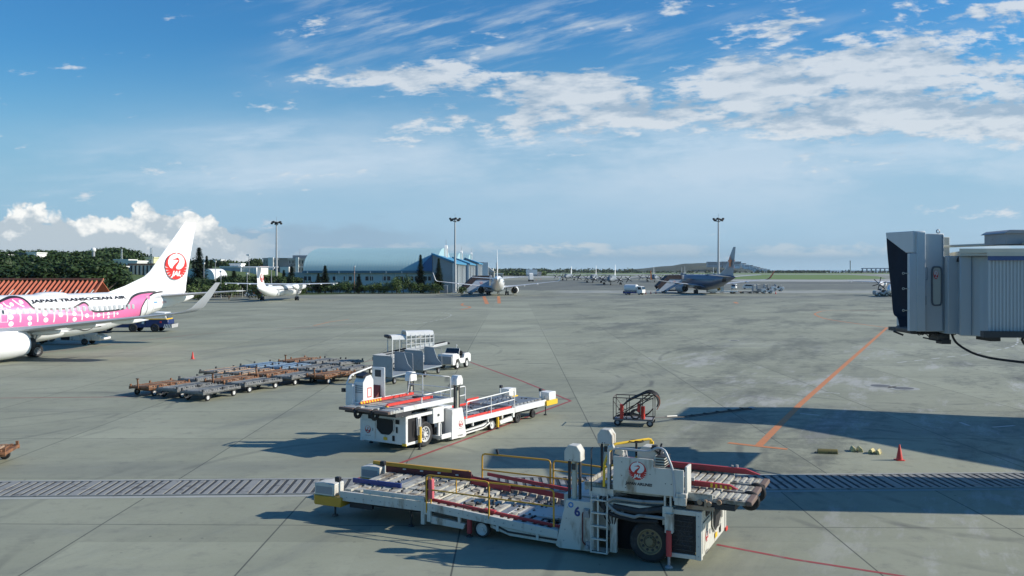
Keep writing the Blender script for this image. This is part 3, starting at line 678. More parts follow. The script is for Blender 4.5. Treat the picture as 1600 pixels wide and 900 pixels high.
tag(m.build('antenna_mast', GREY), 'thin lone antenna mast on the far right horizon', 'mast')
for nm, lb, px, pt, Y, wd in (('lattice_mast', 'slim pale lattice mast right of the white buildings on the left', 237, 387, 420, .9), ('antenna_mast', 'thin antenna mast on the ridge above the cream house', 190.5, 389, 430, .5)):
    m = MB(); x = (px-800)/FPX*Y; zt = EYE-(pt-422)/FPX*Y
    for sx, sy in ((-1, -1), (1, -1), (0, 1)): m.tube([(x+sx*wd, Y+sy*wd, 2), (x+sx*wd*.4, Y+sy*wd*.4, zt)], .12, 4)
    for k in range(10): z = 6+k*(zt-6)/10; m.tube([(x-wd*.8, Y-wd*.8, z), (x+wd*.8, Y-wd*.8, z+1.2)], .07, 4)
    tag(m.build(nm, WWH), lb, 'mast')
for i, (px, pt, Y, lb) in enumerate(((389, 399, 330, 'white lamp pole with a flag like head above the white building'), (318.5, 412, 262, 'grey lamp pole left of the round shelter'), (345, 425, 240, 'short lamp pole in the fence line left of the trees'), (386, 428, 250, 'lamp pole between the trees left of the turboprop tail'), (424, 419, 262, 'twin lamp pole just left of the tall mast'), (336.5, 409, 300, 'thin pole right of the arched shelter'), (553.5, 417, 285, 'thin brown utility pole in front of the hangar wall'))):
    h = thing('lamp_pole', lb, 'lamp pole', ((px-800)/FPX*Y, Y, 0)); zt = EYE-(pt-422)/FPX*Y
    m = MB(); m.tube([(0, 0, 0), (0, 0, zt)], [.16, .10], 6); m.build('pole', GREY if i != 6 else ROOFR, h)
    m = MB(); m.bx(-.9 if i in (0, 4) else -.25, .25 if i != 4 else .9, -.3, .3, zt-.1, zt+.35); m.build('lamp', WWH, h)
# mesh fence at the foot of the lawn
h = thing('fence', 'pale wire mesh fence with posts along the foot of the lawn', 'fence', (0, 0, 0))
m = MB(); a, b_ = (-112, 226), (-74, 246)
for k in range(16): x = a[0]+(b_[0]-a[0])*k/15; y = a[1]+(b_[1]-a[1])*k/15; m = MB(); m.cyl((x, y, 0), (x, y, 2.6), .10, n=5); m.build('post', pm('fence_pale', (.38, .38, .32), .8), h)
m = MB()
for z in (.6, 1.1, 1.6, 2.1, 2.55): m.tube([(*a, z), (*b_, z)], .035, 4)
for k in range(70): x = a[0]+(b_[0]-a[0])*k/69; y = a[1]+(b_[1]-a[1])*k/69; m.tube([(x, y, .1), (x, y, 2.5)], .025, 3)
m.build('mesh', pm('fence_pale', (.4,)*3), h)
# island, its buildings, far bridge and breakwater
def hill(name, outline, Y, depth, mat, seed, kind='structure'):
    m = MB(); n = len(outline); rows = 9; vs = []; fs = []
    for j in range(rows):
        v = j/(rows-1); prof2 = math.sin(pi*v*.5) if v < 1 else 1
        prof2 = (math.sin(pi*min(1, v*1.0)))**.6 if 0 < v < 1 else 0
        for (px, py) in outline:
            x, _, z = pxz(px, py, Y); zz = (z+2)*prof2-2
            k = noise.noise(Vector((x*.02, v*6, seed)))*(z+2)*.10*(0 < v < 1)
            vs.append((x*(1+v*depth/Y*.5), Y+v*depth, zz+k))
    for j in range(rows-1):
        for i in range(n-1): a = j*n+i; fs.append((a, a+1, a+n+1, a+n))
    m.add(vs, fs); return tag(m.build(name, mat, ang=80), None, None, None, kind)
ISL = grass_mat('island_wood', (.008, .020, .012), (.028, .045, .022), .03)
ol = [(990, 423.5), (997, 421), (1010, 419.8), (1030, 417.5), (1050, 415.5), (1075, 412.5), (1095, 410.5), (1110, 409.5), (1140, 409.5), (1158, 410.5), (1170, 413), (1180, 415.5), (1190, 418), (1200, 420.5), (1210, 423.4)]
hill('island', smooth2(ol, 3), 3300, 900, ISL, 3)
IG = 'buildings on the island'
def islb(label, px0, px1, pt, pb, Y, mat, nx=6, fl=2):
    X0, X1 = (px0-800)/FPX*Y, (px1-800)/FPX*Y; zt = EYE-(pt-422)/FPX*Y; zb = EYE-(pb-422)/FPX*Y
    h = thing('island_building', label, 'building', ((X0+X1)/2, Y, zb), 0, IG); L = (X1-X0)/2
    m = MB(); m.bx(-L, L, 0, 25, -8, zt-zb-.8); m.build('wall', mat, h)
    m = MB(); m.bx(-L-.8, L+.8, -.8, 26, zt-zb-.8, zt-zb); m.build('roof', mat, h)
    m = MB(); hh = (zt-zb)/fl
    for f in range(fl): m.bx(-L+1, L-1, -.4, -.01, f*hh+hh*.35, f*hh+hh*.7)
    m.build('window_band', WIN, h)
islb('long dark building on the crest of the island', 1106, 1128, 409, 414, 3330, GREY, 6, 3)
islb('second long dark building on the crest, right of the silver tail', 1129, 1158, 408.6, 415, 3330, GREY, 6, 3)
for i, (a, b_, c_, d) in enumerate(((1148, 1156, 413.5, 416), (1160, 1166, 411, 415), (1163, 1171, 413.5, 417), (1171, 1177, 414, 418), (1176, 1183, 416, 420), (1182, 1188, 417, 421), (1186, 1193, 418.5, 422), (1192, 1198, 419.5, 422.6), (1180, 1187, 420, 423), (1197, 1203, 420.8, 423), (1188, 1196, 421.3, 423.2))):
    ords = ('first', 'second', 'third', 'fourth', 'fifth', 'sixth', 'seventh', 'eighth', 'ninth', 'tenth', 'eleventh')
    islb('white island building, %s from the left down the right slope' % ords[i], a, b_, c_, d, 3240-i*6, WWH, 3, 2)
h = thing('sea_bridge', 'long low bridge over the sea on the far right horizon', 'bridge', (0, 0, 0))
Y = 3000; m = MB(); x0, x1 = 548/FPX*Y, 660/FPX*Y; zt = EYE+3.3/FPX*Y; m.bx(x0, x1, Y, Y+14, zt-3, zt); m.build('deck', GREY, h); k = x0
while k < x1: m = MB(); m.bx(k, k+2.5, Y+3, Y+9, -3, zt-3); m.build('pier', GREY, h); k += 15
m = MB(); m.bx(524/FPX*2680, 561/FPX*2680, 2680, 2700, -3, 3.5); tag(m.build('quay_wall', pm('quay_brown', (.12, .07, .055), .8)), 'low brown quay wall at the far shore below the bridge', 'wall')
# ================================================================ trees and bushes
def leaf_mat(name, a, b_):
    m = bpy.data.materials.new(name); m.use_nodes = True; t = m.node_tree; b = t.nodes['Principled BSDF']
    tcn = t.nodes.new('ShaderNodeTexCoord'); n = noi(t, tcn.outputs['Object'], .9, 4); oi = t.nodes.new('ShaderNodeObjectInfo')
    f = (n*.8+N(t, oi.outputs['Random'])*.5-.15).clamp()
    t.links.new(mix(t, f, a, b_), b.inputs['Base Color']); b.inputs['Roughness'].default_value = .6; b.inputs['Specular IOR Level'].default_value = .25
    return m
LF = leaf_mat('foliage', (.011, .027, .008), (.046, .082, .020)); LF2 = leaf_mat('pine_foliage', (.012, .028, .014), (.035, .06, .025)); LF3 = leaf_mat('bush_foliage', (.022, .05, .012), (.085, .13, .03))
BARK = pm('bark', (.11, .085, .065), .9, bump=.3)
def leaves(m, c, rad, n, size, rng, squash=1.0):
    for _ in range(n):
        while True:
            p = Vector((rng.uniform(-1, 1), rng.uniform(-1, 1), rng.uniform(-1, 1)))
            if .35 < p.length < 1: break
        q = Vector((c[0]+p.x*rad, c[1]+p.y*rad, c[2]+p.z*rad*squash))
        nrm = (p.normalized()+Vector((rng.gauss(0, .5), rng.gauss(0, .5), rng.gauss(0, .5)+.3))).normalized()
        a = nrm.cross(Vector((rng.gauss(0, 1), rng.gauss(0, 1), rng.gauss(0, 1)))).normalized(); b_ = nrm.cross(a)
        s = size*rng.uniform(.6, 1.35)
        m.add([q-a*s, q-b_*s*.7, q+a*s, q+b_*s*.7], [(0, 1, 2, 3)])
def broad(name, h, w_, seed, nc=26, nl=60, size=.34, mat=LF, trunk=.3):
    rng = random.Random(seed); r = thing(name, None, 'tree')
    m = MB(); m.tube([(0, 0, 0), (rng.uniform(-.2, .2), rng.uniform(-.2, .2), h*.3), (0, 0, h*.6)], [h*.035, h*.026, h*.012], 8)
    cl = []
    for i in range(nc):
        a = rng.uniform(0, 2*pi); d = math.sqrt(rng.random())*w_*.42; z = h*rng.uniform(trunk+.08, .9); k = 1-abs(z/h-.55)*1.1
        cl.append((math.cos(a)*d*max(.35, k*1.3), math.sin(a)*d*max(.35, k*1.3), z))
    for c_ in cl[:9]: m.tube([(0, 0, h*.3), (c_[0]*.5, c_[1]*.5, (h*.3+c_[2])/2+.3), c_], [h*.014, h*.009, h*.004], 5)
    m.build('trunk', BARK, r)
    m = MB()
    for c_ in cl: leaves(m, c_, w_*rng.uniform(.12, .22), nl, size, rng, .75)
    m.build('crown', mat, r, flat=True, recalc=False); return r
def norfolk(name, h, w_, seed, mat=LF2):
    rng = random.Random(seed); r = thing(name, None, 'tree')
    m = MB(); m.tube([(0, 0, 0), (.1, 0, h*.5), (0, 0, h)], [h*.016, h*.011, .03], 7); m.build('trunk', BARK, r)
    m = MB(); z = h*.12
    while z < h*.99:
        q = 1-(z/h); rad = w_*.5*(q**.75)*rng.uniform(.75, 1.1)+.15; n = rng.randint(5, 7); a0 = rng.uniform(0, 6)
        for k in range(n):
            a = a0+2*pi*k/n+rng.uniform(-.2, .2); rr = rad*rng.uniform(.7, 1.1)
            for s in range(5):
                u = (s+.6)/5; p = Vector((math.cos(a)*rr*u, math.sin(a)*rr*u, z-rr*.10*u+rr*.22*u*u))
                for _ in range(7):
                    d = Vector((rng.gauss(0, 1), rng.gauss(0, 1), rng.gauss(0, .5))).normalized(); e = d.cross(Vector((rng.gauss(0, .4), rng.gauss(0, .4), 1))).normalized(); p_ = p; p = p+Vector((rng.gauss(0, .12), rng.gauss(0, .12), rng.gauss(0, .12))); sz = .36*(1-u*.35)*max(.5, q+.4)*h/16
                    m.add([p-d*sz, p-e*sz*.6, p+d*sz, p+e*sz*.6], [(0, 1, 2, 3)]); p = p_
        z += h*.028
    m.build('crown', mat, r, flat=True, recalc=False); return r
FG = 'dense trees on the left behind the red shelter'
protos = [broad('broadleaf_tree', 11, 10, 1, 40, 75), broad('broadleaf_tree', 9, 11, 2, 40, 75), broad('broadleaf_tree', 12.5, 9.5, 3, 40, 75)]
rng = random.Random(5); first = [True]*3; pl = []
for row, (Y, pt, n) in enumerate(((150, 424, 9), (172, 412, 10), (200, 402, 12), (235, 396, 12))):
    for i in range(n):
        px = -60+i*(212 if row < 2 else 222)/(n-1)+rng.uniform(-5, 5)+(0, 10, 0, 5)[row]
        top = pt+rng.uniform(-3, 5)+max(0, px-110)*.22
        pl.append((px, top, Y+rng.uniform(-6, 6)))
rown = {}
FL = ['bushy dark green tree in the nearest row of the wood behind the red shelter', 'bushy dark green tree in the second row of the wood behind the red shelter', 'dark green tree in the upper rows of the wood behind the red shelter', 'dark green tree in the upper rows of the wood behind the red shelter']
for i, (px, top, Y) in enumerate(pl):
    k = i % 3; x, y, z = pxz(px, top, Y); hh = (11, 9, 12.5)[k]; s = max(.7, z/hh*1.02)
    row = 0 if Y < 161 else 1 if Y < 186 else 2
    if first[k]: o = protos[k]; first[k] = False; o.location = (x, y, 0); o.rotation_euler = (0, 0, rng.uniform(0, 6)); o.scale = (1.05, 1.05, s)
    else: o = dup(protos[k], (x, y, 0), rng.uniform(0, 6), None, (1.05*rng.uniform(.9, 1.15), 1.05, s))
    tag(o, FL[row], None, FG); rown[row] = rown.get(row, 0)+1
    if Y < 186: tag(o, 'dark green tree, %s from the left in the %s row of the wood' % (ORD[rown[row]-1], 'front' if row == 0 else 'second'))
# wooded hill behind
hm = grass_mat('hill_grass', (.03, .055, .015), (.07, .11, .03), .2)
hl = [(-160, 398), (-60, 396), (0, 395), (30, 397), (60, 399), (85, 397), (105, 394), (125, 391), (145, 391.5), (165, 396), (185, 403), (215, 407), (250, 409), (290, 412), (330, 414), (380, 418), (440, 420), (520, 423)]
hillo = hill('hill', smooth2(hl, 2), 430, 160, hm, 1)
m = MB(); rng = random.Random(9)
hs2 = smooth2(hl, 4)
for _ in range(1500):
    px, py = hs2[rng.randrange(len(hs2))]; px += rng.uniform(-4, 4)
    if px > 165 and rng.random() < .72: continue
    v = rng.random()**.7*.5; Yh = 430+v*160; x, _, z = pxz(px, py, 430); zz = (z+2)*(math.sin(pi*v))**.6-2 if v > 0.01 else 0
    leaves(m, (x*(1+v*160/430*.5), Yh, zz+1.2), rng.uniform(1.6, 3.4), 22, .75, rng, .8)
tag(m.build('woodland', LF, flat=True, recalc=False), 'dark green scrub and woodland covering the hill', None, None, 'stuff')
# far tree line across the airfield (one mass)
m = MB(); rng = random.Random(4)
for _ in range(900):
    px = rng.choice((rng.uniform(770, 1000), rng.uniform(770, 860), rng.uniform(1200, 1290), rng.uniform(780, 1400))); Y = rng.uniform(2300, 2600)
    hgt = rng.uniform(4, 11)*(1.0 if px < 990 else .55); leaves(m, ((px-800)/FPX*Y, Y, hgt*.6), hgt*.9, 12, 2.6, rng, .7)
tag(m.build('woodland', LF, flat=True, recalc=False), 'low dark tree line along the far edge of the airfield', None, None, 'stuff')
m = MB()
for _ in range(420):
    px = rng.uniform(786, 850); Y = rng.uniform(1150, 1400); leaves(m, ((px-800)/FPX*Y, Y, 3), rng.uniform(3, 6), 12, 1.6, rng, .7)
tag(m.build('woodland', LF3, flat=True, recalc=False), 'green scrub around the far white hangar', None, None, 'stuff')
# pines
pg = 'norfolk pines by the hangars and the lawn'
pines = [(657, 398, 291, 3.6, 'tallest norfolk pine in front of the long hangar roof'), (685.5, 404, 290, 3.8, 'dark norfolk pine just left of the hangar doors'), (508, 415, 286, 4.2, 'norfolk pine before the left part of the hangar wall'), (497.5, 427, 284, 3.2, 'small bushy pine left of the norfolk pine at the hangar wall'), (561, 428, 284, 3.0, 'small pine right of the utility pole at the hangar wall'), (311, 387, 270, 6.0, 'tall ragged norfolk pine just right of the tail fin'), (323, 400, 330, 4.0, 'slender pine right of the tall ragged pine'), (329.5, 405.5, 325, 3.0, 'short pine right of the slender one on the lawn'), (365.5, 423, 252, 4.5, 'pine among the trees left of the turboprop tail'), (443.5, 422, 290, 3.5, 'small pine right of the tall mast'), (455.5, 416, 292, 4.5, 'pine against the grey office block right of the mast'), (302, 406, 330, 3.0, 'small dark pine touching the fin of the pink jet')]
np_ = norfolk('norfolk_pine', 17, 4.6, 3)
for i, (px, pt, Y, w_, lb) in enumerate(pines):
    x, y, z = pxz(px, pt, Y)
    if i == 0: o = np_; o.location = (x, y, 0); o.scale = (w_/4.0, w_/4.0, z/17)
    else: o = dup(np_, (x, y, 0), i*1.3, None, (w_/4.0, w_/4.0, z/17))
    tag(o, lb, None, pg)
# trees in the middle left, behind the turboprop
mg = 'small trees behind the white turboprop'; rng = random.Random(21)
spots = [(352, 430, 258), (360, 433, 250), (373, 429, 262), (382, 431, 256), (394, 430, 266), (405, 432, 262), (415, 430, 272), (426, 432, 280), (438, 430, 285), (449, 431, 288), (462, 433, 288), (347, 406, 420), (357, 406, 430), (396, 404, 440), (404, 404, 445), (340, 408, 430), (335, 437, 245), (325, 436, 250), (313, 434, 256), (300, 432, 262), (284, 432, 262)]
for i, (px, pt, Y) in enumerate(spots):
    x, y, z = pxz(px, pt, Y); k = i % 3; hh = (11, 9, 12.5)[k]; s = z/hh
    o = dup(protos[k], (x, y, 0), rng.uniform(0, 6), None, (max(.5, s)*.85, .7, s))
    tag(o, 'dark rounded tree on the ridge behind the white buildings' if Y > 400 else 'small dense green tree behind the turboprop, %s in its belt counting outward' % ORD[i] if 0 else 'small dense green tree in the belt behind the turboprop', None, mg if Y < 400 else 'trees on the ridge behind the white buildings')
# low hedge bushes along the lawn foot and hangar
def bush(seed, w_, h):
    rng = random.Random(seed); r = thing('bush', None, 'bush'); m = MB()
    m.tube([(0, 0, 0), (0, 0, h*.5)], [.12, .05], 5)
    for k in range(5): m.tube([(0, 0, .2), (rng.uniform(-1, 1)*w_*.3, rng.uniform(-1, 1)*w_*.3, h*.6)], .05, 4)
    m.build('stem', BARK, r); m = MB()
    for k in range(16): leaves(m, (rng.uniform(-1, 1)*w_*.36, rng.uniform(-1, 1)*w_*.3, h*rng.uniform(.25, .8)), w_*.2, 60, .17, rng, .8)
    m.build('foliage', LF3, r, flat=True, recalc=False); return r
bp = [bush(31, 5.5, 3.6), bush(32, 5.0, 3.2)]; usedb = [True, True]; bg_ = 'hedge bushes in front of the long hangar'
for i in range(22):
    px = 468+i*10.2+rng.uniform(-2, 2); Y = rng.uniform(284, 288); k = i % 2; s = rng.uniform(.8, 1.25)
    if 619 < px < 635: s = 1.7
    x = (px-800)/FPX*Y
    if usedb[k]: o = bp[k]; usedb[k] = False; o.location = (x, Y, 0); o.scale = (1, 1, s)
    else: o = dup(bp[k], (x, Y, 0), rng.uniform(0, 6), None, (1, 1, s))
    tag(o, '%s green bush from the left in the hedge along the hangar wall' % ORD[i] if s < 1.5 else 'big round tree like bush standing above the hedge along the hangar', None, bg_)
for i in range(26):
    px = 262+i*8.3; Y = 252+i*1.1+rng.uniform(-1, 1); k = i % 2
    if 395 < px < 445: continue
    o = dup(bp[k], ((px-800)/FPX*Y, Y, 0), rng.uniform(0, 6), 'low apron edge bush, %s from the left in its line behind the turboprop' % ORD[i], (1, 1, rng.uniform(.7, 1.1)), 'low bushes at the apron edge')
o = dup(bp[0], pxz(722, 455, 262)[:2]+(0,), 1, 'scrubby brown green bush between the hangar doors and the middle jet', (.7, .7, .8), 'low bushes at the apron edge')
for i in range(10):
    x = -124+i*6.5; y = 200+i*3.5
    dup(bp[i % 2], (x, y, 0), i, '%s dark bush from the left in the hedge at the foot of the lawn' % ORD[i], (1.5, 1.2, 1.35), 'hedge at the foot of the lawn')
# ================================================================ aircraft
JW = pm('jet_white', (.80, .80, .79), .28, var=.03, coat=.3); JG = pm('jet_grey', (.36, .38, .40), .4, var=.06, scale=.6); JS = pm('jet_silver', (.13, .15, .20), .35, metal=.35, var=.05); 
PINK = pm('livery_pink', (.74, .17, .36), .35, var=.03); PINKL = pm('livery_pale_pink', (.80, .36, .50), .35, var=.03); JBEL = pm('jet_belly_grey', (.40, .44, .48), .4)
ORG = pm('livery_orange', (.80, .20, .05), .4, var=.03); WING = pm('wing_grey', (.48, .50, .51), .42, var=.08, scale=.5); P3G = pm('patrol_grey', (.17, .20, .225), .6, var=.05)
ST = [(0, 2.9, .05, .05), (.5, 2.92, .55, .55), (1.5, 2.98, 1.05, 1.05), (3, 3.1, 1.55, 1.5), (5, 3.25, 1.88, 1.8), (7.5, 3.32, 2.0, 1.88), (24.5, 3.32, 2.0, 1.88), (28, 3.5, 1.85, 1.74), (31, 3.86, 1.5, 1.42), (34, 4.25, 1.1, .98), (36.5, 4.52, .75, .58), (38.6, 4.68, .38, .26), (39.3, 4.72, .15, .1)]
def prof(s):
    s = max(0, min(39.3, s))
    for a, b_ in zip(ST, ST[1:]):
        if s <= b_[0]:
            u = (s-a[0])/(b_[0]-a[0]); return tuple(a[i]+(b_[i]-a[i])*u for i in (1, 2, 3))
def surf(s, z):
    zc, rz, ry = prof(s); q = 1-((z-zc)/rz)**2; return ry*math.sqrt(max(q, 0.0))
SG = 19.4
def fus_decal(polys, eps, side=1, sx=.45, sz=.14):
    """flat outlines in (distance from nose, height) laid onto the curved port side"""
    bm = bmesh.new()
    for poly in polys:
        vs = [bm.verts.new((p[0], 0, p[1])) for p in poly]
        try: bm.faces.new(vs)
        except ValueError: pass
    bmesh.ops.triangulate(bm, faces=bm.faces)
    xs = [v.co.x for v in bm.verts]; zs = [v.co.z for v in bm.verts]
    x = math.floor(min(xs)/sx)*sx
    cuts = []
    while x < max(xs): cuts.append(((x, 0, 0), (1, 0, 0))); x += sx
    for a in ST: cuts.append(((a[0], 0, 0), (1, 0, 0)))
    z = min(zs)
    while z < max(zs): cuts.append(((0, 0, z), (0, 0, 1))); z += sz
    for co_, no_ in cuts:
        bmesh.ops.bisect_plane(bm, geom=bm.verts[:]+bm.edges[:]+bm.faces[:], plane_co=co_, plane_no=no_, dist=1e-5)
    bm.verts.index_update()
    out = []
    for v in bm.verts:
        s, z = v.co.x, v.co.z; zc, rz, ry = prof(s); y = surf(s, z)
        ny, nz = y/(ry*ry+1e-6), (z-zc)/(rz*rz+1e-6); L = math.hypot(ny, nz)+1e-6
        out.append((SG-s, side*(y+eps*ny/L), z+eps*nz/L))
    fs = [tuple(v.index for v in f.verts) for f in bm.faces]; bm.free(); return out, fs
def foil(le, chord, y, z, th, vert=False, n=9):
    up = []; 
    for i in range(n+1):
        u = (1-math.cos(pi*i/n))/2; t_ = 5*th*(.2969*math.sqrt(u)-.126*u-.3516*u*u+.2843*u**3-.1036*u**4); up.append((u, t_))
    pts = [(u, t_) for u, t_ in up]+[(u, -t_*.8) for u, t_ in reversed(up[1:-1])]
    if vert: return [(le-u*chord, y+t_*chord, z) for u, t_ in pts]
    return [(le-u*chord, y, z+t_*chord) for u, t_ in pts]
def airliner(name, label, loc, rz, scale, kind):
    r = thing(name, label, 'airliner', loc, rz, None, scale)
    body = JS if kind == 'silver' else JW; finm = JG if kind == 'silver' else JW
    m = MB(); rings = []; ss = []
    for a, b_ in zip(ST, ST[1:]): ss += [a[0]+(b_[0]-a[0])*k/(2 if b_[0]-a[0] < 6 else 8) for k in range(2 if b_[0]-a[0] < 6 else 8)]
    for s in ss+[39.3]:
        zc, rz_, ry = prof(s); rings.append([(SG-s, ry*math.cos(2*pi*k/48), zc+rz_*math.sin(2*pi*k/48)) for k in range(48)])
    m.loft(rings); m.build('fuselage', body, r, ang=50)
    # belly fairing
    m = MB(); rg = []
    for s, k in ((11.8, .05), (13, .7), (15, 1), (20.5, 1), (23, .75), (25, .05)): rg.append([(SG-s, 1.9*k*math.cos(a), 1.95+.95*k*math.sin(a)) for a in [2*pi*j/20 for j in range(20)]])
    m.loft(rg); m.build('wing_fairing', body if kind != 'blue' else JBEL, r, ang=60)
    m = MB(); m.lathe([(.01, 0)]+[(.9*math.sin(pi*k/8), 1.6-1.6*math.cos(pi*k/8)) for k in range(1, 8)]+[(.01, 3.2)], (SG-24.3, 0, 5.28), 'x', 12)
    m.v = [(x, y, 5.28+(z-5.28)*.28) for x, y, z in m.v]; m.build('antenna_dome', body, r)
    # fin
    m = MB(); m.loft([foil(SG-27.5, 11.0, 0, 5.0, .012, True)]) if 0 else None
    prf = [(28.6, 5.30, 38.3, .02), (30.6, 5.9, 38.35, .035), (32.0, 6.45, 38.45, .06), (33.0, 6.85, 38.5, .085), (33.7, 7.4, 38.6, .10), (38.05, 12.45, 39.68, .09), (38.2, 12.58, 39.65, .07)]
    m.loft([foil(SG-27.0, 10.9, 0, 4.9, .035, True)]+[foil(SG-a, c_-a, 0, z, t_, True) for a, z, c_, t_ in prf]); fin = m.build('fin', finm, r, ang=40)
    m = MB(); m.add([(SG-38.25+((z-6.0)*-.19), sgn*.14*(1-(z-6)/12), z) for sgn in (1,) for z in (5.6, 12.3)]+[(SG-38.29-(z-6.0)*.19, .14*(1-(z-6)/12), z) for z in (12.3, 5.6)], [(0, 1, 2, 3)]); 
    for sd in (1, -1):
        hm_ = MB(); hm_.loft([foil(SG-34.2, 4.0, sd*.5, 4.85, .10), foil(SG-38.4, 1.55, sd*7.1, 5.35, .08)]); hm_.build('tailplane', WING if kind != 'blue' else JW, r)
    for sd in (1, -1):
        wm = MB(); secs = [(11.9, 9.2, 1.2, 2.1, .12), (14.2, 6.9, 2.4, 2.25, .12), (17.0, 4.2, 5.8, 2.68, .11), (22.1, 1.65, 16.6, 3.95, .10)]
        wm.loft([foil(SG-a, c_, sd*y, z, t_) for a, c_, y, z, t_ in secs]); wg = wm.build('wing', WING, r)
        k = MB(); wl = [(22.1, 1.65, 16.6, 3.95, 0), (22.6, 1.5, 17.0, 4.05, .3), (23.3, 1.3, 17.35, 4.4, .8), (24.3, .95, 17.6, 5.3, 1), (25.3, .55, 17.95, 6.45, 1)]
        rg = []
        for a, c_, y, z, ti in wl:
            f_ = foil(0, c_, 0, 0, .09); an = ti*R(78)
            rg.append([(SG-a+p[0], sd*(y-p[2]*math.sin(an)), z+p[2]*math.cos(an)) for p in f_])
        k.loft(rg); k.build('winglet', (JG if kind != 'silver' else ORG) if kind != 'blue' else JW, wg)
        for yy, s0, zz in ((4.0, 19.6, 2.15), (7.6, 20.4, 2.75), (11.2, 21.9, 3.2)):
            k = MB(); k.lathe([(.01, 1.4)]+[(.26*math.sin(pi*(j+1)/8), 1.4-j*.5) for j in range(7)]+[(.01, -2.3)], (SG-s0, sd*yy, zz), 'x', 10); k.build('flap_fairing', JW, wg)
        # engine
        e = MB(); c_ = (SG-12.2, sd*4.85, 1.38)
        e.lathe([(.82, -.9), (.96, .05), (1.02, .22), (1.08, .1), (1.17, -.6), (1.2, -1.8), (1.12, -3.4), (.98, -4.7), (.90, -4.85), (.86, -4.6), (.84, -2)], c_, 'x', 32)
        en = e.build('engine', JW if kind != 'silver' else JG, r, ang=60)
        e = MB(); e.lathe([(.01, -1.0), (.84, -1.0), (.84, -1.1), (.01, -1.1)], c_, 'x', 24, 0); e.lathe([(.01, -3.0), (.62, -3.0), (.6, -4.8), (.45, -5.6), (.40, -5.5), (.01, -5.4)], c_, 'x', 24, 0); e.build('exhaust', DARK, en)
        e = MB(); e.prism([(SG-12.6, 2.0), (SG-17.6, 1.9), (SG-17.0, 2.5), (SG-12.9, 2.55)], 'y', sd*4.85-.13, sd*4.85+.13); e.build('pylon', JW, r)
        # gear
        g_ = MB(); g_.cyl((0, sd*2.6, .55), (0, sd*2.4, 2.4), .11); g_.cyl((0, sd*2.2, .56), (0, sd*3.0, .56), .07); g_.tube([(0, sd*2.55, 1.0), (-.9, sd*1.8, 2.0)], .06, 6); g_.cyl((.15, sd*2.6, .8), (.15, sd*2.4, 2.2), .04)
        gr = g_.build('landing_gear', GREY, r)
        for yy in (2.28, 2.92): wheel(gr, (0, sd*yy, .56), .56, .40, GREY, .52, sd)
    g_ = MB(); g_.cyl((15.4, 0, .4), (15.4, 0, 2.0), .08); gr = g_.build('landing_gear', GREY, r)
    for sd in (1, -1): wheel(gr, (15.4, sd*.22, .34), .34, .2, GREY, .5, sd)
    # tail cone outlet
    m = MB(); m.lathe([(.01, .02), (.12, .02), (.12, -.12), (.01, -.1)], (SG-39.3, 0, 4.72), 'x', 12); m.build('exhaust_outlet', DARK, r)
    # cockpit windows
    m = MB()
    for sd in (1, -1):
        for a in range(3):
            s0 = 2.2+a*.55; v_, f_ = fus_decal([[(s0, 3.75), (s0+.48, 3.8), (s0+.45, 4.2), (s0+.12, 4.1)]], .02, sd); m.add(v_, f_)
    m.build('cockpit_window', GLASS, r, recalc=False)
    if kind == 'pink':
        up = [(15.2, 4.0), (16.0, 4.3), (16.64, 4.59), (17.26, 4.83), (17.93, 5.03), (18.47, 5.14), (18.99, 5.15), (19.32, 5.06), (19.51, 4.90), (19.68, 4.62), (19.82, 4.34), (20.05, 4.15), (20.43, 4.06), (22.0, 4.02), (23.6, 4.04), (24.41, 4.30), (24.87, 4.47), (25.14, 4.46), (25.33, 4.30), (25.43, 4.08), (25.62, 3.80), (25.95, 3.64), (26.71, 3.6), (28.07, 3.66), (29.2, 3.77), (29.55, 3.92), (29.85, 4.20), (30.60, 4.80), (31.7, 5.12), (33.0, 5.24), (34.2, 5.27), (35.0, 5.22)]
        back = [(35.0, 5.22), (33.61, 5.07), (32.5, 4.66), (31.95, 4.24), (31.62, 3.69), (31.6, 3.1), (31.62, 2.62), (31.2, 2.42), (30.31, 2.42), (29.4, 2.6), (28.54, 2.60)]
        upc = smooth2(up, 3); bk = smooth2(back, 3)
        v_, f_ = fus_decal([upc+bk[1:]+[(24, 2.62), (15.2, 2.62)]], .012); m = MB(); m.add(v_, f_); lv = m.build('livery_panel', PINK, r, flat=False, recalc=False)
        v_, f_ = fus_decal([[(15.2, 4.0), (17, 4.1), (19.3, 4.0), (21, 3.92), (23.5, 3.6), (25.6, 3.34), (28.5, 3.44), (28.3, 3.30), (25.6, 3.14), (23.4, 3.38), (20.8, 3.68), (18.5, 3.74), (15.2, 3.66)]], .018); m = MB(); m.add(v_, f_); m.build('livery_band', PINKL, lv, recalc=False)
        dots = [(18.11, 4.55, .17), (19.05, 4.72, .18), (17.15, 4.45, .14), (17.78, 3.49, .23), (17.82, 2.92, .22), (19.48, 3.33, .21), (19.52, 2.86, .18), (20.92, 3.63, .22), (21.0, 3.1, .22), (22.44, 3.5, .22), (23.79, 3.52, .20), (23.82, 3.02, .21), (25.1, 3.3, .20), (26.35, 3.29, .18), (27.45, 3.36, .15), (28.52, 3.34, .12), (27.49, 3.04, .12), (19.42, 3.94, .18), (16.3, 3.4, .22), (16.2, 4.1, .16)]
        pol = [[(x+q*1.05*math.cos(2*pi*k/16), z+q*math.sin(2*pi*k/16)) for k in range(16)] for x, z, q in dots]
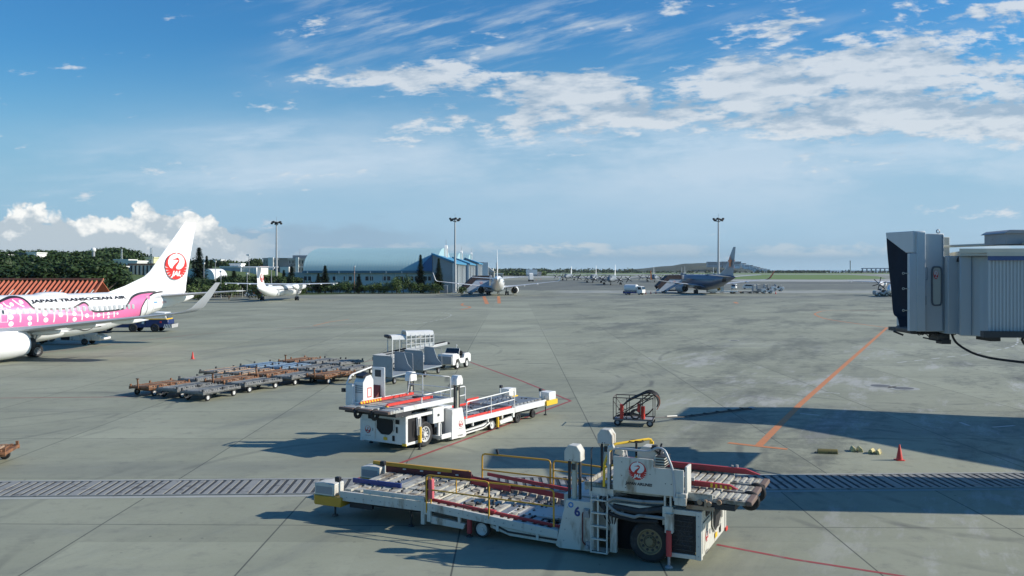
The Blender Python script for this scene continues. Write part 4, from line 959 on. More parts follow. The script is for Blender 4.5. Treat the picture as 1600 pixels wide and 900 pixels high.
        for st in [[(18.53, 4.25), (18.65, 3.57), (18.63, 3.02)], [(20.19, 3.74), (20.23, 2.97)], [(21.79, 3.84), (21.82, 3.35), (21.76, 2.85)], [(23.0, 3.79), (23.09, 3.29), (23.08, 2.83)], [(24.5, 3.81), (24.58, 3.39), (24.58, 2.92)], [(25.8, 3.55), (25.82, 2.99)], [(26.89, 3.5), (26.93, 2.98)], [(28.08, 3.54), (28.14, 3.01)], [(18.41, 4.95), (18.68, 4.6), (19.15, 4.32)], [(17.42, 4.71), (17.58, 4.46), (17.95, 4.33)]]:
            pol += ribbon(smooth2(st, 3), .13)
        v_, f_ = fus_decal(pol, .026); m = MB(); m.add(v_, f_); m.build('livery_spots', JW, lv, recalc=False)
        pol = ribbon(upc[:-3], [.16]*8+[.17]*(len(upc)-11))+ribbon(smooth2([(35.1, 5.27), (33.61, 5.11), (32.45, 4.66), (31.92, 4.24), (31.55, 3.69), (31.66, 3.0), (31.75, 2.55), (31.2, 2.38), (30.31, 2.40), (29.2, 2.65), (28.54, 2.60)], 4), .12)
        v_, f_ = fus_decal(pol, .034); m = MB(); m.add(v_, f_); m.build('livery_outline', INK, lv, recalc=False)
        v_, f_ = fus_decal(ribbon(smooth2([(22.65, 1.8), (23.27, 1.95), (23.98, 2.1), (24.45, 2.09), (25.3, 1.9), (25.77, 1.95), (26.17, 2.15), (27.0, 2.2)], 4), .07), .02); m = MB(); m.add(v_, f_); m.build('livery_outline', INK, lv, recalc=False)
        # airline name
        v0, f0 = textgeo('JAPAN TRANSOCEAN AIR', .36, .016)
        bm = bmesh.new(); vv = [bm.verts.new(v) for v in v0]; [bm.faces.new([vv[i] for i in f]) for f in f0]
        w0 = max(v.x for v in v0)-min(v.x for v in v0); k = 9.95/w0
        for z in (-.15, -.1, -.05, 0, .05, .1, .15): bmesh.ops.bisect_plane(bm, geom=bm.verts[:]+bm.edges[:]+bm.faces[:], plane_co=(0, z, 0), plane_no=(0, 1, 0), dist=1e-5)
        bm.verts.index_update(); m = MB(); vs = []
        for v in bm.verts:
            s = 24.95+v.co.x*k; z = 4.72+(s-19.9)*.012+v.co.y*.95; zc, rz_, ry = prof(s); y = surf(s, z); ny, nz = y/(ry*ry), (z-zc)/(rz_*rz_); L = math.hypot(ny, nz); vs.append((SG-s, y+.03*ny/L, z+.03*nz/L))
        m.add(vs, [tuple(v.index for v in f.verts) for f in bm.faces]); bm.free(); m.build('lettering', INK, r, recalc=False, flat=True)
        # small registration marks and door
        for tx, s0, z0, sz, mt in (('JA06RK', 34.15, 4.76, .42, GREY), ('J-JTA', 34.75, 4.24, .30, RED)):
            v0, f0 = textgeo(tx, sz, .002); m = MB(); m.add([(SG-(s0+v.x), surf(s0+v.x, z0+v.y)+.02, z0+v.y) for v in v0], f0); m.build('registration', mt, r, recalc=False, flat=True)
        v_, f_ = fus_decal([[(33.25, 4.2), (33.75, 4.2), (33.75, 4.32), (33.25, 4.32)]], .02); m = MB(); m.add(v_, f_); m.build('flag_mark', pm('flag_blue', (.05, .25, .5), .4), r, recalc=False)
        v_, f_ = fus_decal(ribbon([(33.5, 3.55), (35.4, 3.66)], .05), .02); m = MB(); m.add(v_, f_); m.build('small_lettering', JG, r, recalc=False)
        dl = [(32.42, 4.86), (33.25, 4.86), (33.25, 3.05), (32.42, 3.05), (32.42, 4.86)]
        v_, f_ = fus_decal([dl[:4]], .03); m = MB(); m.add(v_, f_); dr_ = m.build('door', JW, r, recalc=False)
        v_, f_ = fus_decal(ribbon(dl, .04), .036); m = MB(); m.add(v_, f_); m.build('seal', JG, dr_, recalc=False)
        v_, f_ = fus_decal([[(32.45, 4.83), (32.95, 4.83), (32.6, 4.4)]], .036); m = MB(); m.add(v_, f_); m.build('door_mark', PINK, dr_, recalc=False)
        dl = [(16.9, 4.26), (17.55, 4.26), (17.5, 3.1), (16.9, 3.1), (16.9, 4.26)]
        v_, f_ = fus_decal(ribbon(dl, .07), .032); m = MB(); m.add(v_, f_); m.build('exit_outline', JW, r, recalc=False)
        ws = [16.55, 17.15, 17.77, 18.43, 19.03, 19.6, 20.19, 20.74, 21.29, 21.87, 22.45, 23.08, 23.64, 24.25, 24.86, 25.46, 26.04, 26.59, 27.16, 27.69, 28.24, 28.84, 29.41, 29.93, 30.46]
        for s in ws:
            def oval(a, b_): return [[(s+a*math.copysign(abs(math.cos(2*pi*k/12))**.6, math.cos(2*pi*k/12)), 3.94+b_*math.copysign(abs(math.sin(2*pi*k/12))**.6, math.sin(2*pi*k/12))) for k in range(12)]]
            v_, f_ = fus_decal(oval(.17, .24), .040); m = MB(); m.add(v_, f_); fr = m.build('window', JG, r, recalc=False)
            v_, f_ = fus_decal(oval(.10, .16), .048); m = MB(); m.add(v_, f_); m.build('pane', pm('cabin_glass', (.42, .44, .44), .15) if s != 17.15 else GLASS, fr, recalc=False)
        put_crane(fin, Tm((SG-36.75, .34, 7.93)) @ Rz(pi) @ Matrix.Rotation(R(1), 4, 'X'), 1.40, LOGO2, JW, 'emblem', .012)
    elif kind == 'blue':
        put_crane(fin, Tm((SG-36.75, .36, 7.93)) @ Rz(pi), 1.40, LOGO2, JW, 'emblem', .02)
        m = MB()
        for sd in (1, -1):
            v_, f_ = fus_decal([[(6+i*.52, 3.75), (6.28+i*.52, 3.75), (6.28+i*.52, 4.1), (6+i*.52, 4.1)] for i in range(46)], .02, sd); m.add(v_, f_)
        m.build('window_row', GLASS, r, recalc=False)
    else:
        for sd in (1, -1):
            m = MB(); cx, cz = SG-37.1, 8.6; P_ = []
            for k in range(10):
                a = pi/2+2*pi*k/10; q = (2.0 if k % 2 == 0 else .8); P_.append((cx+q*.7*math.cos(a), sd*.42, cz+q*math.sin(a)))
            m.add(P_, [tuple(range(10))]); m.build('star_mark', ORG, fin, recalc=False)
        m = MB(); v_, f_ = fus_decal([[(34.3, 5.0), (36.0, 5.0), (34.9, 3.4), (33.2, 3.4)]], .02); m.add(v_, f_); m.build('tail_mark', INK, r, recalc=False)
        m = MB()
        for sd in (1, -1):
            v_, f_ = fus_decal([[(6+i*.52, 3.75), (6.28+i*.52, 3.75), (6.28+i*.52, 4.1), (6+i*.52, 4.1)] for i in range(46)], .02, sd); m.add(v_, f_)
        m.build('window_row', GLASS, r, recalc=False)
    return r
airliner('airliner', 'pink spotted white twin jet with a red crane fin at the left edge', (-43.555, 78.549, 0), R(242), 1.0, 'pink')
airliner('airliner', 'white twin jet seen from behind in front of the hangars', (-4.25, 268, 0), R(90.4), 1.05, 'blue')
airliner('airliner', 'silver grey twin jet seen from behind with an orange star on its fin', (61.5, 286, 0), R(100.5), 1.14, 'silver')

# high wing turboprop
def turboprop(label, loc, rz):
    r = thing('turboprop', label, 'turboprop', loc, rz)
    pr = [(0, 1.9, .05), (.6, 1.95, .6), (2, 2.15, 1.1), (4, 2.35, 1.35), (22, 2.35, 1.35), (26, 2.65, 1.1), (29.5, 3.1, .65), (31.6, 3.4, .2)]; G = 16.3
    m = MB(); m.loft([[(G-s, q*math.cos(2*pi*k/28), z+q*math.sin(2*pi*k/28)) for k in range(28)] for s, z, q in pr]); m.build('fuselage', JW, r, ang=50)
    m = MB(); m.loft([foil(G-25.0, 6.6, 0, 3.2, .04, True), foil(G-27.2, 4.6, 0, 4.4, .10, True), foil(G-29.6, 3.0, 0, 8.1, .10, True)]); fin = m.build('fin', JW, r)
    put_crane(fin, Tm((G-29.4, .28, 5.7)) @ Rz(pi), .95, LOGO2, JW, 'emblem', .012); put_crane(fin, Tm((G-29.4, -.28, 5.7)), .95, LOGO2, JW, 'emblem', .012)
    m = MB(); m.loft([foil(G-30.6, 1.3, -4.6, 8.2, .1), foil(G-29.3, 2.6, 0, 8.15, .12), foil(G-30.6, 1.3, 4.6, 8.2, .1)]); m.build('tailplane', JW, r)
    m = MB(); m.loft([foil(G-14.6, 1.4, -14.2, 4.25, .12), foil(G-13.3, 3.1, -4.4, 3.95, .14), foil(G-13.3, 3.1, 4.4, 3.95, .14), foil(G-14.6, 1.4, 14.2, 4.25, .12)]); wg = m.build('wing', WWH if 0 else JW, r)
    for sd in (1, -1):
        for yy in (7.5, 10.5, 13.6): m = MB(); m.lathe([(.01, 0), (.14, -.4), (.12, -1.2), (.01, -1.7)], (G-15.3, sd*yy, 4.0), 'x', 8); m.build('flap_fairing', JW, wg)
        m = MB(); rg = []
        for s, q, z in ((9.6, .35, 3.5), (10.4, .62, 3.45), (13, .75, 3.4), (17, .72, 3.3), (19, .35, 3.6), (20, .05, 3.8)): rg.append([(G-s, sd*4.4+q*.85*math.cos(2*pi*k/18), z+q*1.05*math.sin(2*pi*k/18)) for k in range(18)])
        m.loft(rg); n_ = m.build('engine', JW, r, ang=60)
        m = MB(); m.lathe([(.35, 0), (.28, .4), (.01, .8)], (G-9.6, sd*4.4, 3.5), 'x', 12); hb = m.build('propeller', GREY, n_)
        m = MB()
        for k in range(6):
            a = 2*pi*k/6+.3; c_, s_ = math.cos(a), math.sin(a)
            m.add([(G-9.4+dx_, sd*4.4+c_*q-s_*w_, 3.5+s_*q+c_*w_) for q, w_, dx_ in ((.25, .1, 0), (2.0, .14, 0), (2.0, -.1, .05), (.25, -.1, .08))]+[(G-9.34+dx_, sd*4.4+c_*q-s_*w_, 3.5+s_*q+c_*w_) for q, w_, dx_ in ((.25, .1, 0), (2.0, .14, 0), (2.0, -.1, .05), (.25, -.1, .08))], [(0, 1, 2, 3), (7, 6, 5, 4), (0, 1, 5, 4), (1, 2, 6, 5), (2, 3, 7, 6), (3, 0, 4, 7)])
        m.build('blade', DARK, hb)
        m = MB(); m.cyl((0, sd*4.4, .5), (0, sd*4.4, 2.9), .13); m.tube([(0, sd*4.4, 1.4), (1.4, sd*4.4, 2.8)], .08, 6); m.bx(-.6, .7, sd*4.4-.42, sd*4.4-.38, 1.8, 2.9); gr = m.build('landing_gear', GREY, r)
        for k in (-.28, .28): wheel(gr, (0, sd*4.4+k, .5), .5, .32, GREY, .5, 1 if k > 0 else -1)
    m = MB(); m.cyl((14.0, 0, .3), (14.0, 0, 1.4), .08); gr = m.build('landing_gear', GREY, r)
    for k in (-.2, .2): wheel(gr, (14.0, k, .3), .3, .18, GREY, .5, 1 if k > 0 else -1)
    m = MB()
    for sd in (1, -1):
        for i in range(24): x = G-5-i*.75; m.bx(x, x+.3, sd*1.30, sd*1.345, 2.55, 2.95)
    m.build('window_row', GLASS, r)
    m = MB(); m.bx(G-6.0, G-5.1, 1.0, 1.36, 1.5, 3.1); m.bx(G-21.5, G-20.4, -1.37, -1.0, 1.6, 3.0); m.build('door', JG, r)
    return r
tp = turboprop('white high wing turboprop with a T tail parked left of the long hangar', (-57.6, 222, 0), R(86))
dup(tp, (113.5, 262, 0), R(270-33), 'white high wing turboprop half hidden behind the boarding bridge')

# four engined patrol aircraft far across the field
def patrol():
    r = thing('patrol_aircraft', None, 'patrol aircraft'); G = 14
    pr = [(0, 2.6, .05), (.8, 2.65, .8), (2.5, 2.9, 1.4), (4.5, 3.1, 1.75), (22, 3.1, 1.75), (27, 3.6, 1.2), (30, 3.9, .6), (35.5, 4.1, .12)]
    m = MB(); m.loft([[(G-s, q*math.cos(2*pi*k/20), z+q*math.sin(2*pi*k/20)) for k in range(20)] for s, z, q in pr]); m.build('fuselage', P3G, r, ang=50)
    m = MB(); m.loft([foil(G-26.5, 5.0, 0, 4.4, .06, True), foil(G-29.2, 2.0, 0, 10.3, .06, True)]); m.build('fin', JW, r)
    for sd in (1, -1):
        m = MB(); m.loft([foil(G-26.6, 3.6, 0, 4.4, .1), foil(G-27.6, 1.8, sd*6.4, 4.9, .1)]); m.build('tailplane', P3G, r)
        m = MB(); m.loft([foil(G-11.5, 5.6, 0, 2.3, .13), foil(G-12.8, 2.4, sd*15, 3.4, .12)]); wg = m.build('wing', P3G, r)
        for yy, zz in ((4.2, 2.7), (8.6, 3.0)):
            m = MB(); m.lathe([(.3, 1.2), (.55, .6), (.62, -1.5), (.3, -4.2), (.01, -4.6)], (G-9.9, sd*yy, zz), 'x', 12); en = m.build('engine', JG, wg)
            m = MB(); 
            for k in range(4):
                a = pi/4+pi*k/2+.2; m.obx((G-8.55, sd*yy+math.cos(a)*1.05, zz+math.sin(a)*1.05), .12, .35, 2.0, rx=a-pi/2)
            m.lathe([(.3, 0), (.01, .7)], (G-8.7, sd*yy, zz), 'x', 8); m.build('propeller', DARK, wg)
        m = MB(); m.cyl((0, sd*4.2, .5), (0, sd*4.2, 2.6), .15, n=8); gr = m.build('landing_gear', GREY, r)
        for k in (-.35, .35): 
            q = MB(); q.lathe([(.01, -.2), (.55, -.2), (.6, 0), (.55, .2), (.01, .2)], (0, sd*4.2+k, .6), 'y', 12); q.build('wheel', RUB, gr)
    m = MB(); m.cyl((8.5, 0, .4), (8.5, 0, 2.0), .12, n=8); m.lathe([(.01, -.25), (.45, -.25), (.45, .25), (.01, .25)], (8.5, 0, .45), 'y', 12); m.build('landing_gear', DARK, r)
    m = MB()
    for sd in (1, -1): m.bx(G-3.2, G-2.2, sd*.5-.5, sd*.5+.5, 3.9, 4.25)
    m.build('cockpit_window', GLASS, r); return r
pa = patrol(); first_ = True; pgp = 'grey patrol aircraft parked far across the field'
for fx, gy, lb, a in ((962, 445, 'nearest grey four propeller patrol aircraft, left of the fuel truck', 236), (932, 441.6, 'second nearest patrol aircraft, just left of the nearest one', 238), (893, 438, 'patrol aircraft farthest left in the parked row', 236), (1022.5, 440.5, 'patrol aircraft seen above the fuel truck, left of the stair truck', 240), (1071, 437.5, 'patrol aircraft whose fin rises right behind the stair truck canopy', 240), (1066, 434.5, 'patrol aircraft half hidden behind the one at the stair truck', 240), (1115.5, 436.5, 'patrol aircraft whose fin shows just left of the silver jet tail', 240)):
    Y = EYE*FPX/(gy-422); a = R(a+22); Yf = Y+14*abs(math.sin(a))*.9; x = (fx-800)/FPX*Yf+15*math.cos(a)
    if first_: pa.location = (x, Y, 0); pa.rotation_euler = (0, 0, a); o = pa; first_ = False; tag(o, lb, None, pgp)
    else: dup(pa, (x, Y, 0), a, lb, 1.0, pgp)
# ================================================================ container loaders
def rail(m, pts, r=.025, n=8): m.tube(smooth_corners(pts), r, n)
def smooth_corners(pts, c_=.10):
    if len(pts) < 3: return pts
    o = [pts[0]]
    for a, p, b_ in zip(pts, pts[1:], pts[2:]):
        a, p, b_ = Vector(a), Vector(p), Vector(b_); u = (a-p); v = (b_-p); k = min(c_, u.length*.45, v.length*.45)
        p0 = p+u.normalized()*k; p1 = p+v.normalized()*k
        o += [tuple(p0), tuple(p0*.25+p*.5+p1*.25), tuple(p1)]
    return o+[pts[-1]]
def loader(kind, label, loc, rz):
    A = kind == 'A'                                   # A: near, worn with yellow rails; B: clean white rails, red guides
    r = thing('container_loader', label, 'cargo loader', loc, rz); rg = random.Random(3 if A else 8)
    body = WHITE if A else WHITE2; rc = YEL if A else WHITE2; gd = RED if A else RED2; rim = RIMB if A else RIMW
    slat = WORN if A else SLAT
    y0, y1 = .0 if A else .25, 3.0 if A else 2.76
    # --- front chassis
    m = MB()
    m.bx(-.14, -.02, y0+.06, y1-.06, .28, 1.44)                                  # front wall behind the panel
    for y in (y0, y1-.14): 
        m.prism([(-.14, .25), (0, .25), (0, 1.46), (-.14, 1.46)], 'y', y, y+.14)
        m.prism([(-.80, 1.30), (-.14, 1.30), (-.14, 1.46), (-2.35, 1.46), (-2.35, 1.34), (-2.15, .95), (-2.05, .95), (-2.22, 1.32), (-.80, 1.32)] if 0 else [(-2.4, 1.34), (-.14, 1.34), (-.14, 1.46), (-2.4, 1.46)], 'y', y+.02, y+.12)
        m.prism([(-2.4, .15), (-2.22, .15), (-2.22, 1.0), (-1.95, 1.34), (-2.4, 1.34)], 'y', y+.02, y+.12)
        m.bx(-.82, -.14, y+.02, y+.12, .25, .36)
    m.bx(-3.9, -.14, y0+.55, y1-.55, .55, 1.40)                                  # frame core
    ch = m.build('chassis', body, r, bev=.008)
    for y in (y0+.03, y1-.05): m = MB(); m.bx(-.78, -.16, y, y+.02, .38, 1.32); m.build('engine_bay', BLACK, r); m = MB(); m.bx(-2.3, -.80, y0+.30, y0+.54, .2, 1.33); m.build('wheel_well', BLACK, r); m = MB(); m.bx(-2.3, -.80, y1-.54, y1-.30, .2, 1.33); m.build('wheel_well', BLACK, r)
    m = MB()
    for k in range(40): m.cyl((-.75+rg.random()*.55, y0+.045, .45+rg.random()*.8), (-.75+rg.random()*.55, y0+.03, .45+rg.random()*.8), .015, n=5)
    for k in range(7): m.bx(-.72, -.22, y0+.015, y0+.028, .45+k*.12, .475+k*.12)
    m.build('grille', DARK, r)
    # front face details: access door, radiator opening, small vents
    W_ = y1-y0
    f = lambda a: y1-a*W_/2.5                        # a = distance from the port corner in the 2.5 m measured width
    m = MB(); m.bx(.0, .012, f(2.43), f(1.66), .41, 1.15); d_ = m.build('door', body, ch, bev=.004)
    m = MB(); m.bx(.012, .03, f(1.80), f(1.76), .72, .84); m.build('handle', GREY, d_)
    put_crane(d_, Tm((.018, f(2.05), .76)) @ Rz(pi/2), .16, LOGO)
    m = MB(); m.add([(.006, f(a), z) for a, z in ((1.57, 1.30), (.64, 1.30), (.64, .82), (.85, .63), (1.32, .63), (1.57, .85))], [tuple(range(6))])
    m.bx(.0, .008, f(.55), f(.35), 1.12, 1.30); m.bx(.0, .008, f(.52), f(.44), .75, 1.0); m.bx(.0, .008, f(.72), f(.6), .40, .62); m.bx(0, .008, f(2.05), f(1.72), 1.22, 1.42); m.build('front_opening', BLACK, ch)
    m = MB(); rail(m, [(.03, f(1.57), 1.31), (.03, f(.63), 1.31), (.03, f(.63), .82), (.03, f(.85), .62), (.03, f(1.32), .62), (.03, f(1.58), .85), (.03, f(1.57), 1.31)], .012, 6); m.build('opening_trim', body, ch)
    m = MB(); m.bx(0, .01, f(1.2), f(1.0), .40, .52); m.build('notice_plate', YEL2, ch)
    m = MB(); m.obx((.02, f(.03)-.03, .30), .03, .22, .10); m.build('marker_light', RED2 if A else YEL2, ch)
    if A: put_text(ch, '6023', .13, Tm((.012, f(2.0), .33)) @ Rz(pi/2), DARK, .003)
    else: put_text(ch, 'JAPAN AIRLINES', .045, Tm((.020, f(2.05), .50)) @ Rz(pi/2), DARK)
    # wheels
    for y, o_ in ((y0+.22, -1), (y1-.22, 1)): wheel(r, (-1.35, y, .54), .54, .36, rim, .60, o_, 32)
    for y, o_ in ((.25, -1), (2.75, 1)): wheel(r, (-6.22, y, .24), .24, .18, RIMW, .7, o_, 20)
    if not A:
        for y, o_ in ((.3, -1), (2.7, 1)): wheel(r, (-8.55, y, .26), .26, .18, DARK, .55, o_, 18); wheel(r, (-10.0, y, .24), .20, .16, DARK, .55, o_, 18)
    # stabiliser jacks
    for y, s_ in ((y0-.10, 1), (y1+.10, -1)):
        m = MB(); m.cyl((-.80, y, .30), (-.80, y, .95), .075, n=12); j = m.build('jack', RED if A else YEL2, r)
        m = MB(); m.cyl((-.80, y, .05), (-.80, y, .32), .035, n=8); m.lathe([(.10, 0), (.08, .04), (.03, .06)], (-.80, y, .01), 'z', 14); m.build('foot', DARK if not A else GREY, j)
        m = MB(); m.bx(-.90, -.70, y-.03, y+.13*s_+.02, .88, 1.36); m.build('bracket', body, j)
        if not A:
            m = MB(); 
            for k in range(4): m.tube([(-.55-k*.10, y+.02, 1.30), (-.57-k*.10, y-.03*s_, .9), (-.60-k*.10, y+.02, .62)], .022, 6)
            m.build('hose', GREY, r)
    # hydraulic arms on the near side
    if A:
        m = MB(); rail(m, [(-.95, -.04, 1.62), (-1.5, -.05, 1.58), (-2.3, -.05, 1.60), (-2.5, -.05, 1.45), (-2.2, -.05, 1.22), (-1.7, -.05, 1.16), (-1.6, -.05, 1.22), (-.9, -.05, 1.22)], .045, 6); m.build('lift_arm', pm('arm_grey', (.27, .28, .27), .5, dirt=.5), r)
        m = MB(); rail(m, [(-2.4, -.02, 1.62), (-2.62, -.04, 1.42), (-2.4, -.03, 1.15), (-1.7, -.02, 1.06), (-1.1, -.02, 1.12)], .05, 8); rail(m, [(-2.6, .05, 1.7), (-2.7, -.02, 1.4), (-2.5, .02, 1.2)], .03, 6); m.build('hydraulic_hose', RUB, r)
        m = MB(); m.tube([(-2.3, .03, 1.35), (-1.6, .03, 1.30), (-.9, .03, 1.45)], .09, 8); m.build('lift_cylinder', DARK, r)
        m = MB(); m.bx(-.98, -.72, -.06, .02, 1.05, 1.52); m.bx(-.95, -.90, -.04, .02, 1.5, 1.85); m.bx(-.80, -.75, -.04, .02, 1.5, 1.85); m.build('arm_guard', WHITE, r, bev=.006)
    # scissor links
    m = MB()
    for y in (y0+.7, y1-.7):
        m.obx((-1.4, y, 1.5), 2.7, .08, .14, ry=.13); m.obx((-1.4, y+.1, 1.5), 2.7, .08, .14, ry=-.13)
    m.build('scissor_lift', DARK, r)
    # --- side consoles with masts
    for y, s_ in ((.0, -1), (2.62, 1)):
        m = MB(); m.prism([(-3.92, .14), (-3.80, .08), (-2.83, .10), (-2.86, 1.40), (-3.62, 1.40)], 'y', y, y+.38); cs = m.build('side_console', body, r, bev=.012)
        yy = y if s_ < 0 else y+.38
        if A and s_ < 0:
            put_text(cs, '6', .34, Tm((-3.30, -.006, 1.10)), BLUE, .012)
            m = MB(); m.lathe([(.075, 0), (.075, .004), (.04, .004), (.04, 0)], (-3.48, -.008, 1.27), 'y', 20); m.build('round_mark', pm('mark_blue', (.03, .20, .50), .4), cs)
            m = MB(); rail(m, [(-3.02, -.02, 1.15), (-3.14, -.04, 1.12), (-3.14, -.04, .35), (-3.05, -.02, .25)], .018, 6); m.build('brake_hose', MAROON, cs)
            m = MB(); m.bx(-3.10, -2.94, -.07, 0, 1.0, 1.22); m.obx((-3.0, -.09, 1.15), .10, .06, .10); m.bx(-3.04, -2.92, -.06, 0, .16, .36); m.cyl((-3.0, -.02, .24), (-3.0, -.12, .24), .05); m.build('valve_box', GREY, cs)
        if not A and s_ > 0:
            put_crane(cs, Tm((-3.50, yy+.006, .72)) @ Rz(pi), .16, LOGO); put_text(cs, 'JAPAN AIRLINES', .05, Tm((-3.50, yy+.006, .50)) @ Rz(pi), DARK)
            put_text(cs, 'TUG6803', .10, Tm((-3.45, yy+.006, .20)) @ Rz(pi), DARK)
        yc = y+.19
        m = MB(); m.bx(-3.52, -3.40, yc-.10, yc+.10, .4, 2.46) if 0 else m.cyl((-3.45, yc, 1.3), (-3.45, yc, 2.44), .075, n=12); ms = m.build('lift_mast', pm('mast_ivory', (.50, .49, .40), .5, dirt=.4), r)
        m = MB(); m.cyl((-3.60, yc, .9), (-3.60, yc, 2.43), .028); m.cyl((-3.29, yc, .9), (-3.29, yc, 2.43), .028); m.bx(-3.62, -3.57, yc-.05, yc+.05, 1.2, 2.43); m.bx(-3.32, -3.27, yc-.05, yc+.05, 1.2, 2.43); m.bx(-3.5, -3.4, yc-.09, yc+.09, 2.18, 2.34); m.build('chain', DARK, ms)
        m = MB(); m.prism([(-3.68, 2.42), (-3.22, 2.42), (-3.22, 2.68), (-3.33, 2.84), (-3.57, 2.84), (-3.68, 2.68)], 'y', yc-.17, yc+.17); hd = m.build('mast_head', body, ms, bev=.012)
        m = MB(); m.cyl((-3.52, yc-.175, 2.455), (-3.52, yc+.175, 2.455), .015, n=6); m.cyl((-3.45, yc-.175, 2.455), (-3.45, yc+.175, 2.455), .015, n=6); m.build('bolt', DARK, hd)
    if not A:
        m = MB(); m.bx(-2.55, -1.80, 2.45, 2.78, .92, 1.58); bxo = m.build('cabinet', body, r, bev=.01)
        m = MB(); m.bx(-2.22, -2.10, 2.78, 2.80, 1.2, 1.3); m.build('latch', DARK, bxo)
        m = MB(); m.bx(-3.1, -2.15, 2.45, 2.95, .22, .30); m.bx(-2.22, -2.12, 2.45, 2.95, .30, .36); m.bx(-3.1, -2.15, 2.92, 2.97, .22, .42); m.tube([(-2.18, 2.9, .3), (-2.18, 2.9, .9)], .03, 6); m.build('step', body, r)
        m = MB(); m.bx(-3.1, -2.85, 2.45, 2.62, .3, 1.40); m.build('side_recess', GREY, r)
    # ladder
    if A:
        m = MB()
        for x in (-2.88, -2.44): rail(m, [(x, -.10, .12), (x, -.10, 1.0), (x+.0, -.06, 1.66)], .022, 6)
        for k in range(5): m.bx(-2.88, -2.44, -.14, -.04, .13+k*.34, .16+k*.34)
        m.bx(-2.88, -2.44, -.10, .3, .12, .16); m.tube([(-2.70, -.05, .16), (-2.70, -.05, 1.62)], .03, 4); m.build('ladder', body, r)
        m = MB(); m.bx(-2.96, -2.30, .02, .62, 1.66, 1.74); m.bx(-2.96, -2.30, .0, .03, 1.60, 1.80); m.build('landing_step', body, r)
        m = MB(); m.tube([(-2.90, -.02, 1.7), (-2.90, -.02, 2.8), (-2.87, .02, 2.84)], .018, 6); m.tube([(-2.38, .02, 1.7), (-2.38, .02, 2.75)], .022, 6); m.build('grab_rail', DARK, r)
    # --- operator station on the starboard side
    st = MB()
    if A:
        m = MB(); m.prism([(-2.28, 1.80), (-.44, 1.80), (-.44, 2.48), (-1.22, 2.48), (-1.22, 2.68), (-2.28, 2.68)], 'y', -.06, -.015); 
        m.bx(-2.28, -.44, -.015, .95, 1.78, 1.84); m.bx(-2.30, -2.25, -.05, .95, 1.84, 2.2); m.bx(-2.3, -.4, .92, .96, 1.84, 2.1)
        cab = m.build('operator_station', body, r, bev=.006)
        put_crane(cab, Tm((-1.63, -.066, 2.36)), .235, LOGO); put_text(cab, 'JAPAN AIRLINES', .095, Tm((-1.60, -.066, 2.02)), INK, .004, .2, 1.02)
        m = MB(); m.cyl((-2.05, -.07, 2.55), (-2.05, -.055, 2.55), .012, n=6)
        for x, z in ((-2.05, 2.2), (-1.2, 2.52), (-.9, 2.1), (-.75, 2.1), (-1.95, 1.9), (-1.3, 2.3)): m.cyl((x, -.07, z), (x, -.055, z), .012, n=6)
        m.build('bolt', DARK, cab)
        m = MB(); m.bx(-.62, -.36, -.10, .40, 1.76, 1.90); m.prism([(-.42, 1.90), (-.36, 1.90), (-.36, 2.56), (-.42, 2.56)], 'y', .0, .42); m.prism([(-.66, 1.60), (-.36, 1.60), (-.36, 1.80), (-.66, 1.80)], 'y', -.12, -.02); m.build('end_gate', body, r, bev=.008)
        m = MB(); m.prism([(-1.75, 2.4), (-1.15, 2.4), (-1.15, 2.72), (-1.40, 2.92), (-1.62, 2.92), (-1.75, 2.75)], 'y', .30, .72); m.bx(-1.22, -.95, .05, .5, 2.48, 2.75); cn = m.build('control_console', WHITE, r, bev=.01)
        m = MB(); m.obx((-1.25, .45, 2.84), .30, .36, .03, ry=.5); m.cyl((-1.15, .30, 2.8), (-1.10, .30, 2.96), .03); m.cyl((-1.2, .5, 2.85), (-1.15, .5, 3.0), .025); m.bx(-1.32, -1.2, .15, .3, 2.86, 3.0); m.build('instrument_panel', DARK, cn)
        m = MB()
        for k in range(4): m.bx(-1.18, -.92, .02, .5, 2.52+k*.07, 2.545+k*.07)
        m.build('vent', DARK, cn)
        m = MB(); m.lathe([(.19, 0), (.215, .015), (.19, .03), (.175, .015)], (-1.85, .55, 2.98), 'z', 22); m.cyl((-1.85, .55, 2.55), (-1.85, .55, 2.98), .03); m.tube([(-2.03, .55, 2.99), (-1.67, .55, 2.99)], .015, 6); m.build('steering_wheel', RUB, r)
        m = MB(); m.bx(-2.15, -1.80, .2, .55, 2.30, 2.36); m.obx((-2.12, .38, 2.55), .07, .38, .4, ry=-.15); m.cyl((-2.0, .38, 1.84), (-2.0, .38, 2.3), .05); m.build('seat', GREY, r)
        m = MB(); rail(m, [(-2.42, -.02, 2.86), (-1.95, 0, 2.88), (-1.35, 0, 2.86), (-1.1, -.01, 3.0), (-.92, -.03, 2.95), (-.72, -.05, 2.5), (-.66, -.07, 2.0), (-.66, -.08, 1.7)], .032, 8); rail(m, [(-2.42, -.02, 1.8), (-2.42, -.02, 2.86)], .04, 8); m.build('roll_bar', pm('tube_grey', (.45, .46, .46), .4, dirt=.3), r)
        m = MB()
        m.cyl((-2.42, -.02, 2.86), (-2.28, .0, 2.92), .07, n=10); m.obx((-2.2, .25, 2.75), .22, .18, .16, ry=.3); m.build('work_light', WHITE, r, bev=.01)
        m = MB(); rail(m, [(-2.55, -.02, 1.85), (-2.55, 0, 2.45), (-2.35, .1, 2.95), (-1.55, .95, 3.02), (-1.55, .95, 2.0)], .035, 8)
        m.tube([(-2.55, 0, 2.35), (-2.0, .2, 2.5), (-1.55, .95, 2.7)], .03, 6); m.tube([(-2.5, 0, 2.05), (-1.6, .9, 2.25)], .03, 6); m.bx(-1.60, -1.50, .92, .99, 1.8, 2.95); m.build('yellow_guard_rail', YEL2, r)
    else:
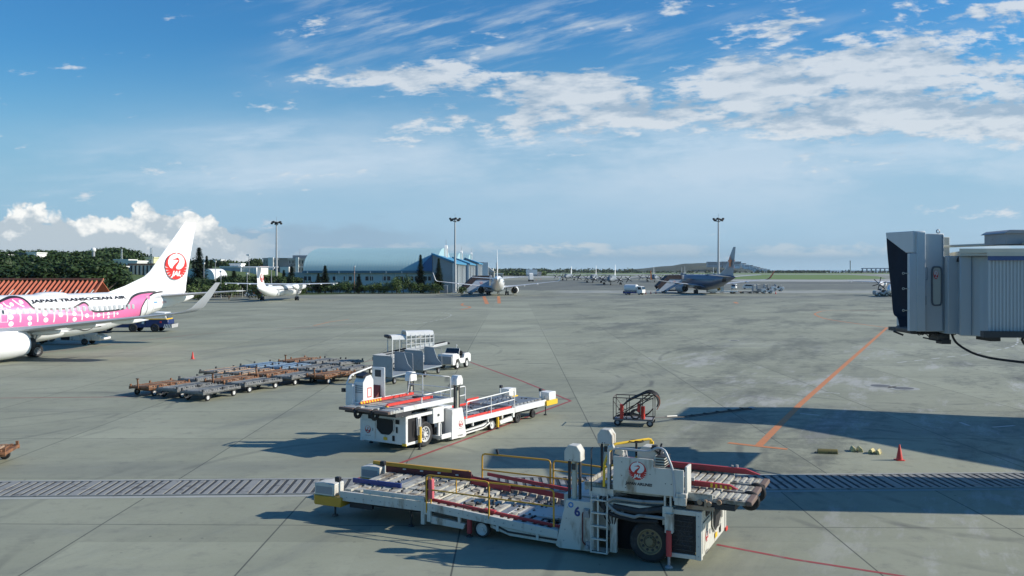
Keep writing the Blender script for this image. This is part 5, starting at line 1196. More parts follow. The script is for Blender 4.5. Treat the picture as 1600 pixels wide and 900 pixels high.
        m = MB(); m.bx(-1.7, .30, -.30, .62, 1.78, 1.90); m.prism([(.30, 1.60), (.36, 1.78), (.36, 2.62), (.26, 2.68), (.26, 1.60)], 'y', -.22, .22); m.bx(-1.6, .30, .56, .62, 1.90, 2.0); cab = m.build('operator_station', body, r, bev=.01)
        m = MB(); m.prism([(-.45, 1.9), (.20, 1.9), (.20, 2.75), (.0, 2.98), (-.30, 3.02), (-.45, 2.8)], 'y', .08, .60); cn = m.build('control_console', body, r, bev=.012)
        m = MB()
        for k in range(4): m.bx(.20, .215, .12, .56, 2.30+k*.09, 2.34+k*.09)
        m.build('vent', GREY, cn)
        m = MB(); m.obx((-.05, .34, 3.02), .40, .42, .10, ry=.3); m.obx((-.3, .2, 3.08), .12, .12, .14); m.build('instrument_panel', INK, cn)
        o = MB(); 
        for p, q in (((-.30, 2.10), (-.08, 2.10)), ((-.30, 2.48), (-.08, 2.48)), ((-.30, 2.10), (-.30, 2.48)), ((-.08, 2.10), (-.08, 2.48))): o.bx(min(p[0], q[0])-.02, max(p[0], q[0])+.02, .60, .607, min(p[1], q[1])-.02, max(p[1], q[1])+.02)
        o.build('red_frame_mark', RED2, cn)
        m = MB(); m.bx(-1.08, -1.02, .0, .72, 1.90, 3.28); 
        bp_ = m.build('back_panel', body, r, bev=.02); m = MB(); m.bx(-1.015, -1.008, .18, .52, 2.86, 3.16); m.build('panel_window', GLASS, bp_)
        m = MB(); m.prism([(-1.0, 1.9), (-.55, 1.9), (-.85, 2.15), (-1.0, 2.5)], 'y', .1, .5); m.build('seat', MAROON, r)
        m = MB(); rail(m, [(.34, -.22, 1.75), (.34, -.20, 2.70), (.15, -.15, 3.02), (-1.0, -.02, 3.26)], .035, 8); rail(m, [(.38, .18, 1.8), (.38, .18, 2.66), (.38, -.20, 2.66)], .022, 6); m.build('roll_bar', body, r)
        m = MB(); m.bx(.30, .40, -.46, -.30, 2.30, 2.46); m.tube([(.3, -.2, 2.3), (.34, -.4, 2.38)], .015, 5); m.build('mirror', INK, r)
        m = MB(); rail(m, [(-1.5, .1, 1.9), (-1.5, .15, 2.2), (-1.35, .4, 2.35), (-1.35, .4, 3.0)], .02, 6); m.build('microphone_pole', DARK, r)
    # --- main platform
    py0, py1 = (.12 if A else .10), (2.95 if A else 2.86)
    m = MB()
    m.bx(-3.1, .25, py1-.07, py1, 1.70, 1.90); m.bx(-3.1, .25, py0, py0+.07, 1.70, 1.90); m.bx(-3.1, .35, py0+.07, py1-.07, 1.70, 1.76); m.bx(-3.14, -3.08, py0, py1, 1.68, 1.90)
    pf = m.build('platform_frame', body if not A else WORN, r, bev=.006)
    m = MB(); x = -3.0
    while x < .35:
        wd = .13 if rg.random() < .6 else .19; a = py0+.10+rg.random()*.05; b_ = py1-.10-rg.random()*.05
        m.bx(x, x+wd, a, b_, 1.77, 1.845+rg.random()*.012, rg.choice((0, 0, 1))); x += wd+.065
    m.build('roller_deck', [SLAT, STEEL] if not A else [WORN, STEEL], r, bev=.006)
    # front fingers with rubber bumpers
    for i, (a, b_, xe) in enumerate(((.15, .95, 1.05), (1.15, 1.85, 1.0), (2.1, 2.85, 1.05))):
        m = MB(); m.bx(.25, xe, a, b_, 1.70, 1.80)
        for k in range(4): m.bx(.36+k*.17, .46+k*.17, a+.06, b_-.06, 1.80, 1.825)
        fg = m.build('platform_finger', WORN if A else SLAT, r, bev=.005)
        m = MB(); m.bx(xe, xe+.16, a, b_, 1.70, 1.82); m.build('bumper', pm('bumper_brown', (.16, .11, .09), .8, dirt=.4), fg, bev=.02)
    for yc in (1.05, 1.98):
        m = MB(); m.lathe([(.12, -.05), (.22, -.05), (.25, -.02), (.25, .02), (.22, .05), (.12, .05)], (1.0, yc, 1.62), 'y', 22); m.build('bumper_wheel', RUB, r)
    m = MB(); m.prism([(.2, 1.7), (.9, 1.7), (.3, 1.45), (-.1, 1.45)], 'y', .9, 1.0); m.prism([(.2, 1.7), (.9, 1.7), (.3, 1.45), (-.1, 1.45)], 'y', 2.0, 2.1); m.bx(-.2, .8, .12, 2.9, 1.55, 1.69); m.build('finger_bracket', DARK, r)
    if A:
        m = MB()
        for x, y, z in ((-.05, .02, 1.70), (.18, .02, 1.68), (.42, .05, 1.74)): m.lathe([(.02, 0), (.06, 0), (.07, .03), (.06, .06), (.02, .06)], (x, y, z), 'y', 14)
        m.bx(.07, .13, .0, .06, 1.58, 1.78); m.bx(-.4, .3, .06, .12, 1.50, 1.60); m.build('coupling', RUSTL, r)
    # side guides on the platform
    m = MB()
    if A:
        m.prism([(-.65, 1.88), (.55, 1.88), (.72, 1.90), (.50, 2.00), (-.65, 2.02)], 'y', .92, 1.02)
    else:
        m.prism([(-2.6, 1.88), (.30, 1.88), (.48, 1.90), (.30, 1.99), (-2.6, 1.99)], 'y', 2.02, 2.14)
    gg = m.build('side_guide', gd, r, bev=.006)
    m = MB()
    if A:
        for k in range(5): m.prism([(.02+k*.125, 1.885), (.075+k*.125, 1.885), (.055+k*.12+.02, 2.0-k*.012), (.0+k*.12+.02, 2.0-k*.012)], 'y', .913, .919)
        m.build('hazard_stripe', YEL2, gg)
    else:
        m.bx(.32, .44, 2.03, 2.13, 1.86, 1.93); m.build('yellow_tip', YEL2, gg)
    m = MB(); 
    if A: m.prism([(-3.1, 1.88), (.75, 1.88), (.95, 1.90), (.55, 2.03), (-3.1, 2.05)], 'y', 2.84, 2.93)
    else: m.prism([(-3.0, 1.88), (.30, 1.88), (.55, 1.90), (.30, 1.98), (-3.0, 1.99)], 'y', .64, .74)
    g2 = m.build('side_guide', gd, r, bev=.006)
    if not A:
        m = MB()
        for k in range(8): m.prism([(-.8+k*.17, 1.885), (-.71+k*.17, 1.885), (-.67+k*.17, 1.985), (-.76+k*.17, 1.985)], 'y', .742, .748)
        m.build('hazard_stripe', YEL2, g2)
    else:
        m = MB(); m.cyl((.18, 2.93, 2.0), (.18, 2.93, 2.08), .03, n=8); m.bx(.28, .34, 2.9, 2.96, 2.02, 2.10); m.build('guide_latch', WHITE, g2)
    if not A:    # white rails round the rear of the platform
        m = MB(); rail(m, [(-2.92, 2.86, 1.9), (-2.92, 2.86, 2.83), (-2.55, 2.70, 2.88), (-2.55, .9, 2.90), (-2.55, .75, 1.95)], .026, 8); rail(m, [(-2.92, 2.84, 2.35), (-2.55, .8, 2.42)], .018, 6); m.tube([(-2.55, 1.6, 1.9), (-2.55, 1.6, 2.89)], .022, 6); m.tube([(-2.9, 2.84, 2.05), (-2.6, .85, 2.10)], .02, 6); m.build('platform_rail', body, r)
        m = MB(); m.bx(-.95, -.90, 2.82, 2.87, 1.9, 2.15); m.build('stop_post', body, r)
        m = MB(); m.bx(-2.6, -2.3, 1.2, 1.6, 1.86, 1.92); m.build('load_stop', DARK, r)
    # --- rear bridge deck (built level, then tilted on loader A)
    sl_ = -.075 if A else 0.0; parts = []
    def fin_(m, name, mats, par=r, bev=.005):
        if sl_: m.shear(sl_, -7.9)
        return m.build(name, mats, par, bev=bev)
    m = MB()
    for y in (.0, 2.90):
        m.bx(-7.88, -3.86, y, y+.10, .62, .84); m.bx(-7.9, -7.78, y, y+.10, .30, .62) if A else m.bx(-7.88, -7.75, y, y+.1, .4, .62)
        for k in range(3): m.bx(-6.9+k*1.2, -6.82+k*1.2, y+.01, y+.09, .46, .62)
    m.bx(-7.88, -3.9, .10, 2.90, .60, .68); fin_(m, 'bridge_frame', body)
    m = MB(); x = -7.8
    while x < -3.95:
        wd = rg.choice((.11, .15, .24)); a = .38; b_ = 2.62
        if rg.random() < .3: b_ = rg.uniform(1.4, 2.2)
        if rg.random() < .2: a = rg.uniform(.7, 1.3)
        m.bx(x, x+wd, a, b_, .70, .79+rg.random()*.02, rg.choice((0, 0, 1) if A else (1, 1, 0))); m.bx(x, x+wd*.8, .11, .27, .70, .83, 0); m.bx(x, x+wd*.8, 2.73, 2.89, .70, .83, 0)
        x += wd+rg.uniform(.06, .13)
    fin_(m, 'bridge_rollers', [slat, STEEL])
    m = MB()
    for k in range(46):
        x = rg.uniform(-7.6, -4.1); y = rg.uniform(.6, 2.4); m.cyl((x, y-.03, .81), (x, y+.03, .81), .035, n=8)
    fin_(m, 'transfer_wheels', DARK, r, 0)
    m = MB(); m.bx(-7.95, -3.9, .28, .34, .80, .90); m.bx(-7.9, -6.5, 2.66, 2.72, .80, .98 if A else .90); m.bx(-7.9, -3.9, 2.78, 2.84, .86 if A else .82, 1.02 if A else .92)
    if A: m.bx(-6.2, -5.85, .24, .36, .86, .93)
    fin_(m, 'side_guide', gd)
    if A:
        m = MB(); m.bx(-7.4, -3.6, 2.86, 2.92, 1.10, 1.20); fin_(m, 'side_guide', RED)
    # rails over the bridge
    for y in (.02, 2.96):
        m = MB(); ytop = 1.63
        if y < 1 or not A:
            L = [-7.92, -5.92, -3.98]
            if A:
                rail(m, [(L[0], y, .55), (L[0], y, ytop), (L[1], y, ytop), (L[1], y, .60)], .026, 8); rail(m, [(L[1]-.0, y+.04, ytop-.03), (L[2], y, ytop-.02), (L[2], y, .62)], .026, 8)
                m.tube([(L[0], y, 1.22), (L[2], y, 1.16)], .022, 6); m.tube([(-6.95, y, 1.2), (-6.95, y, ytop)], .022, 6); m.tube([(L[0]+.15, y, .62), (L[0]+.15, y, ytop)], .022, 6)
            else:
                rail(m, [(L[0], y, .55), (L[0], y, 1.68), (L[2], y, 1.60), (L[2], y, .70)], .028, 8); m.tube([(L[1], y, .72), (L[1], y, 1.64)], .024, 6); m.tube([(L[0], y, 1.24), (L[2], y, 1.16)], .022, 6)
        else:
            rail(m, [(-7.62, y, .85), (-7.62, y, 1.72), (-5.3, y, 1.72), (-5.3, y, .95)], .028, 8); rail(m, [(-5.2, y, .95), (-5.2, y, 1.72), (-3.62, y, 1.66), (-3.62, y, 1.0)], .028, 8); m.tube([(-7.62, y, 1.22), (-3.62, y, 1.18)], .024, 6); m.tube([(-5.2, y, 1.42), (-3.62, y, 1.40)], .018, 6)
        if y < 1 or A: m.build('yellow_guard_rail' if A else 'guard_rail', rc, r)
        else: m.build('guard_rail', rc, r)
    if A:
        m = MB(); m.bx(-7.86, -7.72, .0, .14, .95, 1.52); m.build('pink_guard', pm('faded_red', (.55, .12, .14), .5), r, bev=.02); m = MB(); m.bx(-7.98, -7.90, .05, .2, .6, 1.6); m.build('hinge_post', DARK, r)
        m = MB(); m.obx((-7.1, 2.98, 1.82), .07, .05, .16, ry=-.3); m.build('lever', INK, r)
    # lower beam, trough and jack between the wheels
    m = MB()
    for y in (.06, 2.82): m.prism([(-5.9, .36), (-5.3, .20), (-3.9, .16), (-3.9, .34), (-5.3, .40), (-5.9, .50)], 'y', y, y+.12); m.prism([(-7.8, .24), (-6.75, .20), (-6.7, .36), (-7.8, .46)], 'y', y, y+.12)
    m.bx(-6.9, -3.9, .9, 2.1, .35, .60); lb_ = m.build('lower_beam', body, r, bev=.008)
    m = MB()
    for y in (.045, 2.945): m.tube([(-5.95, y, .52), (-5.35, y, .31), (-3.9, y, .27)], .03, 4)
    m.build('stripe', INK, lb_)
    m = MB()
    for y in (.12, 2.88): m.cyl((-6.58, y, .10), (-6.58, y, .56), .075, n=10)
    m.build('jack', RED if A else YEL2, r)
    m = MB()
    for y in (.12, 2.88): m.cyl((-6.58, y, .02), (-6.58, y, .12), .04, n=8); m.lathe([(.10, 0), (.09, .03), (.02, .04)], (-6.58, y, 0.005), 'z', 12)
    m.bx(-8.5, -6.0, 1.2, 1.8, .3, .4); m.build('jack_foot', DARK, r)
    # --- tail deck
    z_ = .90 if A else .92
    m = MB()
    for y in (.05, 2.85): m.bx(-10.95, -8.02, y, y+.10, z_-.34, z_-.06)
    m.bx(-10.95, -8.02, .15, 2.85, z_-.22, z_-.10); m.bx(-8.10, -7.98, .0, .12, .2, .9); 
    m.bx(-8.02, -7.9, .0, .10, .5, .85); tf = m.build('tail_frame', body, r, bev=.006)
    m = MB(); x = -10.9
    while x < -8.1:
        wd = .26; m.bx(x, x+wd, 1.05+(.2 if x < -10 else 0), 2.68, z_-.08, z_-.005, rg.choice((0, 0, 0, 1)) if A else 1); m.bx(x, x+wd*.9, .22, .95, z_-.08, z_-.01, 0 if A else 1); x += wd+.085
    m.build('tail_rollers', [slat, STEEL], r, bev=.005)
    m = MB()
    for k in range(26): x = rg.uniform(-10.8, -8.2); y = rg.uniform(.3, 2.6); m.cyl((x, y-.03, z_), (x, y+.03, z_), .035, n=8)
    m.build('transfer_wheels', DARK, r)
    if A:
        m = MB(); m.bx(-10.1, -8.0, .03, .08, z_-.04, z_+.09); 
        for k in range(5): m.bx(-9.9+k*.4, -9.8+k*.4, .0, .03, z_-.04, z_+.0)
        m.build('side_fence', body, r, bev=.008)
        m = MB(); m.bx(-11.1, -9.35, .92, .98, z_+.0, z_+.14); m.build('blue_guide', BLUE, r, bev=.008)
        m = MB(); m.bx(-11.6, -8.0, 2.78, 2.88, z_+.15, z_+.27); m.build('timber_guide', YEL, r, bev=.01); m = MB(); m.bx(-11.6, -7.9, 2.76, 2.88, z_-.06, z_+.15); m.bx(-8.6, -7.9, 2.74, 2.78, z_+.12, z_+.26); m.build('side_guide', MAROON, r, bev=.01)
        m = MB()
        for k in range(4): m.bx(-10.4+k*.65, -10.3+k*.65, 2.72, 2.76, z_+.10, z_+.14)
        m.build('guide_clip', WHITE, r)
    else:
        m = MB(); m.bx(-8.9, -7.9, .10, .16, z_, z_+.12); m.build('side_guide', gd, r)
        pass
    # rear corner boxes
    for y, s_ in ((.0, -1), (2.45, 1)):
        yb0, yb1 = y-.05, y+.60
        m = MB(); m.prism([(-11.95, yb0+.15), (-11.8, yb0), (-10.85, yb0), (-10.85, yb1), (-11.95, yb1)], 'z', .38 if A else .55, .66 if A else .80); yb = m.build('rear_bumper', YEL if A else YEL2, r, bev=.012)
        m = MB(); m.prism([(-11.85, .66 if A else .80), (-11.15, .66 if A else .80), (-11.15, 1.02 if A else 1.20), (-11.5, 1.07 if A else 1.22), (-11.85, 1.02 if A else 1.20)], 'y', yb0+.05, yb1-.05); wb = m.build('rear_box', body, r, bev=.02)
        m = MB(); m.bx(-11.8, -11.2, yb0+.045, yb0+.05, .72 if A else .85, .94 if A else 1.1); m.bx(-11.20, -11.15, yb0+.3, yb0+.33, .7, 1.0); m.build('panel_line', GREY, wb)
        m = MB(); m.tube([(-10.98, y+.1, .7), (-10.98, y+.1, 1.12 if A else 1.25)], .035, 8); ps = m.build('lamp_post', body, r); m = MB(); m.obx((-11.05, y+.1, 1.18 if A else 1.32), .17, .13, .15); m.build('lamp', INK, ps, bev=.015)
    m = MB()
    for y in (.3, 2.7): m.cyl((-11.3, y, .02), (-11.3, y, .45), .03, n=8); m.lathe([(.10, 0), (.08, .05), (.02, .06)], (-11.3, y, .005), 'z', 12); m.cyl((-8.6, y, .02), (-8.6, y, .6), .03, n=8); m.lathe([(.10, 0), (.08, .05), (.02, .06)], (-8.6, y, .005), 'z', 12)
    m.bx(-11.0, -8.1, .6, 2.4, .35, .62); m.bx(-10.7, -9.9, .2, .3, .35, .5); m.build('tail_underframe', DARK, r)
    # small fittings: bolts, plates, cables
    m = MB()
    for k in range(13): x = -7.7+k*.28; m.cyl((x, -.004, .73+sl_*(x+7.9)), (x, -.018, .73+sl_*(x+7.9)), .016, n=6)
    for k in range(9): x = -10.7+k*.3; m.cyl((x, .046, .68), (x, .034, .68), .016, n=6)
    for z in (.3, .6, .9, 1.2): m.cyl((-3.72+z*.12, -.002, z), (-3.72+z*.12, -.016, z), .014, n=6); m.cyl((-2.9, -.002, z), (-2.9, -.016, z), .014, n=6)
    for z in (.35, .6, .85, 1.1, 1.35): m.cyl((-.07, y0-.002, z), (-.07, y0-.016, z), .014, n=6)
    m.build('bolt', GREY, r)
    m = MB()
    for k in range(5):
        y = .5+k*.12; m.tube(smooth2([(-7.9, y, .52), (-7.2, y+.1, .40), (-6.3, y-.1, .44), (-5.2, y+.05, .38), (-4.0, y, .5), (-3.2, y+.1, .7)], 4), .022, 6)
    for k in range(4): m.tube(smooth2([(-2.0-k*.1, y0+.1, 1.42), (-2.2-k*.12, y0-.02, 1.15), (-2.35, y0+.1, .7), (-2.6, y0+.2, .45)], 4), .02, 6)
    m.build('cable', RUB, r)
    m = MB(); m.bx(-7.7, -4.2, .8, 2.2, .42, .56); m.bx(-10.6, -8.4, .5, 2.5, .5, .62); m.bx(-2.9, -.3, .6, 2.3, .35, .6); m.build('underframe', DARK, r)
    return r
LG = None
loader('A', 'worn container loader number 6 with yellow rails in the foreground', (4.718, 22.314, 0), R(-25))
aB = R(237); nB = (-math.sin(aB), math.cos(aB))
loader('B', 'clean white container loader with red guides and white rails behind the foreground one', (-4.368-2.76*nB[0], 36.842-2.76*nB[1], 0), aB)
# ================================================================ baggage and ramp equipment
def dolly(tag_, fm, slm, post):
    r = thing('container_dolly', None, 'dolly'); rg = random.Random(hash(tag_) % 97 if 0 else {'g': 1, 'r': 2, 'b': 3, 'p': 4}[tag_])
    m = MB()
    for y in (-.80, .80): m.bx(-1.62, 1.62, y-.04, y+.04, .40, .56)
    for x in (-1.62, 1.54): m.bx(x, x+.08, -.76, .76, .44, .56)
    m.bx(-1.5, 1.5, -.72, .72, .46, .53); m.bx(-1.3, 1.3, -.10, .10, .34, .44); m.bx(-1.2, -1.05, -.7, .7, .28, .44); m.bx(1.05, 1.2, -.7, .7, .28, .44)
    m.prism([(-1.62, -.84), (-1.30, -.92), (1.3, -.92), (1.62, -.84)], 'z', .47, .53); m.prism([(-1.62, .84), (-1.30, .92), (1.3, .92), (1.62, .84)], 'z', .47, .53)
    f = m.build('frame', fm, r, bev=.008)
    m = MB()
    for k in range(7): m.bx(-1.35+k*.42, -1.27+k*.42, -.925, -.905, .49, .515)
    for k in range(7): m.bx(-1.35+k*.42, -1.27+k*.42, .905, .925, .49, .515)
    m.build('stud', DOLL, f)
    m = MB(); x = -1.5
    while x < 1.45: m.bx(x, x+.09, -.74, .74, .55, .60+rg.random()*.012, rg.choice((0, 0, 1))); x += rg.choice((.13, .15, .2))
    m.bx(-1.5, 1.5, -.50, -.42, .60, .63, 1); m.bx(-1.5, 1.5, .42, .50, .60, .63, 1)
    m.build('roller_bed', [slm, fm], r, bev=.004)
    for x, y in ((-1.55, -.75), (-1.55, .75), (1.55, -.75), (1.55, .75), (0, -.86), (0, .86)): m = MB(); m.bx(x-.05, x+.05, y-.04, y+.04, .56, .68+rg.random()*.05); m.build('corner_stop', DARK if tag_ != 'r' else RUST, r)
    m = MB()
    if post: m.tube([(-1.66, 0, .45), (-1.72, 0, 1.05)], .05, 6); m.tube([(-1.72, -.12, 1.05), (-1.72, .12, 1.05)], .03, 6)
    else: m.tube([(-1.62, -.2, .42), (-1.95, 0, .30), (-1.62, .2, .42)], .03, 6); m.tube([(-1.95, 0, .3), (-2.15, 0, .28)], .04, 6)
    m.build('tow_bar', RUST if tag_ in 'rp' else DARK, r)
    for x in (-1.12, 1.12):
        for y, o_ in ((-.70, -1), (.70, 1)): wheel(r, (x, y, .20), .20, .12, RIMW, .55, o_, 16, False)
    return r
dl = {'g': dolly('g', DOLG, DOLL, False), 'r': dolly('r', RUST, RUSTL, True), 'b': dolly('b', DOLB, DOLB, False), 'p': dolly('p', RUSTL, DOLL, False)}
dg_ = 'container dollies parked in rows'
d0 = Vector((-17.75, 52.6, 0)); ax = Vector((.43, .903, 0)); ay = Vector((-.903, .43, 0)); rows = [
    (0.0, 0.0, 'gggg'), (2.1, .3, 'grrgg'), (4.2, .3, 'rgpbg'), (6.2, 8.0, 'pbr')]
used = set(); k_ = 0
W4 = ('first', 'second', 'third', 'fourth', 'fifth'); CN = {'g': 'grey', 'r': 'brown rusty', 'b': 'pale blue', 'p': 'rust and white'}
rn = ('front row nearest the camera', 'second row', 'third row', 'short back row'); rg = random.Random(2)
rzd = math.atan2(ax.y, ax.x)
def place_dolly(kd, p, a, lb):
    if kd in used: o = dup(dl[kd], p, a, lb)
    else: o = dl[kd]; used.add(kd); o.location = p; o.rotation_euler = (0, 0, a); tag(o, lb)
    tag(o, None, None, dg_); return o
for ri, (off, st_, seq) in enumerate(rows):
    for i, kd in enumerate(seq):
        p = d0+ay*off+ax*(st_+i*3.9); a = rzd+rg.uniform(-.06, .06)
        place_dolly(kd, (p.x+rg.uniform(-.1, .1), p.y, 0), a, '%s container dolly, %s from the left in the %s' % (CN[kd], W4[i], rn[ri]))
place_dolly('r', (-12.15, 60.2, 0), rzd-.05, 'rusty brown flat container dolly standing alone left of the loader cab')
place_dolly('g', (-11.3, 64.0, 0), rzd, 'grey flat container dolly just behind the lone rusty one left of the loader cab')
place_dolly('r', (-21.05, 34.6, 0), R(12), 'rusty dolly cut off by the left edge of the picture')

# enclosed baggage carts
def cart():
    r = thing('baggage_cart', None, 'baggage cart'); CG = pm('cart_grey', (.30, .34, .37), .5, metal=.2, dirt=.3, dcol=(.15, .13, .11)); CW = WHITE
    m = MB(); m.bx(-1.55, 1.55, -.72, .72, .50, .58); m.bx(-1.5, 1.5, -.1, .1, .36, .5); m.bx(-1.15, -1.0, -.6, .6, .3, .5); m.bx(1.0, 1.15, -.6, .6, .3, .5); m.build('floor', CG, r)
    m = MB(); m.prism([(-.70, .58), (.70, .58), (.70, 1.86), (-.60, 1.86), (-.70, 1.76)], 'x', -1.56, -1.51); m.build('end_panel', CG, r, bev=.01)
    m = MB(); m.prism([(-.25, .58), (.70, .58), (.70, 1.86), (-.05, 1.86), (-.18, 1.5), (-.35, 1.05), (-.70, .7), (-.70, .58)], 'x', 1.46, 1.51); m.build('end_panel', CG, r, bev=.01)
    m = MB()
    for k in range(15): x = -1.5+k*.214; m.bx(x, x+.018, .70, .712, .58, 1.84)
    for k in range(12): z = .62+k*.11; m.bx(-1.5, 1.5, .712, .722, z, z+.016)
    m.build('mesh_side', GREY, r)
    m = MB(); rail(m, [(-1.54, -.72, .5), (-1.54, -.72, 1.80), (-1.54, .70, 1.88)], .028, 8); rail(m, [(1.5, -.72, .5), (1.5, -.68, 1.80), (1.5, .70, 1.88)], .022, 8); m.tube([(-1.54, .70, 1.87), (1.5, .70, 1.87)], .025, 6); m.build('frame', GREY, r)
    m = MB(); m.add([(-1.56, -.66, 1.88), (-1.56, .74, 1.92), (-.2, .74, 1.92), (-.9, .1, 1.90), (-1.56, -.66, 1.85), (-1.56, .74, 1.89), (-.2, .74, 1.89), (-.9, .1, 1.87)], [(0, 1, 2, 3), (7, 6, 5, 4), (0, 3, 7, 4), (3, 2, 6, 7), (0, 1, 5, 4), (1, 2, 6, 5)]); m.build('canopy', CW, r)
    m = MB(); m.tube([(1.5, 0, .42), (2.1, 0, .38)], .035, 6); m.build('tow_bar', DARK, r)
    for x in (-1.08, 1.08):
        for y, o_ in ((-.62, -1), (.62, 1)): wheel(r, (x, y, .22), .22, .13, GREY, .5, o_, 16, False)
    return r
ca = cart(); ct = Vector((math.cos(R(67)), math.sin(R(67)), 0)); cp = Vector((-math.sin(R(67)), math.cos(R(67)), 0))
pA = Vector(((-6.25-5.06)/2, 63.9, 0))+cp*.72; ca.location = pA; ca.rotation_euler = (0, 0, R(69)); cg = 'baggage carts behind the tractor'
tag(ca, 'grey open sided baggage cart hitched right behind the white tractor', None, cg)
pB = Vector((-7.30, 59.9, 0))+cp*.72; dup(ca, pB, R(70), 'second grey baggage cart, partly hidden by the loader cab panel', group=cg)
# tow tractor
def tractor(label, loc, rz, s=1.0):
    r = thing('tow_tractor', label, 'tow tractor', loc, rz, None, s); Wt = WHITE2
    m = MB(); m.prism([(-1.55, .42), (-1.45, .35), (-1.1, .35), (-.95, .75), (-.55, .80), (-.20, .40), (.55, .38), (.68, .72), (1.05, .74), (1.25, .42), (1.62, .42), (1.62, 1.0), (1.35, 1.12), (.55, 1.15), (.42, .78), (-.28, .80), (-.40, 1.12), (-1.5, 1.20), (-1.58, .9)], 'y', -.66, .66); m.build('body', Wt, r, bev=.03)
    m = MB(); m.bx(-1.66, -1.54, -.60, .60, .45, 1.05); m.build('front_plate', GREY, r, bev=.02)
    m = MB(); m.bx(-1.45, -.5, -.55, .55, 1.12, 1.20); m.build('bonnet', Wt, r, bev=.03)
    m = MB(); m.add([(-.45, -.58, 1.12), (-.45, .58, 1.12), (-.20, .55, 1.55), (-.20, -.55, 1.55), (-.42, -.58, 1.12), (-.42, .58, 1.12), (-.17, .55, 1.55), (-.17, -.55, 1.55)], [(0, 1, 2, 3), (7, 6, 5, 4), (0, 3, 7, 4), (1, 5, 6, 2), (3, 2, 6, 7)]); m.build('windscreen', GLASS, r)
    m = MB(); rail(m, [(-.43, -.6, 1.1), (-.17, -.57, 1.57), (-.17, .57, 1.57), (-.43, .6, 1.1)], .022, 6); m.build('windscreen_frame', Wt, r)
    m = MB(); m.bx(.0, .42, -.5, .5, .80, .98); m.obx((.42, 0, 1.15), .10, 1.0, .38, ry=-.15); m.build('seat', INK, r, bev=.03)
    m = MB(); m.lathe([(.15, 0), (.17, .012), (.15, .024), (.14, .01)], (-.12, .28, 1.22), 'z', 16); m.tube([(-.3, .28, 1.0), (-.12, .28, 1.23)], .02, 6); m.build('steering_wheel', INK, r)
    m = MB(); m.bx(.55, 1.25, -.5, .5, 1.14, 1.17); m.build('deck_mat', DARK, r)
    m = MB(); m.cyl((1.2, .4, 1.1), (1.2, .4, 1.6), .015, n=6); m.lathe([(.05, 0), (.05, .10), (.01, .13)], (1.2, .4, 1.6), 'z', 10); m.build('beacon', Wt, r)
    for x in (-1.05+.25, .87):
        for y, o_ in ((-.60, -1), (.60, 1)): wheel(r, (x, y, .34), .34, .22, RIMW, .62, o_, 22, False)
    return r
tb = gnd(719.5, 575.5); tractor('white tow tractor hitched to the two baggage carts', (tb[0]+ct.x*.2+cp.x*.62, tb[1]+cp.y*.62, 0), R(67+180), .98).rotation_euler = (0, 0, R(67))
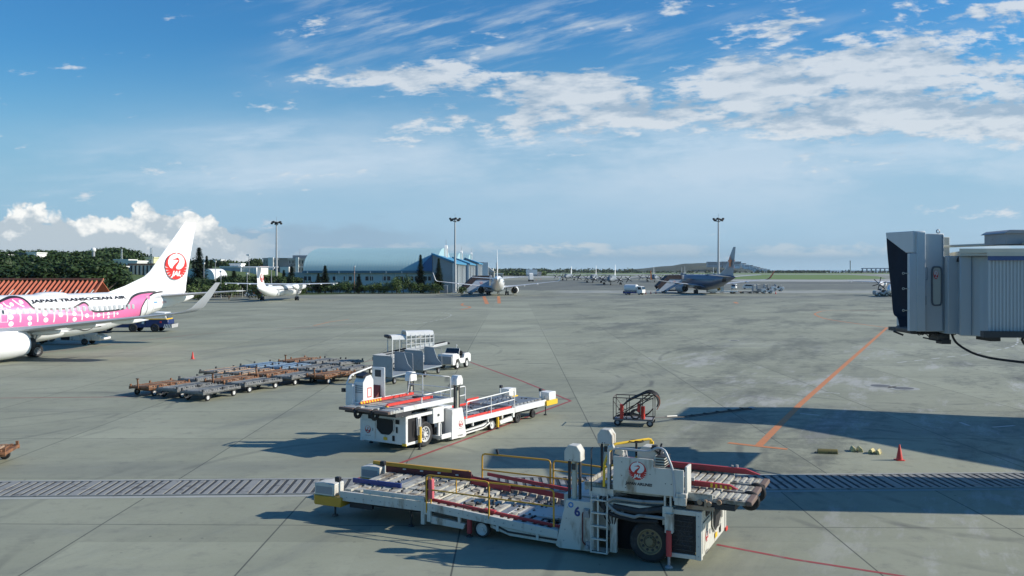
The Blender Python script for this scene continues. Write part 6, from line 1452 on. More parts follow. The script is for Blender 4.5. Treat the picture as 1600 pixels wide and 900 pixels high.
# belt loader with canopy
def beltloader(label, loc, rz):
    r = thing('belt_loader', label, 'belt loader', loc, rz); Wt = WHITE2
    m = MB(); m.bx(-3.2, 2.6, -.9, .9, .55, 1.0); m.bx(.6, 2.6, -.85, .85, 1.0, 1.35); m.build('chassis', Wt, r, bev=.03)
    m = MB(); rg_ = [( -4.2, .95), (4.1, 2.25), (4.1, 2.5), (-4.2, 1.2)]
    m.prism(rg_, 'y', -.50, .50); m.build('conveyor', Wt, r, bev=.02)
    m = MB(); m.prism([(-4.1, 1.22), (4.0, 2.51), (4.0, 2.54), (-4.1, 1.25)], 'y', -.36, .36); m.prism([(-4.4, .9), (-3.9, 1.0), (-3.9, 1.3), (-4.4, 1.2)], 'y', -.55, .55); m.build('belt', RUB, r)
    m = MB(); m.bx(4.05, 4.45, -.42, .42, 2.28, 2.46); m.build('bumper', INK, r, bev=.04)
    m = MB(); m.prism([(-4.0, 1.3), (-.5, 1.86), (-.5, 2.02), (-4.0, 1.46)], 'y', .50, .56); m.build('side_guard', DARK, r)
    m = MB(); m.prism([(-3.9, .80), (-.6, 1.36), (-.6, 1.62), (-3.9, 1.05)], 'y', -.56, -.50); m.build('side_panel', Wt, r)
    # canopy
    m = MB(); q = [(-.95, 3.30), (-.85, 3.62), (-.6, 3.74), (.6, 3.74), (.85, 3.62), (.95, 3.30)]
    m.prism(q+[(b_[0]*.95, b_[1]-.05) for b_ in reversed(q)], 'x', -.9, 2.3); cn = m.build('canopy_roof', Wt, r)
    m = MB(); q2 = [(-.92, 2.95), (-.82, 3.28), (-.6, 3.38), (.6, 3.38), (.82, 3.28), (.92, 2.95)]
    m.prism(q2+[(b_[0]*.95, b_[1]-.05) for b_ in reversed(q2)], 'x', -2.6, -.9); m.build('hood', Wt, r)
    m = MB(); m.bx(-3.0, -2.6, -.9, .9, 3.1, 3.4); m.build('hood_curtain', DARK, r, bev=.08)
    m = MB(); m.prism([(-.9, 1.75), (2.3, 2.26), (2.3, 2.62), (-.9, 2.05)], 'y', -.94, -.90); m.bx(2.26, 2.32, -.9, .9, 2.2, 3.4); m.build('cage_panel', Wt, r)
    m = MB()
    for sd in (-.93, .93):
        for x in (-.9, -.35, .2, .75, 1.3, 1.85, 2.3): m.tube([(x, sd, 1.9+.157*x), (x, sd, 3.4)], .06, 4)
        for z in (2.45, 2.95): m.tube([(-.9, sd, z), (2.3, sd, z+.1)], .055, 4)
        m.tube([(-.9, sd, 1.72), (2.3, sd, 2.2)], .05, 4)
        for x in (-2.5, -1.7): m.tube([(x, sd*.97, 1.4), (x, sd*.97, 3.05)], .03, 6)
    rail(m, [(-.9, -.95, 1.7), (-.9, -.95, 3.5), (-.9, -.7, 3.78), (-.9, .7, 3.78), (-.9, .95, 3.5), (-.9, .95, 1.7)], .045, 6); rail(m, [(-2.55, -.93, 1.6), (-2.55, -.93, 3.2), (-2.55, .93, 3.2), (-2.55, .93, 1.6)], .035, 6)
    m.build('canopy_frame', Wt, r)
    m = MB(); m.tube([(2.6, .5, 2.2), (2.6, .5, 3.4)], .02, 5); m.tube([(2.3, .5, 3.3), (3.4, .5, 3.35), (3.4, .5, 2.3)], .015, 5); m.build('hand_rail', GREY, r)
    m = MB(); m.bx(1.4, 2.3, -.9, -.3, 1.35, 2.0); m.build('engine_cover', Wt, r, bev=.03)
    for x in (-2.2, 1.9):
        for y, o_ in ((-.8, -1), (.8, 1)): wheel(r, (x, y, .36), .36, .24, RIMW, .6, o_, 20, False)
    return r
bl_ = beltloader('white belt loader with a caged canopy behind the baggage carts', (-7.7, 68.8, 0), R(24)); bl_.scale = (.68, .68, .76)

# wheeled hose rack with its tow bar
def hosecart(loc, rz):
    r = thing('hose_cart', 'wire frame trolley full of black hoses near the middle of the stand', 'hose trolley', loc, rz)
    BR = pm('frame_brown', (.09, .07, .06), .6, dirt=.3); L, Wd, H_ = .95, .55, 1.36
    m = MB()
    for x in (-L, -.3, .35, L):
        for y in (-Wd, Wd): m.tube([(x, y, .32), (x, y, H_)], .02, 5)
    for z in (.34, H_): m.tube([(-L, -Wd, z), (L, -Wd, z), (L, Wd, z), (-L, Wd, z)], .024, 5, closed=True)
    for y in (-Wd, Wd): m.tube([(-L, y, .4), (L, y, 1.4)], .02, 5); m.tube([(-L, y, 1.2), (-.3, y, .34)], .015, 5)
    m.tube([(-.2, -Wd, .5), (.9, -Wd*.5, 1.5)], .03, 5); m.tube([(-.5, Wd, .5), (.8, Wd*.4, 1.55)], .03, 5)
    m.build('frame', BR, r); m = MB(); m.bx(-L, L, -Wd, Wd, .28, .32); m.build('floor', GREY, r)
    m = MB(); g_ = random.Random(6)
    for k in range(11):
        y = -.45+k*.09; m.tube(smooth2([(-.7, y, .75), (-.3, y, 1.15), (.2, y, 1.42), (.7, y, 1.62+g_.uniform(-.05, .05)), (1.05, y, 1.5), (1.18, y+.05, 1.2), (1.12, y, .95)], 4), .032, 7)
    for k in range(4): m.tube(smooth2([(-.8, -.3+k*.15, .42), (-.2, -.4+k*.2, .55), (.5, .3-k*.1, .45), (.9, .1, .8)], 4), .03, 6)
    m.build('hose', RUB, r)
    m = MB(); m.tube(smooth2([(.95, -.3, 1.55), (1.2, -.28, 1.4), (1.25, -.25, 1.1), (1.1, -.25, .8)], 4), .02, 6); m.build('hose', pm('hose_orange', (.45, .12, .05), .6), r)
    m = MB(); m.cyl((-.55, -.5, .35), (-.55, -.5, 1.05), .09); m.cyl((.45, -.3, .35), (.45, -.3, .95), .10); m.bx(.2, .35, -.5, -.42, .7, 1.1); m.build('gas_bottle', RED2, r)
    m = MB(); m.lathe([(.22, 0), (.26, .03), (.22, .06), (.17, .03)], (.1, -.50, .58), 'y', 20); m.lathe([(.001, 0), (.05, 0), (.05, .06), (.001, .06)], (.1, -.50, .58), 'y', 10); m.tube([(-.12, -.47, .58), (.32, -.47, .58)], .015, 5); m.build('hand_reel', BR, r)
    for x in (-.75, .80):
        for y, o_ in ((-.5, -1), (.5, 1)): wheel(r, (x, y, .17), .17, .09, GREY, .5, o_, 16, False)
    return r
hx = gnd(991, 665.5); hosecart((hx[0]+.05, hx[1]+.35, 0), R(-14))
m = MB(); a = Vector(gnd(1022, 662)); b_ = Vector(gnd(1172, 639.5)); n_ = Vector((-(b_-a).y, (b_-a).x, 0)).normalized()
r = thing('tow_bar', 'long dark tow bar lying on the ground from the hose trolley into the shadow', 'tow bar', a, 0)
d_ = b_-a
for s_ in (-.13, .13): m.tube([tuple(n_*s_*(.4)+Vector((0, 0, .30))), tuple(d_*.3+n_*s_+Vector((0, 0, .12))), tuple(d_+n_*s_*.8+Vector((0, 0, .05)))], .026, 6)
for k in range(6): p = d_*(.25+k*.13); m.tube([tuple(p-n_*.12+Vector((0, 0, .14))), tuple(p+n_*.12+Vector((0, 0, .14)))], .03, 5)
m.build('bar', DARK, r); m = MB(); m.tube([tuple(d_*.12+Vector((0, 0, .27))), tuple(d_*.22+Vector((0, 0, .22)))], .03, 6); m.build('white_highlight', WHITE, r)  # short white piece stands for a highlight on the bar
m = MB(); m.obx(tuple(d_*1.02+Vector((0, 0, .06))), .35, .3, .08, rz=math.atan2(d_.y, d_.x)); m.build('head', GREY, r)

# cones and chocks
def cone(label, p, h):
    r = thing('traffic_cone', label, 'traffic cone', p, 0, None, h/.7); CR = pm('cone_red', (.60, .045, .03), .5, dirt=.15, dcol=(.2, .05, .04))
    m = MB(); m.lathe([(.15, .03), (.14, .06), (.035, .68), (.02, .70), (.001, .70)], (0, 0, 0), 'z', 24); m.build('body', CR, r)
    m = MB(); m.prism([(-.20, -.13), (-.13, -.20), (.13, -.20), (.20, -.13), (.20, .13), (.13, .20), (-.13, .20), (-.20, .13)], 'z', 0, .035); m.build('base', CR, r, bev=.006); return r
cone('red traffic cone standing right of the chocks at the shadow edge', gnd(1405.5, 719), .62)
cone('small red traffic cone alone on the left apron near the pink aircraft', gnd(301, 561), .62)
CY = pm('chock_yellow', (.50, .44, .20), .7, dirt=.5, dcol=(.12, .10, .06)); CD = pm('chock_olive', (.20, .17, .06), .8, dirt=.5, dcol=(.06, .05, .03))
for lb, px, py, ln, a, mt, two in (('long olive wheel chock leftmost of the three on the ground', 1293, 708.5, .78, R(-10), CD, False), ('pair of yellow wheel chocks tied together in the middle', 1338, 705, .42, R(80), CY, True), ('pair of pale yellow wheel chocks nearest the cone', 1367, 708.5, .42, R(55), CY, True)):
    r = thing('wheel_chock', lb, 'wheel chock', gnd(px, py), a)
    for s_ in ((-.13, .13) if two else (0,)):
        m = MB(); w_ = .10 if two else .12; m.prism([(s_-w_, .0), (s_+w_, .0), (s_+w_, .05), (s_+w_*.6, .15), (s_, .19), (s_-w_*.6, .15), (s_-w_, .05)], 'x', -ln/2, ln/2); m.build('block', mt, r, bev=.012)
    m = MB(); m.tube(smooth2([(-ln/2, -.12, .06), (-ln/2-.12, 0, .03), (-ln/2, .12, .06)], 4), .012, 5); m.build('rope', DARK, r)

# ================================================================ vehicles under and behind the aircraft
def van(label, loc, rz, kind='van'):
    r = thing('van' if kind == 'van' else 'service_truck', label, 'van' if kind == 'van' else 'truck', loc, rz)
    m = MB(); m.prism([(-2.4, .35), (2.3, .35), (2.4, .8), (2.1, 1.1), (1.4, 1.95), (-2.2, 2.0), (-2.4, 1.8)], 'y', -.88, .88); m.build('body', WHITE2, r, bev=.06)
    m = MB(); m.prism([(1.52, 1.85), (2.12, 1.14), (2.16, 1.16), (1.56, 1.88)], 'y', -.75, .75); m.build('windscreen', GLASS, r)
    for sd in (-1, 1):
        m = MB(); m.prism([(-2.1, 1.2), (1.75, 1.2), (1.25, 1.8), (-2.1, 1.82)], 'y', sd*.885-.005, sd*.885+.005); m.build('side_window', GLASS, r)
    m = MB(); m.bx(-2.42, -2.40, -.7, .7, 1.2, 1.75); m.build('rear_window', GLASS, r)
    for sd in (-.65, .65): m = MB(); m.bx(2.32, 2.40, sd-.15, sd+.15, .72, .88); m.build('headlight', ALU, r)
    for x in (-1.5, 1.5):
        for y, o_ in ((-.8, -1), (.8, 1)): wheel(r, (x, y, .33), .33, .2, GREY, .55, o_, 14, False)
    return r
van('white van parked right behind the tail of the silver jet', (gnd(1147, 452)[0], 350, 0), R(250))
v2 = van('white van behind the tractors right of the silver jet', (gnd(1178, 452.5)[0], 352, 0), R(170))
# fuel truck
def fuel(label, loc, rz, s):
    r = thing('fuel_truck', label, 'fuel truck', loc, rz, None, s)
    m = MB(); m.bx(-3.3, 3.2, -1.0, 1.0, .6, .95); m.bx(-3.3, -3.15, -1.2, 1.2, .35, 1.2); m.build('chassis', DARK, r)
    m = MB(); m.lathe([(.01, -3.2), (1.0, -3.15), (1.2, -2.9), (1.2, 1.0), (1.0, 1.25), (.01, 1.3)], (0, 0, 2.1), 'x', 24); m.build('tank', WHITE2, r)
    m = MB(); m.prism([(1.5, .6), (3.5, .6), (3.5, 1.6), (3.1, 2.7), (1.5, 2.8)], 'y', -1.15, 1.15); m.build('cab', WHITE2, r, bev=.06)
    m = MB(); m.prism([(3.18, 2.6), (3.50, 1.72), (3.54, 1.74), (3.22, 2.62)], 'y', -1, 1); m.build('windscreen', GLASS, r)
    for sd in (-1, 1): m = MB(); m.prism([(1.9, 1.7), (3.2, 1.7), (2.95, 2.5), (1.9, 2.5)], 'y', sd*1.155-.005, sd*1.155+.005); m.build('side_window', GLASS, r)
    m = MB()
    for k in range(4): m.bx(-2.8+k, -2.1+k, -1.12, -1.0, .95, 1.5)
    m.build('pump_panel', GREY, r); m = MB(); m.bx(-3.32, 1.4, 1.0, 1.22, .5, .9); m.bx(-3.32, 1.4, -1.22, -1.0, .5, .9); m.build('side_skirt', BLUE, r)
    for x in (-2.2, 2.4):
        for y, o_ in ((-1.0, -1), (1.0, 1)): wheel(r, (x, y, .48), .48, .3, RIMW, .55, o_, 16, False)
    return r
fuel('white fuel truck standing alone left of the silver jet', (gnd(992.5, 461)[0], 272, 0), R(-35), .95)
# covered passenger stairs
def stairs(label, loc, rz, s):
    r = thing('stair_truck', label, 'stair truck', loc, rz, None, s); SB = pm('canopy_brown', (.045, .028, .028), .6); BW = pm('stairs_white', (.50, .56, .62), .5)
    m = MB(); m.prism([(-5.2, 2.0), (-1.6, 5.25), (2.6, 5.25), (2.6, 4.2), (-1.2, 4.2), (-4.6, 1.1)], 'y', -1.25, -1.15); m.prism([(-5.2, 2.0), (-1.6, 5.25), (2.6, 5.25), (2.6, 4.2), (-1.2, 4.2), (-4.6, 1.1)], 'y', 1.15, 1.25); m.prism([(-5.2, 2.0), (-1.6, 5.25), (2.6, 5.25), (2.6, 5.38), (-1.65, 5.38), (-5.3, 2.1)], 'y', -1.3, 1.3); m.build('canopy', SB, r)
    m = MB(); m.prism([(-4.8, .5), (-4.5, 1.0), (-1.15, 4.1), (2.6, 4.15), (2.6, 2.6), (1.6, 2.4), (-1.5, .9), (-2.0, .5)], 'y', -1.12, 1.12); m.build('side_panel', BW, r)
    m = MB()
    for k in range(16): m.bx(-4.6+k*.225, -4.35+k*.225, -1.0, 1.0, .75+k*.205, .95+k*.205)
    m.build('step', GREY, r)
    m = MB(); m.bx(-4.2, 3.4, -1.1, 1.1, .55, .95); m.build('chassis', DARK, r)
    m = MB(); m.prism([(1.9, .6), (3.9, .6), (3.9, 1.5), (3.5, 2.4), (1.9, 2.4)], 'y', -1.1, 1.1); m.build('cab', BW, r, bev=.05)
    m = MB(); m.prism([(3.58, 2.3), (3.92, 1.55), (3.95, 1.57), (3.61, 2.32)], 'y', -.95, .95); m.build('windscreen', GLASS, r)
    for sd in (-1, 1): m = MB(); m.prism([(2.2, 1.5), (3.6, 1.5), (3.35, 2.2), (2.2, 2.2)], 'y', sd*1.105-.004, sd*1.105+.004); m.build('side_window', GLASS, r)
    m = MB(); m.bx(2.6, 3.4, -1.2, 1.2, 4.0, 5.4); m.build('door_hood', GREY, r, bev=.1)
    for sd in (-1, 1): put_crane(r, Tm((.3, sd*1.13, 3.4)) @ (Rz(pi) if sd > 0 else Rz(0)), .42, INK if 0 else LOGO)
    for x in (-2.6, 2.6):
        for y, o_ in ((-1.0, -1), (1.0, 1)): wheel(r, (x, y, .45), .45, .28, RIMW, .5, o_, 16, False)
    return r
stairs('stair truck with a dark brown canopy at the silver jet', (pxz(1050, 0, 296)[0], 296, 0), R(12), 1.08)
stairs('stair truck with a dark canopy left of the middle white jet', (pxz(752, 0, 276)[0]-.6, 276, 0), R(14), 1.08)
# loaders, tugs and dollies by the silver jet (small in the picture)
def minitrain(label, x, y, rz):
    r = thing('cargo_loader', label, 'cargo loader', (x, y, 0), rz)
    m = MB(); m.bx(-5, 4.5, -1.3, 1.3, .55, .9); m.bx(1.5, 4.5, -1.3, 1.3, .4, 1.6); m.build('chassis', WHITE2, r, bev=.03)
    m = MB(); m.bx(-.5, 4.8, -1.4, 1.4, 2.4, 2.65); m.build('platform', pm('platform_tan', (.36, .27, .2), .7), r)
    m = MB(); m.bx(-1.0, .1, -1.45, -1.1, .3, 3.3); m.build('side_console', WHITE2, r); m = MB(); m.obx((2, -1.1, 1.9), 3.6, .1, .15, ry=.35); m.obx((2, 1.1, 1.9), 3.6, .1, .15, ry=-.35); m.build('scissor_lift', YEL2, r)
    m = MB(); rail(m, [(-.4, -1.3, 2.6), (-.4, -1.3, 3.7), (3.5, -1.3, 3.7), (3.5, -1.3, 2.6)], .05, 5); m.build('guard_rail', YEL2, r)
    for x_ in (-3.4, 3.0):
        for y_, o_ in ((-1.1, -1), (1.1, 1)): wheel(r, (x_, y_, .45), .45, .3, GREY, .5, o_, 14, False)
    return r
minitrain('white cargo loader with yellow lift at the tail of the silver jet', pxz(1127, 0, 286)[0], 286, R(178))
for i, px in enumerate((1153, 1166, 1178)):
    place_dolly('g' if i else 'p', (pxz(px, 0, 288)[0], 288, 0), R(2), '%s flat dolly in the line right of the cargo loader at the silver jet' % ('first', 'second', 'third')[i])
tractor('white tow tractor at the right end of the dolly line by the silver jet', (pxz(1198, 0, 287)[0], 287, 0), 0, 1.25)
dup(ca, (pxz(1185, 0, 296)[0], 296, 0), R(4), 'pale grey baggage cart left of the tractor by the silver jet', 1.25, cg)
dup(ca, (pxz(1191, 0, 318)[0], 318, 0), R(3), 'baggage cart behind the tractors, farthest right of the silver jet', 1.3, cg)
tractor('white tow tractor with a covered cart farthest right of the silver jet', (pxz(1214, 0, 318)[0], 318, 0), 0, 1.4)
dup(ca, (pxz(1203, 0, 318)[0], 318, 0), R(3), 'covered cart hitched to the farthest right tractor', 1.3, cg)
# box vehicle far on the taxiway, white tent like shape
r = thing('service_truck', 'small white truck with a raised body far away on the taxiway', 'truck', (pxz(829.5, 0, 590)[0], 590, 0), R(-80))
m = MB(); m.prism([(-2.6, 1.2), (2.2, 1.2), (1.6, 4.9), (.6, 5.6), (-1.2, 3.4), (-2.6, 3.0)], 'y', -1.2, 1.2); m.build('body', WHITE2, r, bev=.05); m = MB(); m.bx(-2.8, 2.6, -1.25, 1.25, .5, 1.2); m.build('chassis', DARK, r)
for x in (-1.8, 1.8):
    for y, o_ in ((-1.2, -1), (1.2, 1)): wheel(r, (x, y, .6), .6, .4, GREY, .5, o_, 12, False)
# blue and white tractor truck behind the pink jet, and the loader under it
r = thing('catering_truck', 'blue and white truck with striped bumper behind the pink aircraft', 'truck', (-45.0, 109.5, 0), R(3)); BT = pm('truck_blue', (.010, .028, .12), .4)
m = MB(); m.bx(-7, 3.4, -1.1, 1.1, .55, .95); m.bx(-6.8, -.5, -1.15, 1.15, .95, 1.25); m.build('chassis', BT, r)
m = MB(); m.prism([(.6, .6), (3.3, .6), (3.3, 1.45), (3.1, 1.5), (.6, 1.5)], 'y', -1.15, 1.15); cb = m.build('cab', BT, r, bev=.05)
m = MB(); m.prism([(.5, 1.5), (3.1, 1.5), (2.9, 2.35), (.5, 2.45)], 'y', -1.1, 1.1); m.build('cab_roof', WHITE2, r, bev=.05)
m = MB(); m.bx(.6, 3.12, -1.17, 1.17, 1.50, 1.62); m.build('stripe', YEL2, r)
m = MB(); m.prism([(2.97, 2.25), (3.13, 1.65), (3.16, 1.67), (3.0, 2.27)], 'y', -.95, .95); m.build('windscreen', GLASS, r)
m = MB(); m.bx(3.3, 3.75, -1.25, 1.25, .50, .95); bpz = m.build('bumper', INK, r, bev=.02); m = MB()
for k in range(5): m.prism([(2.75+k*.2, .5), (2.85+k*.2, .5), (3.0+k*.2, .95), (2.9+k*.2, .95)], 'y', -1.275, -1.255)
for k in range(6): m.prism([(-1.2+k*.4, .5), (-1.0+k*.4, .5), (-.85+k*.4, .95), (-1.05+k*.4, .95)], 'x', 3.755, 3.765)
m.build('hazard_stripe', WHITE2, bpz)
m = MB(); m.bx(.1, .4, -1.0, 1.0, .9, 2.9); m.build('mast', WHITE2, r); m = MB(); m.bx(2.3, 2.5, -1.18, -1.1, 1.1, 1.3); m.build('marker_light', RED2, r)
for x in (-4.6, -.9, 1.7):
    for y, o_ in ((-1.05, -1), (1.05, 1)): wheel(r, (x, y, .52), .52, .32, DARK, .55, o_, 20, False)
r = thing('belt_loader', 'low white loader standing under the belly of the pink aircraft', 'belt loader', (-44.8, 90.6, 0), R(-2))
m = MB(); m.bx(-4.2, 3.6, -.8, .8, .45, .95); m.bx(.6, 3.2, -.85, .85, .9, 1.2); m.build('body', WHITE, r, bev=.05)
m = MB(); m.prism([(-4.6, .9), (4.2, 1.15), (4.2, 1.35), (-4.6, 1.1)], 'y', -.45, .45); m.build('conveyor', DARK, r)
m = MB(); m.bx(3.5, 4.0, -.7, .7, .5, .8); m.build('bumper', WHITE2, r, bev=.08); m = MB()
for k in range(3): m.bx(-3.4+k*1.5, -2.5+k*1.5, -.81, -.80, .5, .9)
m.build('opening', BLACK, r)
for x in (-3.2, 2.0):
    for y, o_ in ((-.75, -1), (.75, 1)): wheel(r, (x, y, .33), .33, .2, DARK, .6, o_, 16, False)
tg = thing('tow_tractor', 'dark tractor parked under the inner wing of the pink aircraft', 'tow tractor', (-49.2, 93.5, 0), 0)
m = MB(); m.bx(-1.5, 1.3, -.8, .8, .4, 1.1); m.build('body', BLUE, tg, bev=.05)
for x in (-.9, .8):
    for y, o_ in ((-.75, -1), (.75, 1)): wheel(tg, (x, y, .42), .42, .25, GREY, .6, o_, 18, False)
# vehicles behind the left turboprop
v3 = van('small white and red service vehicle behind the tail of the left turboprop', (pxz(393, 0, 246)[0], 248, 0), R(185), 'truck'); m = MB(); m.bx(-2.6, 0, -1, 1, 1.0, 3.3); m.build('box_body', RED, v3, bev=.05)
tractor('blue and white tractor at the turboprop half hidden by the boarding bridge', (pxz(1377, 0, 258)[0], 258, 0), R(5), 1.35)
tractor('second tractor touching the bridge curtain at the right turboprop', (pxz(1385.5, 0, 262)[0], 262, 0), R(175), 1.35)
# small ramp items near the hangar doors
r = thing('ramp_cabinet', 'grey service cabinet on the verge left of the middle jet wing tip', 'cabinet', (pxz(697.5, 0, 292)[0], 288, 0))
m = MB(); m.bx(-.6, .6, -.4, .4, 0, 2.5); m.build('body', GREY, r, bev=.03); m = MB(); m.bx(-.7, .7, -.5, .5, 2.5, 2.6); m.build('lid', WHITE2, r)
g_ = random.Random(12)
for i, (px, py) in enumerate(((1017, 459), (1009, 459.5), (1025, 459), (1212, 459.5), (838, 438), (845, 437), (1176, 453), (1203, 455))):
    cone('tiny %s cone, %s' % (('red', 'dark', 'red', 'red', 'dark', 'dark', 'red', 'red')[i], ('right of the fuel truck', 'touching the fuel truck right side', 'at the foot of the stair truck', 'right of the far right tractor', 'right of the far white truck', 'farther right of the far white truck', 'behind the dolly line', 'between the two far tractors')[i]), gnd(px, py), .9)

# ================================================================ boarding bridge
BG = pm('bridge_grey_blue', (.41, .45, .47), .5, var=.05, scale=.8, dirt=.2, dcol=(.17, .2, .23), streak=True, dscale=1.2); BGL = pm('bridge_light', (.50, .54, .55), .5, var=.05, dirt=.12, dcol=(.2, .22, .24)); BCR = pm('bridge_cream', (.52, .50, .42), .6, dirt=.15); CUR = pm('curtain_navy', (.022, .026, .040), .75, var=.25, scale=1.5, bump=.3)
r = thing('boarding_bridge', 'grey boarding bridge reaching in from the right edge of the picture', 'boarding bridge', (0, 0, 0))
u = 34.0/FPX                                       # metres per photo pixel on the cab face
def bxx(px): return (px-800)*u
def bz(py): return EYE-(py-422)*u
def LF_(px, py, o=0.0):                            # point on the slanted aircraft-side face of the cab
    Y = 34.0+(1431-px)/44*3.7; x, y, z = pxz(px, py, Y); return (x+o, y, z)
XN = bxx(1431)
m = MB(); m.prism([(XN+.02, 34.0), (bxx(1475), 34.0), (bxx(1475)+.6, 38.0), (XN+.9, 37.8)], 'z', bz(518), bz(365)); cab = m.build('cab', BG, r, bev=.02)
hp = [(1387.5, 363.5), (1431.5, 361), (1431.5, 395), (1419, 395), (1388.5, 372)]
m = MB(); m.loft([[LF_(a, b_, -.10) for a, b_ in hp], [LF_(a, b_, .35) for a, b_ in hp]]); m.build('canopy_hood', BGL, r, bev=.02)
m = MB(); m.bx(XN-.01, XN+.30, 33.86, 34.0, bz(517), bz(363)); m.bx(XN-.28, XN, 33.9, 34.1, bz(517), bz(396)); m.build('cab_post', BGL, r, bev=.01)
m = MB()
out_ = [(1389.5, 372), (1391, 420), (1393, 460), (1396, 489), (1403, 497), (1407, 512)]; inn = [(1420, 394), (1421, 420), (1422, 460), (1423, 489), (1424, 500), (1425, 516)]
rings = []; nf = 22
for (a, b_) in zip(smooth2(out_, 4), smooth2(inn, 4)):
    ring = []
    for k in range(nf+1):
        f_ = k/nf; px = a[0]+(b_[0]-a[0])*f_; py = a[1]+(b_[1]-a[1])*f_; ring.append(LF_(px, py, (.09 if k % 2 else -.06)+.06*math.sin(f_*7+a[1]*.03)))
    rings.append(ring+[(x+.45, y, z) for x, y, z in reversed(ring)])
m.loft(rings); m.build('curtain', CUR, r, ang=80)
m = MB(); m.tube([LF_(1427, 517), LF_(1404, 513)], .13, 10); m.build('threshold', DARK, r)
# access door with tall window
m = MB(); dz0, dz1 = bz(478), bz(416); dx0, dx1 = bxx(1454.5), bxx(1471.5)
fr = [((dx0+dx1)/2+(dx1-dx0)/2*math.copysign(abs(math.cos(a))**.45, math.cos(a)), (dz0+dz1)/2+(dz1-dz0)/2*math.copysign(abs(math.sin(a))**.22, math.sin(a))) for a in [2*pi*k/32 for k in range(32)]]
cxm, czm = (dx0+dx1)/2, (dz0+dz1)/2
m.loft([[(x, 33.985, z) for x, z in fr], [(x, 33.95, z) for x, z in fr], [(cxm+(x-cxm)*.74, 33.95, czm+(z-czm)*.93) for x, z in fr], [(cxm+(x-cxm)*.74, 33.985, czm+(z-czm)*.93) for x, z in fr]], closed=True); sf = m.build('door_window_frame', pm('gasket_grey', (.09, .11, .13), .6), r)
m = MB(); m.add([(cxm+(x-cxm)*.74, 33.97, czm+(z-czm)*.93) for x, z in fr], [tuple(range(32))])
gl = bpy.data.materials.new('pale_pane'); gl.use_nodes = True; b = gl.node_tree.nodes['Principled BSDF']; b.inputs['Base Color'].default_value = (.40, .42, .38, 1); b.inputs['Roughness'].default_value = .08  # opaque pale colour stands for bright ground seen through the glass
m.build('window_pane', gl, sf)
put_crane(sf, Tm((bxx(1461.5), 33.955, bz(429))) @ Matrix.Diagonal((.55, 1, 1, 1)), .17, LOGO, BGL, 'emblem')  # emblem laid on the pane stands for a tail logo seen through it
m = MB()
for q in (((1440, 396+22), (1449, 437)), ((1424, 463), (1447, 476))):
    (a, b1), (c_, d1) = q
    for p0, p1 in (((a, b1), (c_, b1)), ((a, d1), (c_, d1)), ((a, b1), (a, d1)), ((c_, b1), (c_, d1))): m.tube([(bxx(p0[0]), 33.995, bz(p0[1])), (bxx(p1[0]), 33.995, bz(p1[1]))], .012, 4)
for px in (1431, 1473): m.tube([(bxx(px), 33.99, bz(368)), (bxx(px), 33.99, bz(516))], .03, 4)
m.build('panel_line', pm('seam_grey', (.20, .25, .29), .6), r)
m = MB(); m.obx((bxx(1438.5), 33.93, bz(442)), .10, .10, .36, ry=.12); m.bx(bxx(1425), bxx(1438), 33.95, 33.98, bz(441.5), bz(440.5)); m.build('door_handle', INK, r, bev=.02)
for py in (427, 451, 485): m = MB(); m.tube([(bxx(1413), 34.0, bz(py)), (bxx(1425), 34.0, bz(py))], .016, 5); m.lathe([(.03, 0), (.05, .01), (.03, .02)], (bxx(1411.5), 33.99, bz(py)), 'y', 12); m.build('curtain_hook', BCR, r)
for px, py in ((1433, 363.5), (1472, 361)): m = MB(); m.lathe([(.05, 0), (.085, .02), (.05, .04)], (bxx(px), 34.3, bz(py)), 'y', 14); m.build('lifting_eye', GREY, r)
m = MB(); m.bx(bxx(1475.2), bxx(1496), 34.6, 36.5, bz(400), bz(369.5)); bcr = m.build('roof_box', BCR, r, bev=.01); m = MB(); m.bx(bxx(1475.5), bxx(1484), 34.45, 34.6, bz(388), bz(379)); m.bx(bxx(1476.5), bxx(1482), 34.44, 34.46, bz(386), bz(381)); m.build('bracket', GREY, bcr)
# rotunda behind the cab (slightly rounded drum), then the telescoping tunnel
m = MB(); m.bx(bxx(1475.3), bxx(1500), 33.7, 37.5, bz(521), bz(400)); m.build('cab_side', BG, r, bev=.02)
def PX_(px, Y): return ((px-800)/FPX*Y, Y)
m = MB(); m.prism([PX_(1500, 33.3), PX_(1519, 33.1), PX_(1529, 33.0), PX_(1538, 32.8), PX_(1545, 32.4), (19.5, 36.8), PX_(1480, 37.0)], 'z', 5.06, 8.02); m.build('rotunda', BG, r, bev=.03)
m = MB(); m.prism([PX_(1500, 33.2), PX_(1546, 32.2), (20, 36.9), PX_(1480, 37.1)], 'z', 8.02, 8.2); m.build('rotunda_roof', BCR, r)
# tunnel: goes right and slightly towards the terminal
th = math.atan2(-1.4, 18); Mx = Matrix.Translation((15.25, 28.7, 0)) @ Rz(th)
tz0, tz1 = 5.55, 7.95
m = MB(); m.M = Mx; x = 0.0; ring = []
prf_ = []
while x < 22: prf_ += [(x, 0.0), (x+.02, -.04), (x+.055, -.04), (x+.075, 0.0)]; x += .11
m.prism(prf_+[(22, 4.2), (3.1, 4.2)], 'z', tz0, tz1); m.build('tunnel', BG, r, flat=True)
m = MB(); m.M = Mx; m.prism([(-.10, -.14), (22, -.14), (22, 4.4), (3.3, 4.4)], 'z', tz1, tz1+.10); m.prism([(-.9, -.03), (22, -.03), (22, 4.2), (3.0, 4.2)], 'z', tz1+.10, tz1+.24); m.prism([(1.2, .1), (22, .1), (22, 4.1), (4.2, 4.1)], 'z', tz1+.24, tz1+.40); m.build('tunnel_roof', BCR, r)
m = MB(); m.M = Mx; m.bx(-.05, 22, -.12, -.08, tz1-.14, tz1); m.build('blue_band', pm('band_blue', (.05, .09, .22), .5), r)
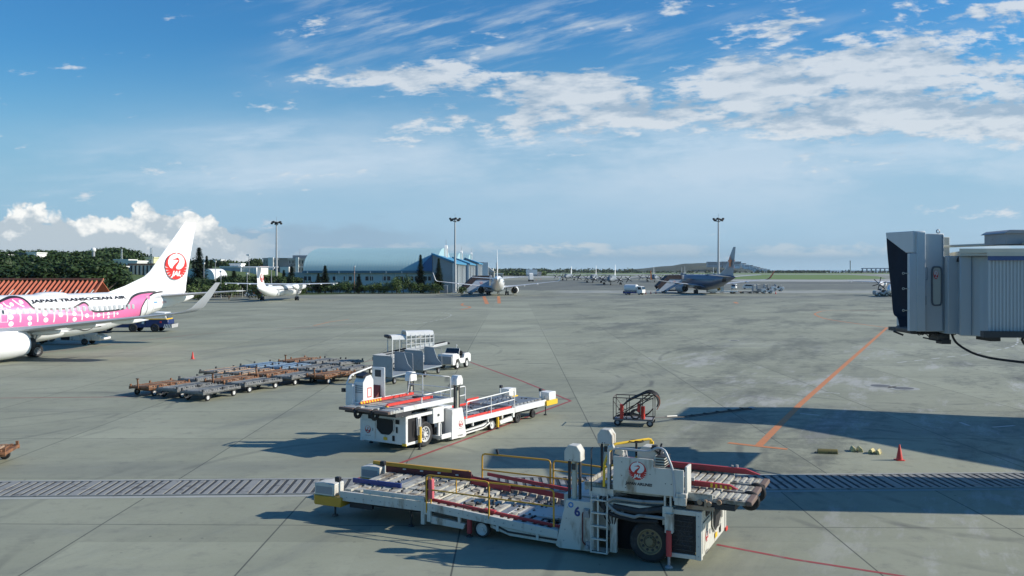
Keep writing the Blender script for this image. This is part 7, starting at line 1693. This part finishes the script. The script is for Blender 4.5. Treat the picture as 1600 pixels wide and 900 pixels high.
m = MB(); m.M = Mx; m.bx(-.2, 22, -.16, .10, tz0-.20, tz0); m.bx(3.2, 22, 4.1, 4.36, tz0-.2, tz0); m.prism([(0, .1), (22, .1), (22, 4.1), (3.1, 4.1)], 'z', tz0-.12, tz0-.02); m.build('tunnel_beam', DARK, r)
m = MB(); m.M = Mx; m.bx(1.0, 2.6, 1.0, 2.6, tz1+.4, tz1+.78); m.prism([(.9, tz1+.76), (2.7, tz1+.76), (2.6, tz1+.88), (1.1, tz1+.88)], 'y', .9, 2.7); m.build('air_conditioner', GREY, r, bev=.02)
m = MB(); m.tube([(bxx(1484), 34.4, bz(384.5)), (16.9, 29.2, 8.38)], .05, 8); m.tube([(16.9, 29.2, 8.38), (17.6, 29.2, 8.40)], .03, 6); m.obx((16.95, 29.2, 8.40), .30, .2, .2); m.build('tie_rod', BCR, r)
m = MB()
for (px, py) in ((1495, 405), (1499, 458), (1500, 510)): m.obx((bxx(px)-.1, 33.64, bz(py)), .10, .08, .22, ry=.3)
m.build('hinge', INK, r)
m = MB(); m.obx((17.3, 28.38, 7.0), .09, .04, .16); m.obx((17.3, 28.38, 6.4), .09, .04, .16); m.build('side_lamp', INK, r)
m = MB()
for px in (1518,): m.tube([(*PX_(px, 33.06), 5.1), (*PX_(px, 33.06), 8.0)], .02, 4)
m.build('panel_line', pm('seam_grey', (.2,)*3), r)
# under-cab machinery and cable loop
m = MB(); g_ = random.Random(9)
m.bx(bxx(1440), bxx(1500), 34.6, 37, bz(524), bz(518)); m.bx(bxx(1470), bxx(1488), 34.2, 35.0, bz(534), bz(523)); m.bx(bxx(1474), bxx(1488), 34.1, 34.6, bz(538), bz(531))
for k in range(12):
    x = bxx(1436+k*5); m.tube(smooth2([(x, 34.3, bz(519)), (x+.10, 34.2, bz(519+g_.uniform(3, 8))), (x+.25, 34.3, bz(520))], 3), .02, 5)
m.tube([(bxx(1446), 34.2, bz(528)), (bxx(1470), 34.2, bz(533))], .03, 6); m.bx(bxx(1525), bxx(1541), 33, 34, bz(530), bz(524)); m.tube([(bxx(1405), 34.5, bz(519)), (bxx(1420), 34.5, bz(525))], .04, 6)
m.build('drive_gear', DARK, r)
m = MB(); m.tube(smooth2([(bxx(1489), 34.1, bz(522)), (bxx(1496), 34.0, bz(537)), (bxx(1512), 33.4, bz(551)), (bxx(1533), 32.4, bz(556)), (bxx(1556), 31.2, bz(553)), (16.8+.05, 29.6, 5.2), (17.0, 28.9, 5.45)], 6), .045, 8); m.build('cable', RUB, r)
m = MB()
for yy in (-.0, 4.2): 
    m.M = Mx; m.cyl((13, yy, 0.5), (13, yy, tz0), .22, n=12)
m.bx(12.4, 13.6, -.5, 4.7, .5, 1.1); m.build('support_column', GREY, r)
# ---- unseen bridge and roof shapes added past the right edge to throw the broad shadow
r = thing('shadow_bridge', 'unseen bridge shape added outside the right edge to cast shadow', 'boarding bridge', (0, 0, 0))
m = MB(); m.prism([(27.95, 45.0), (29.6, 49.0), (38.1, 46.1), (48, 43.6), (60, 42), (60, 37), (36, 41.2), (32.4, 43.4)], 'z', 7.9, 11.0); m.build('tunnel', BG, r)
m = MB(); m.cyl((50, 41, 0), (50, 41, 7.9), .6); m.build('support_column', GREY, r)
r = thing('shadow_block', 'unseen roofed block added outside the right edge to cast shadow', 'building', (0, 0, 0))
m = MB(); m.prism([(32.6, 43.0), (34.6, 40.2), (36.6, 36.5), (38.8, 33.2), (44, 33.2), (62, 33), (62, 44), (40, 44)], 'z', 9.6, 10.8); m.build('roof', WWH, r)
m = MB(); m.bx(46, 62, 33.5, 43, 0, 9.6); m.build('wall', WWH, r)
# ================================================================ haze over the airfield
hm_ = bpy.data.materials.new('haze_air'); hm_.use_nodes = True; t = hm_.node_tree; t.nodes.clear()
o_ = t.nodes.new('ShaderNodeOutputMaterial'); pv = t.nodes.new('ShaderNodeVolumePrincipled'); pv.inputs['Density'].default_value = HAZE
pv.inputs['Color'].default_value = (.80, .90, 1, 1); pv.inputs['Anisotropy'].default_value = .2; t.links.new(pv.outputs[0], o_.inputs['Volume'])
m = MB(); m.bx(-4000, 5000, -70, 6500, -12, 75); o = m.build('haze', hm_, flat=True); o['kind'] = 'stuff'; o['label'] = 'thin bluish haze over the far airfield'
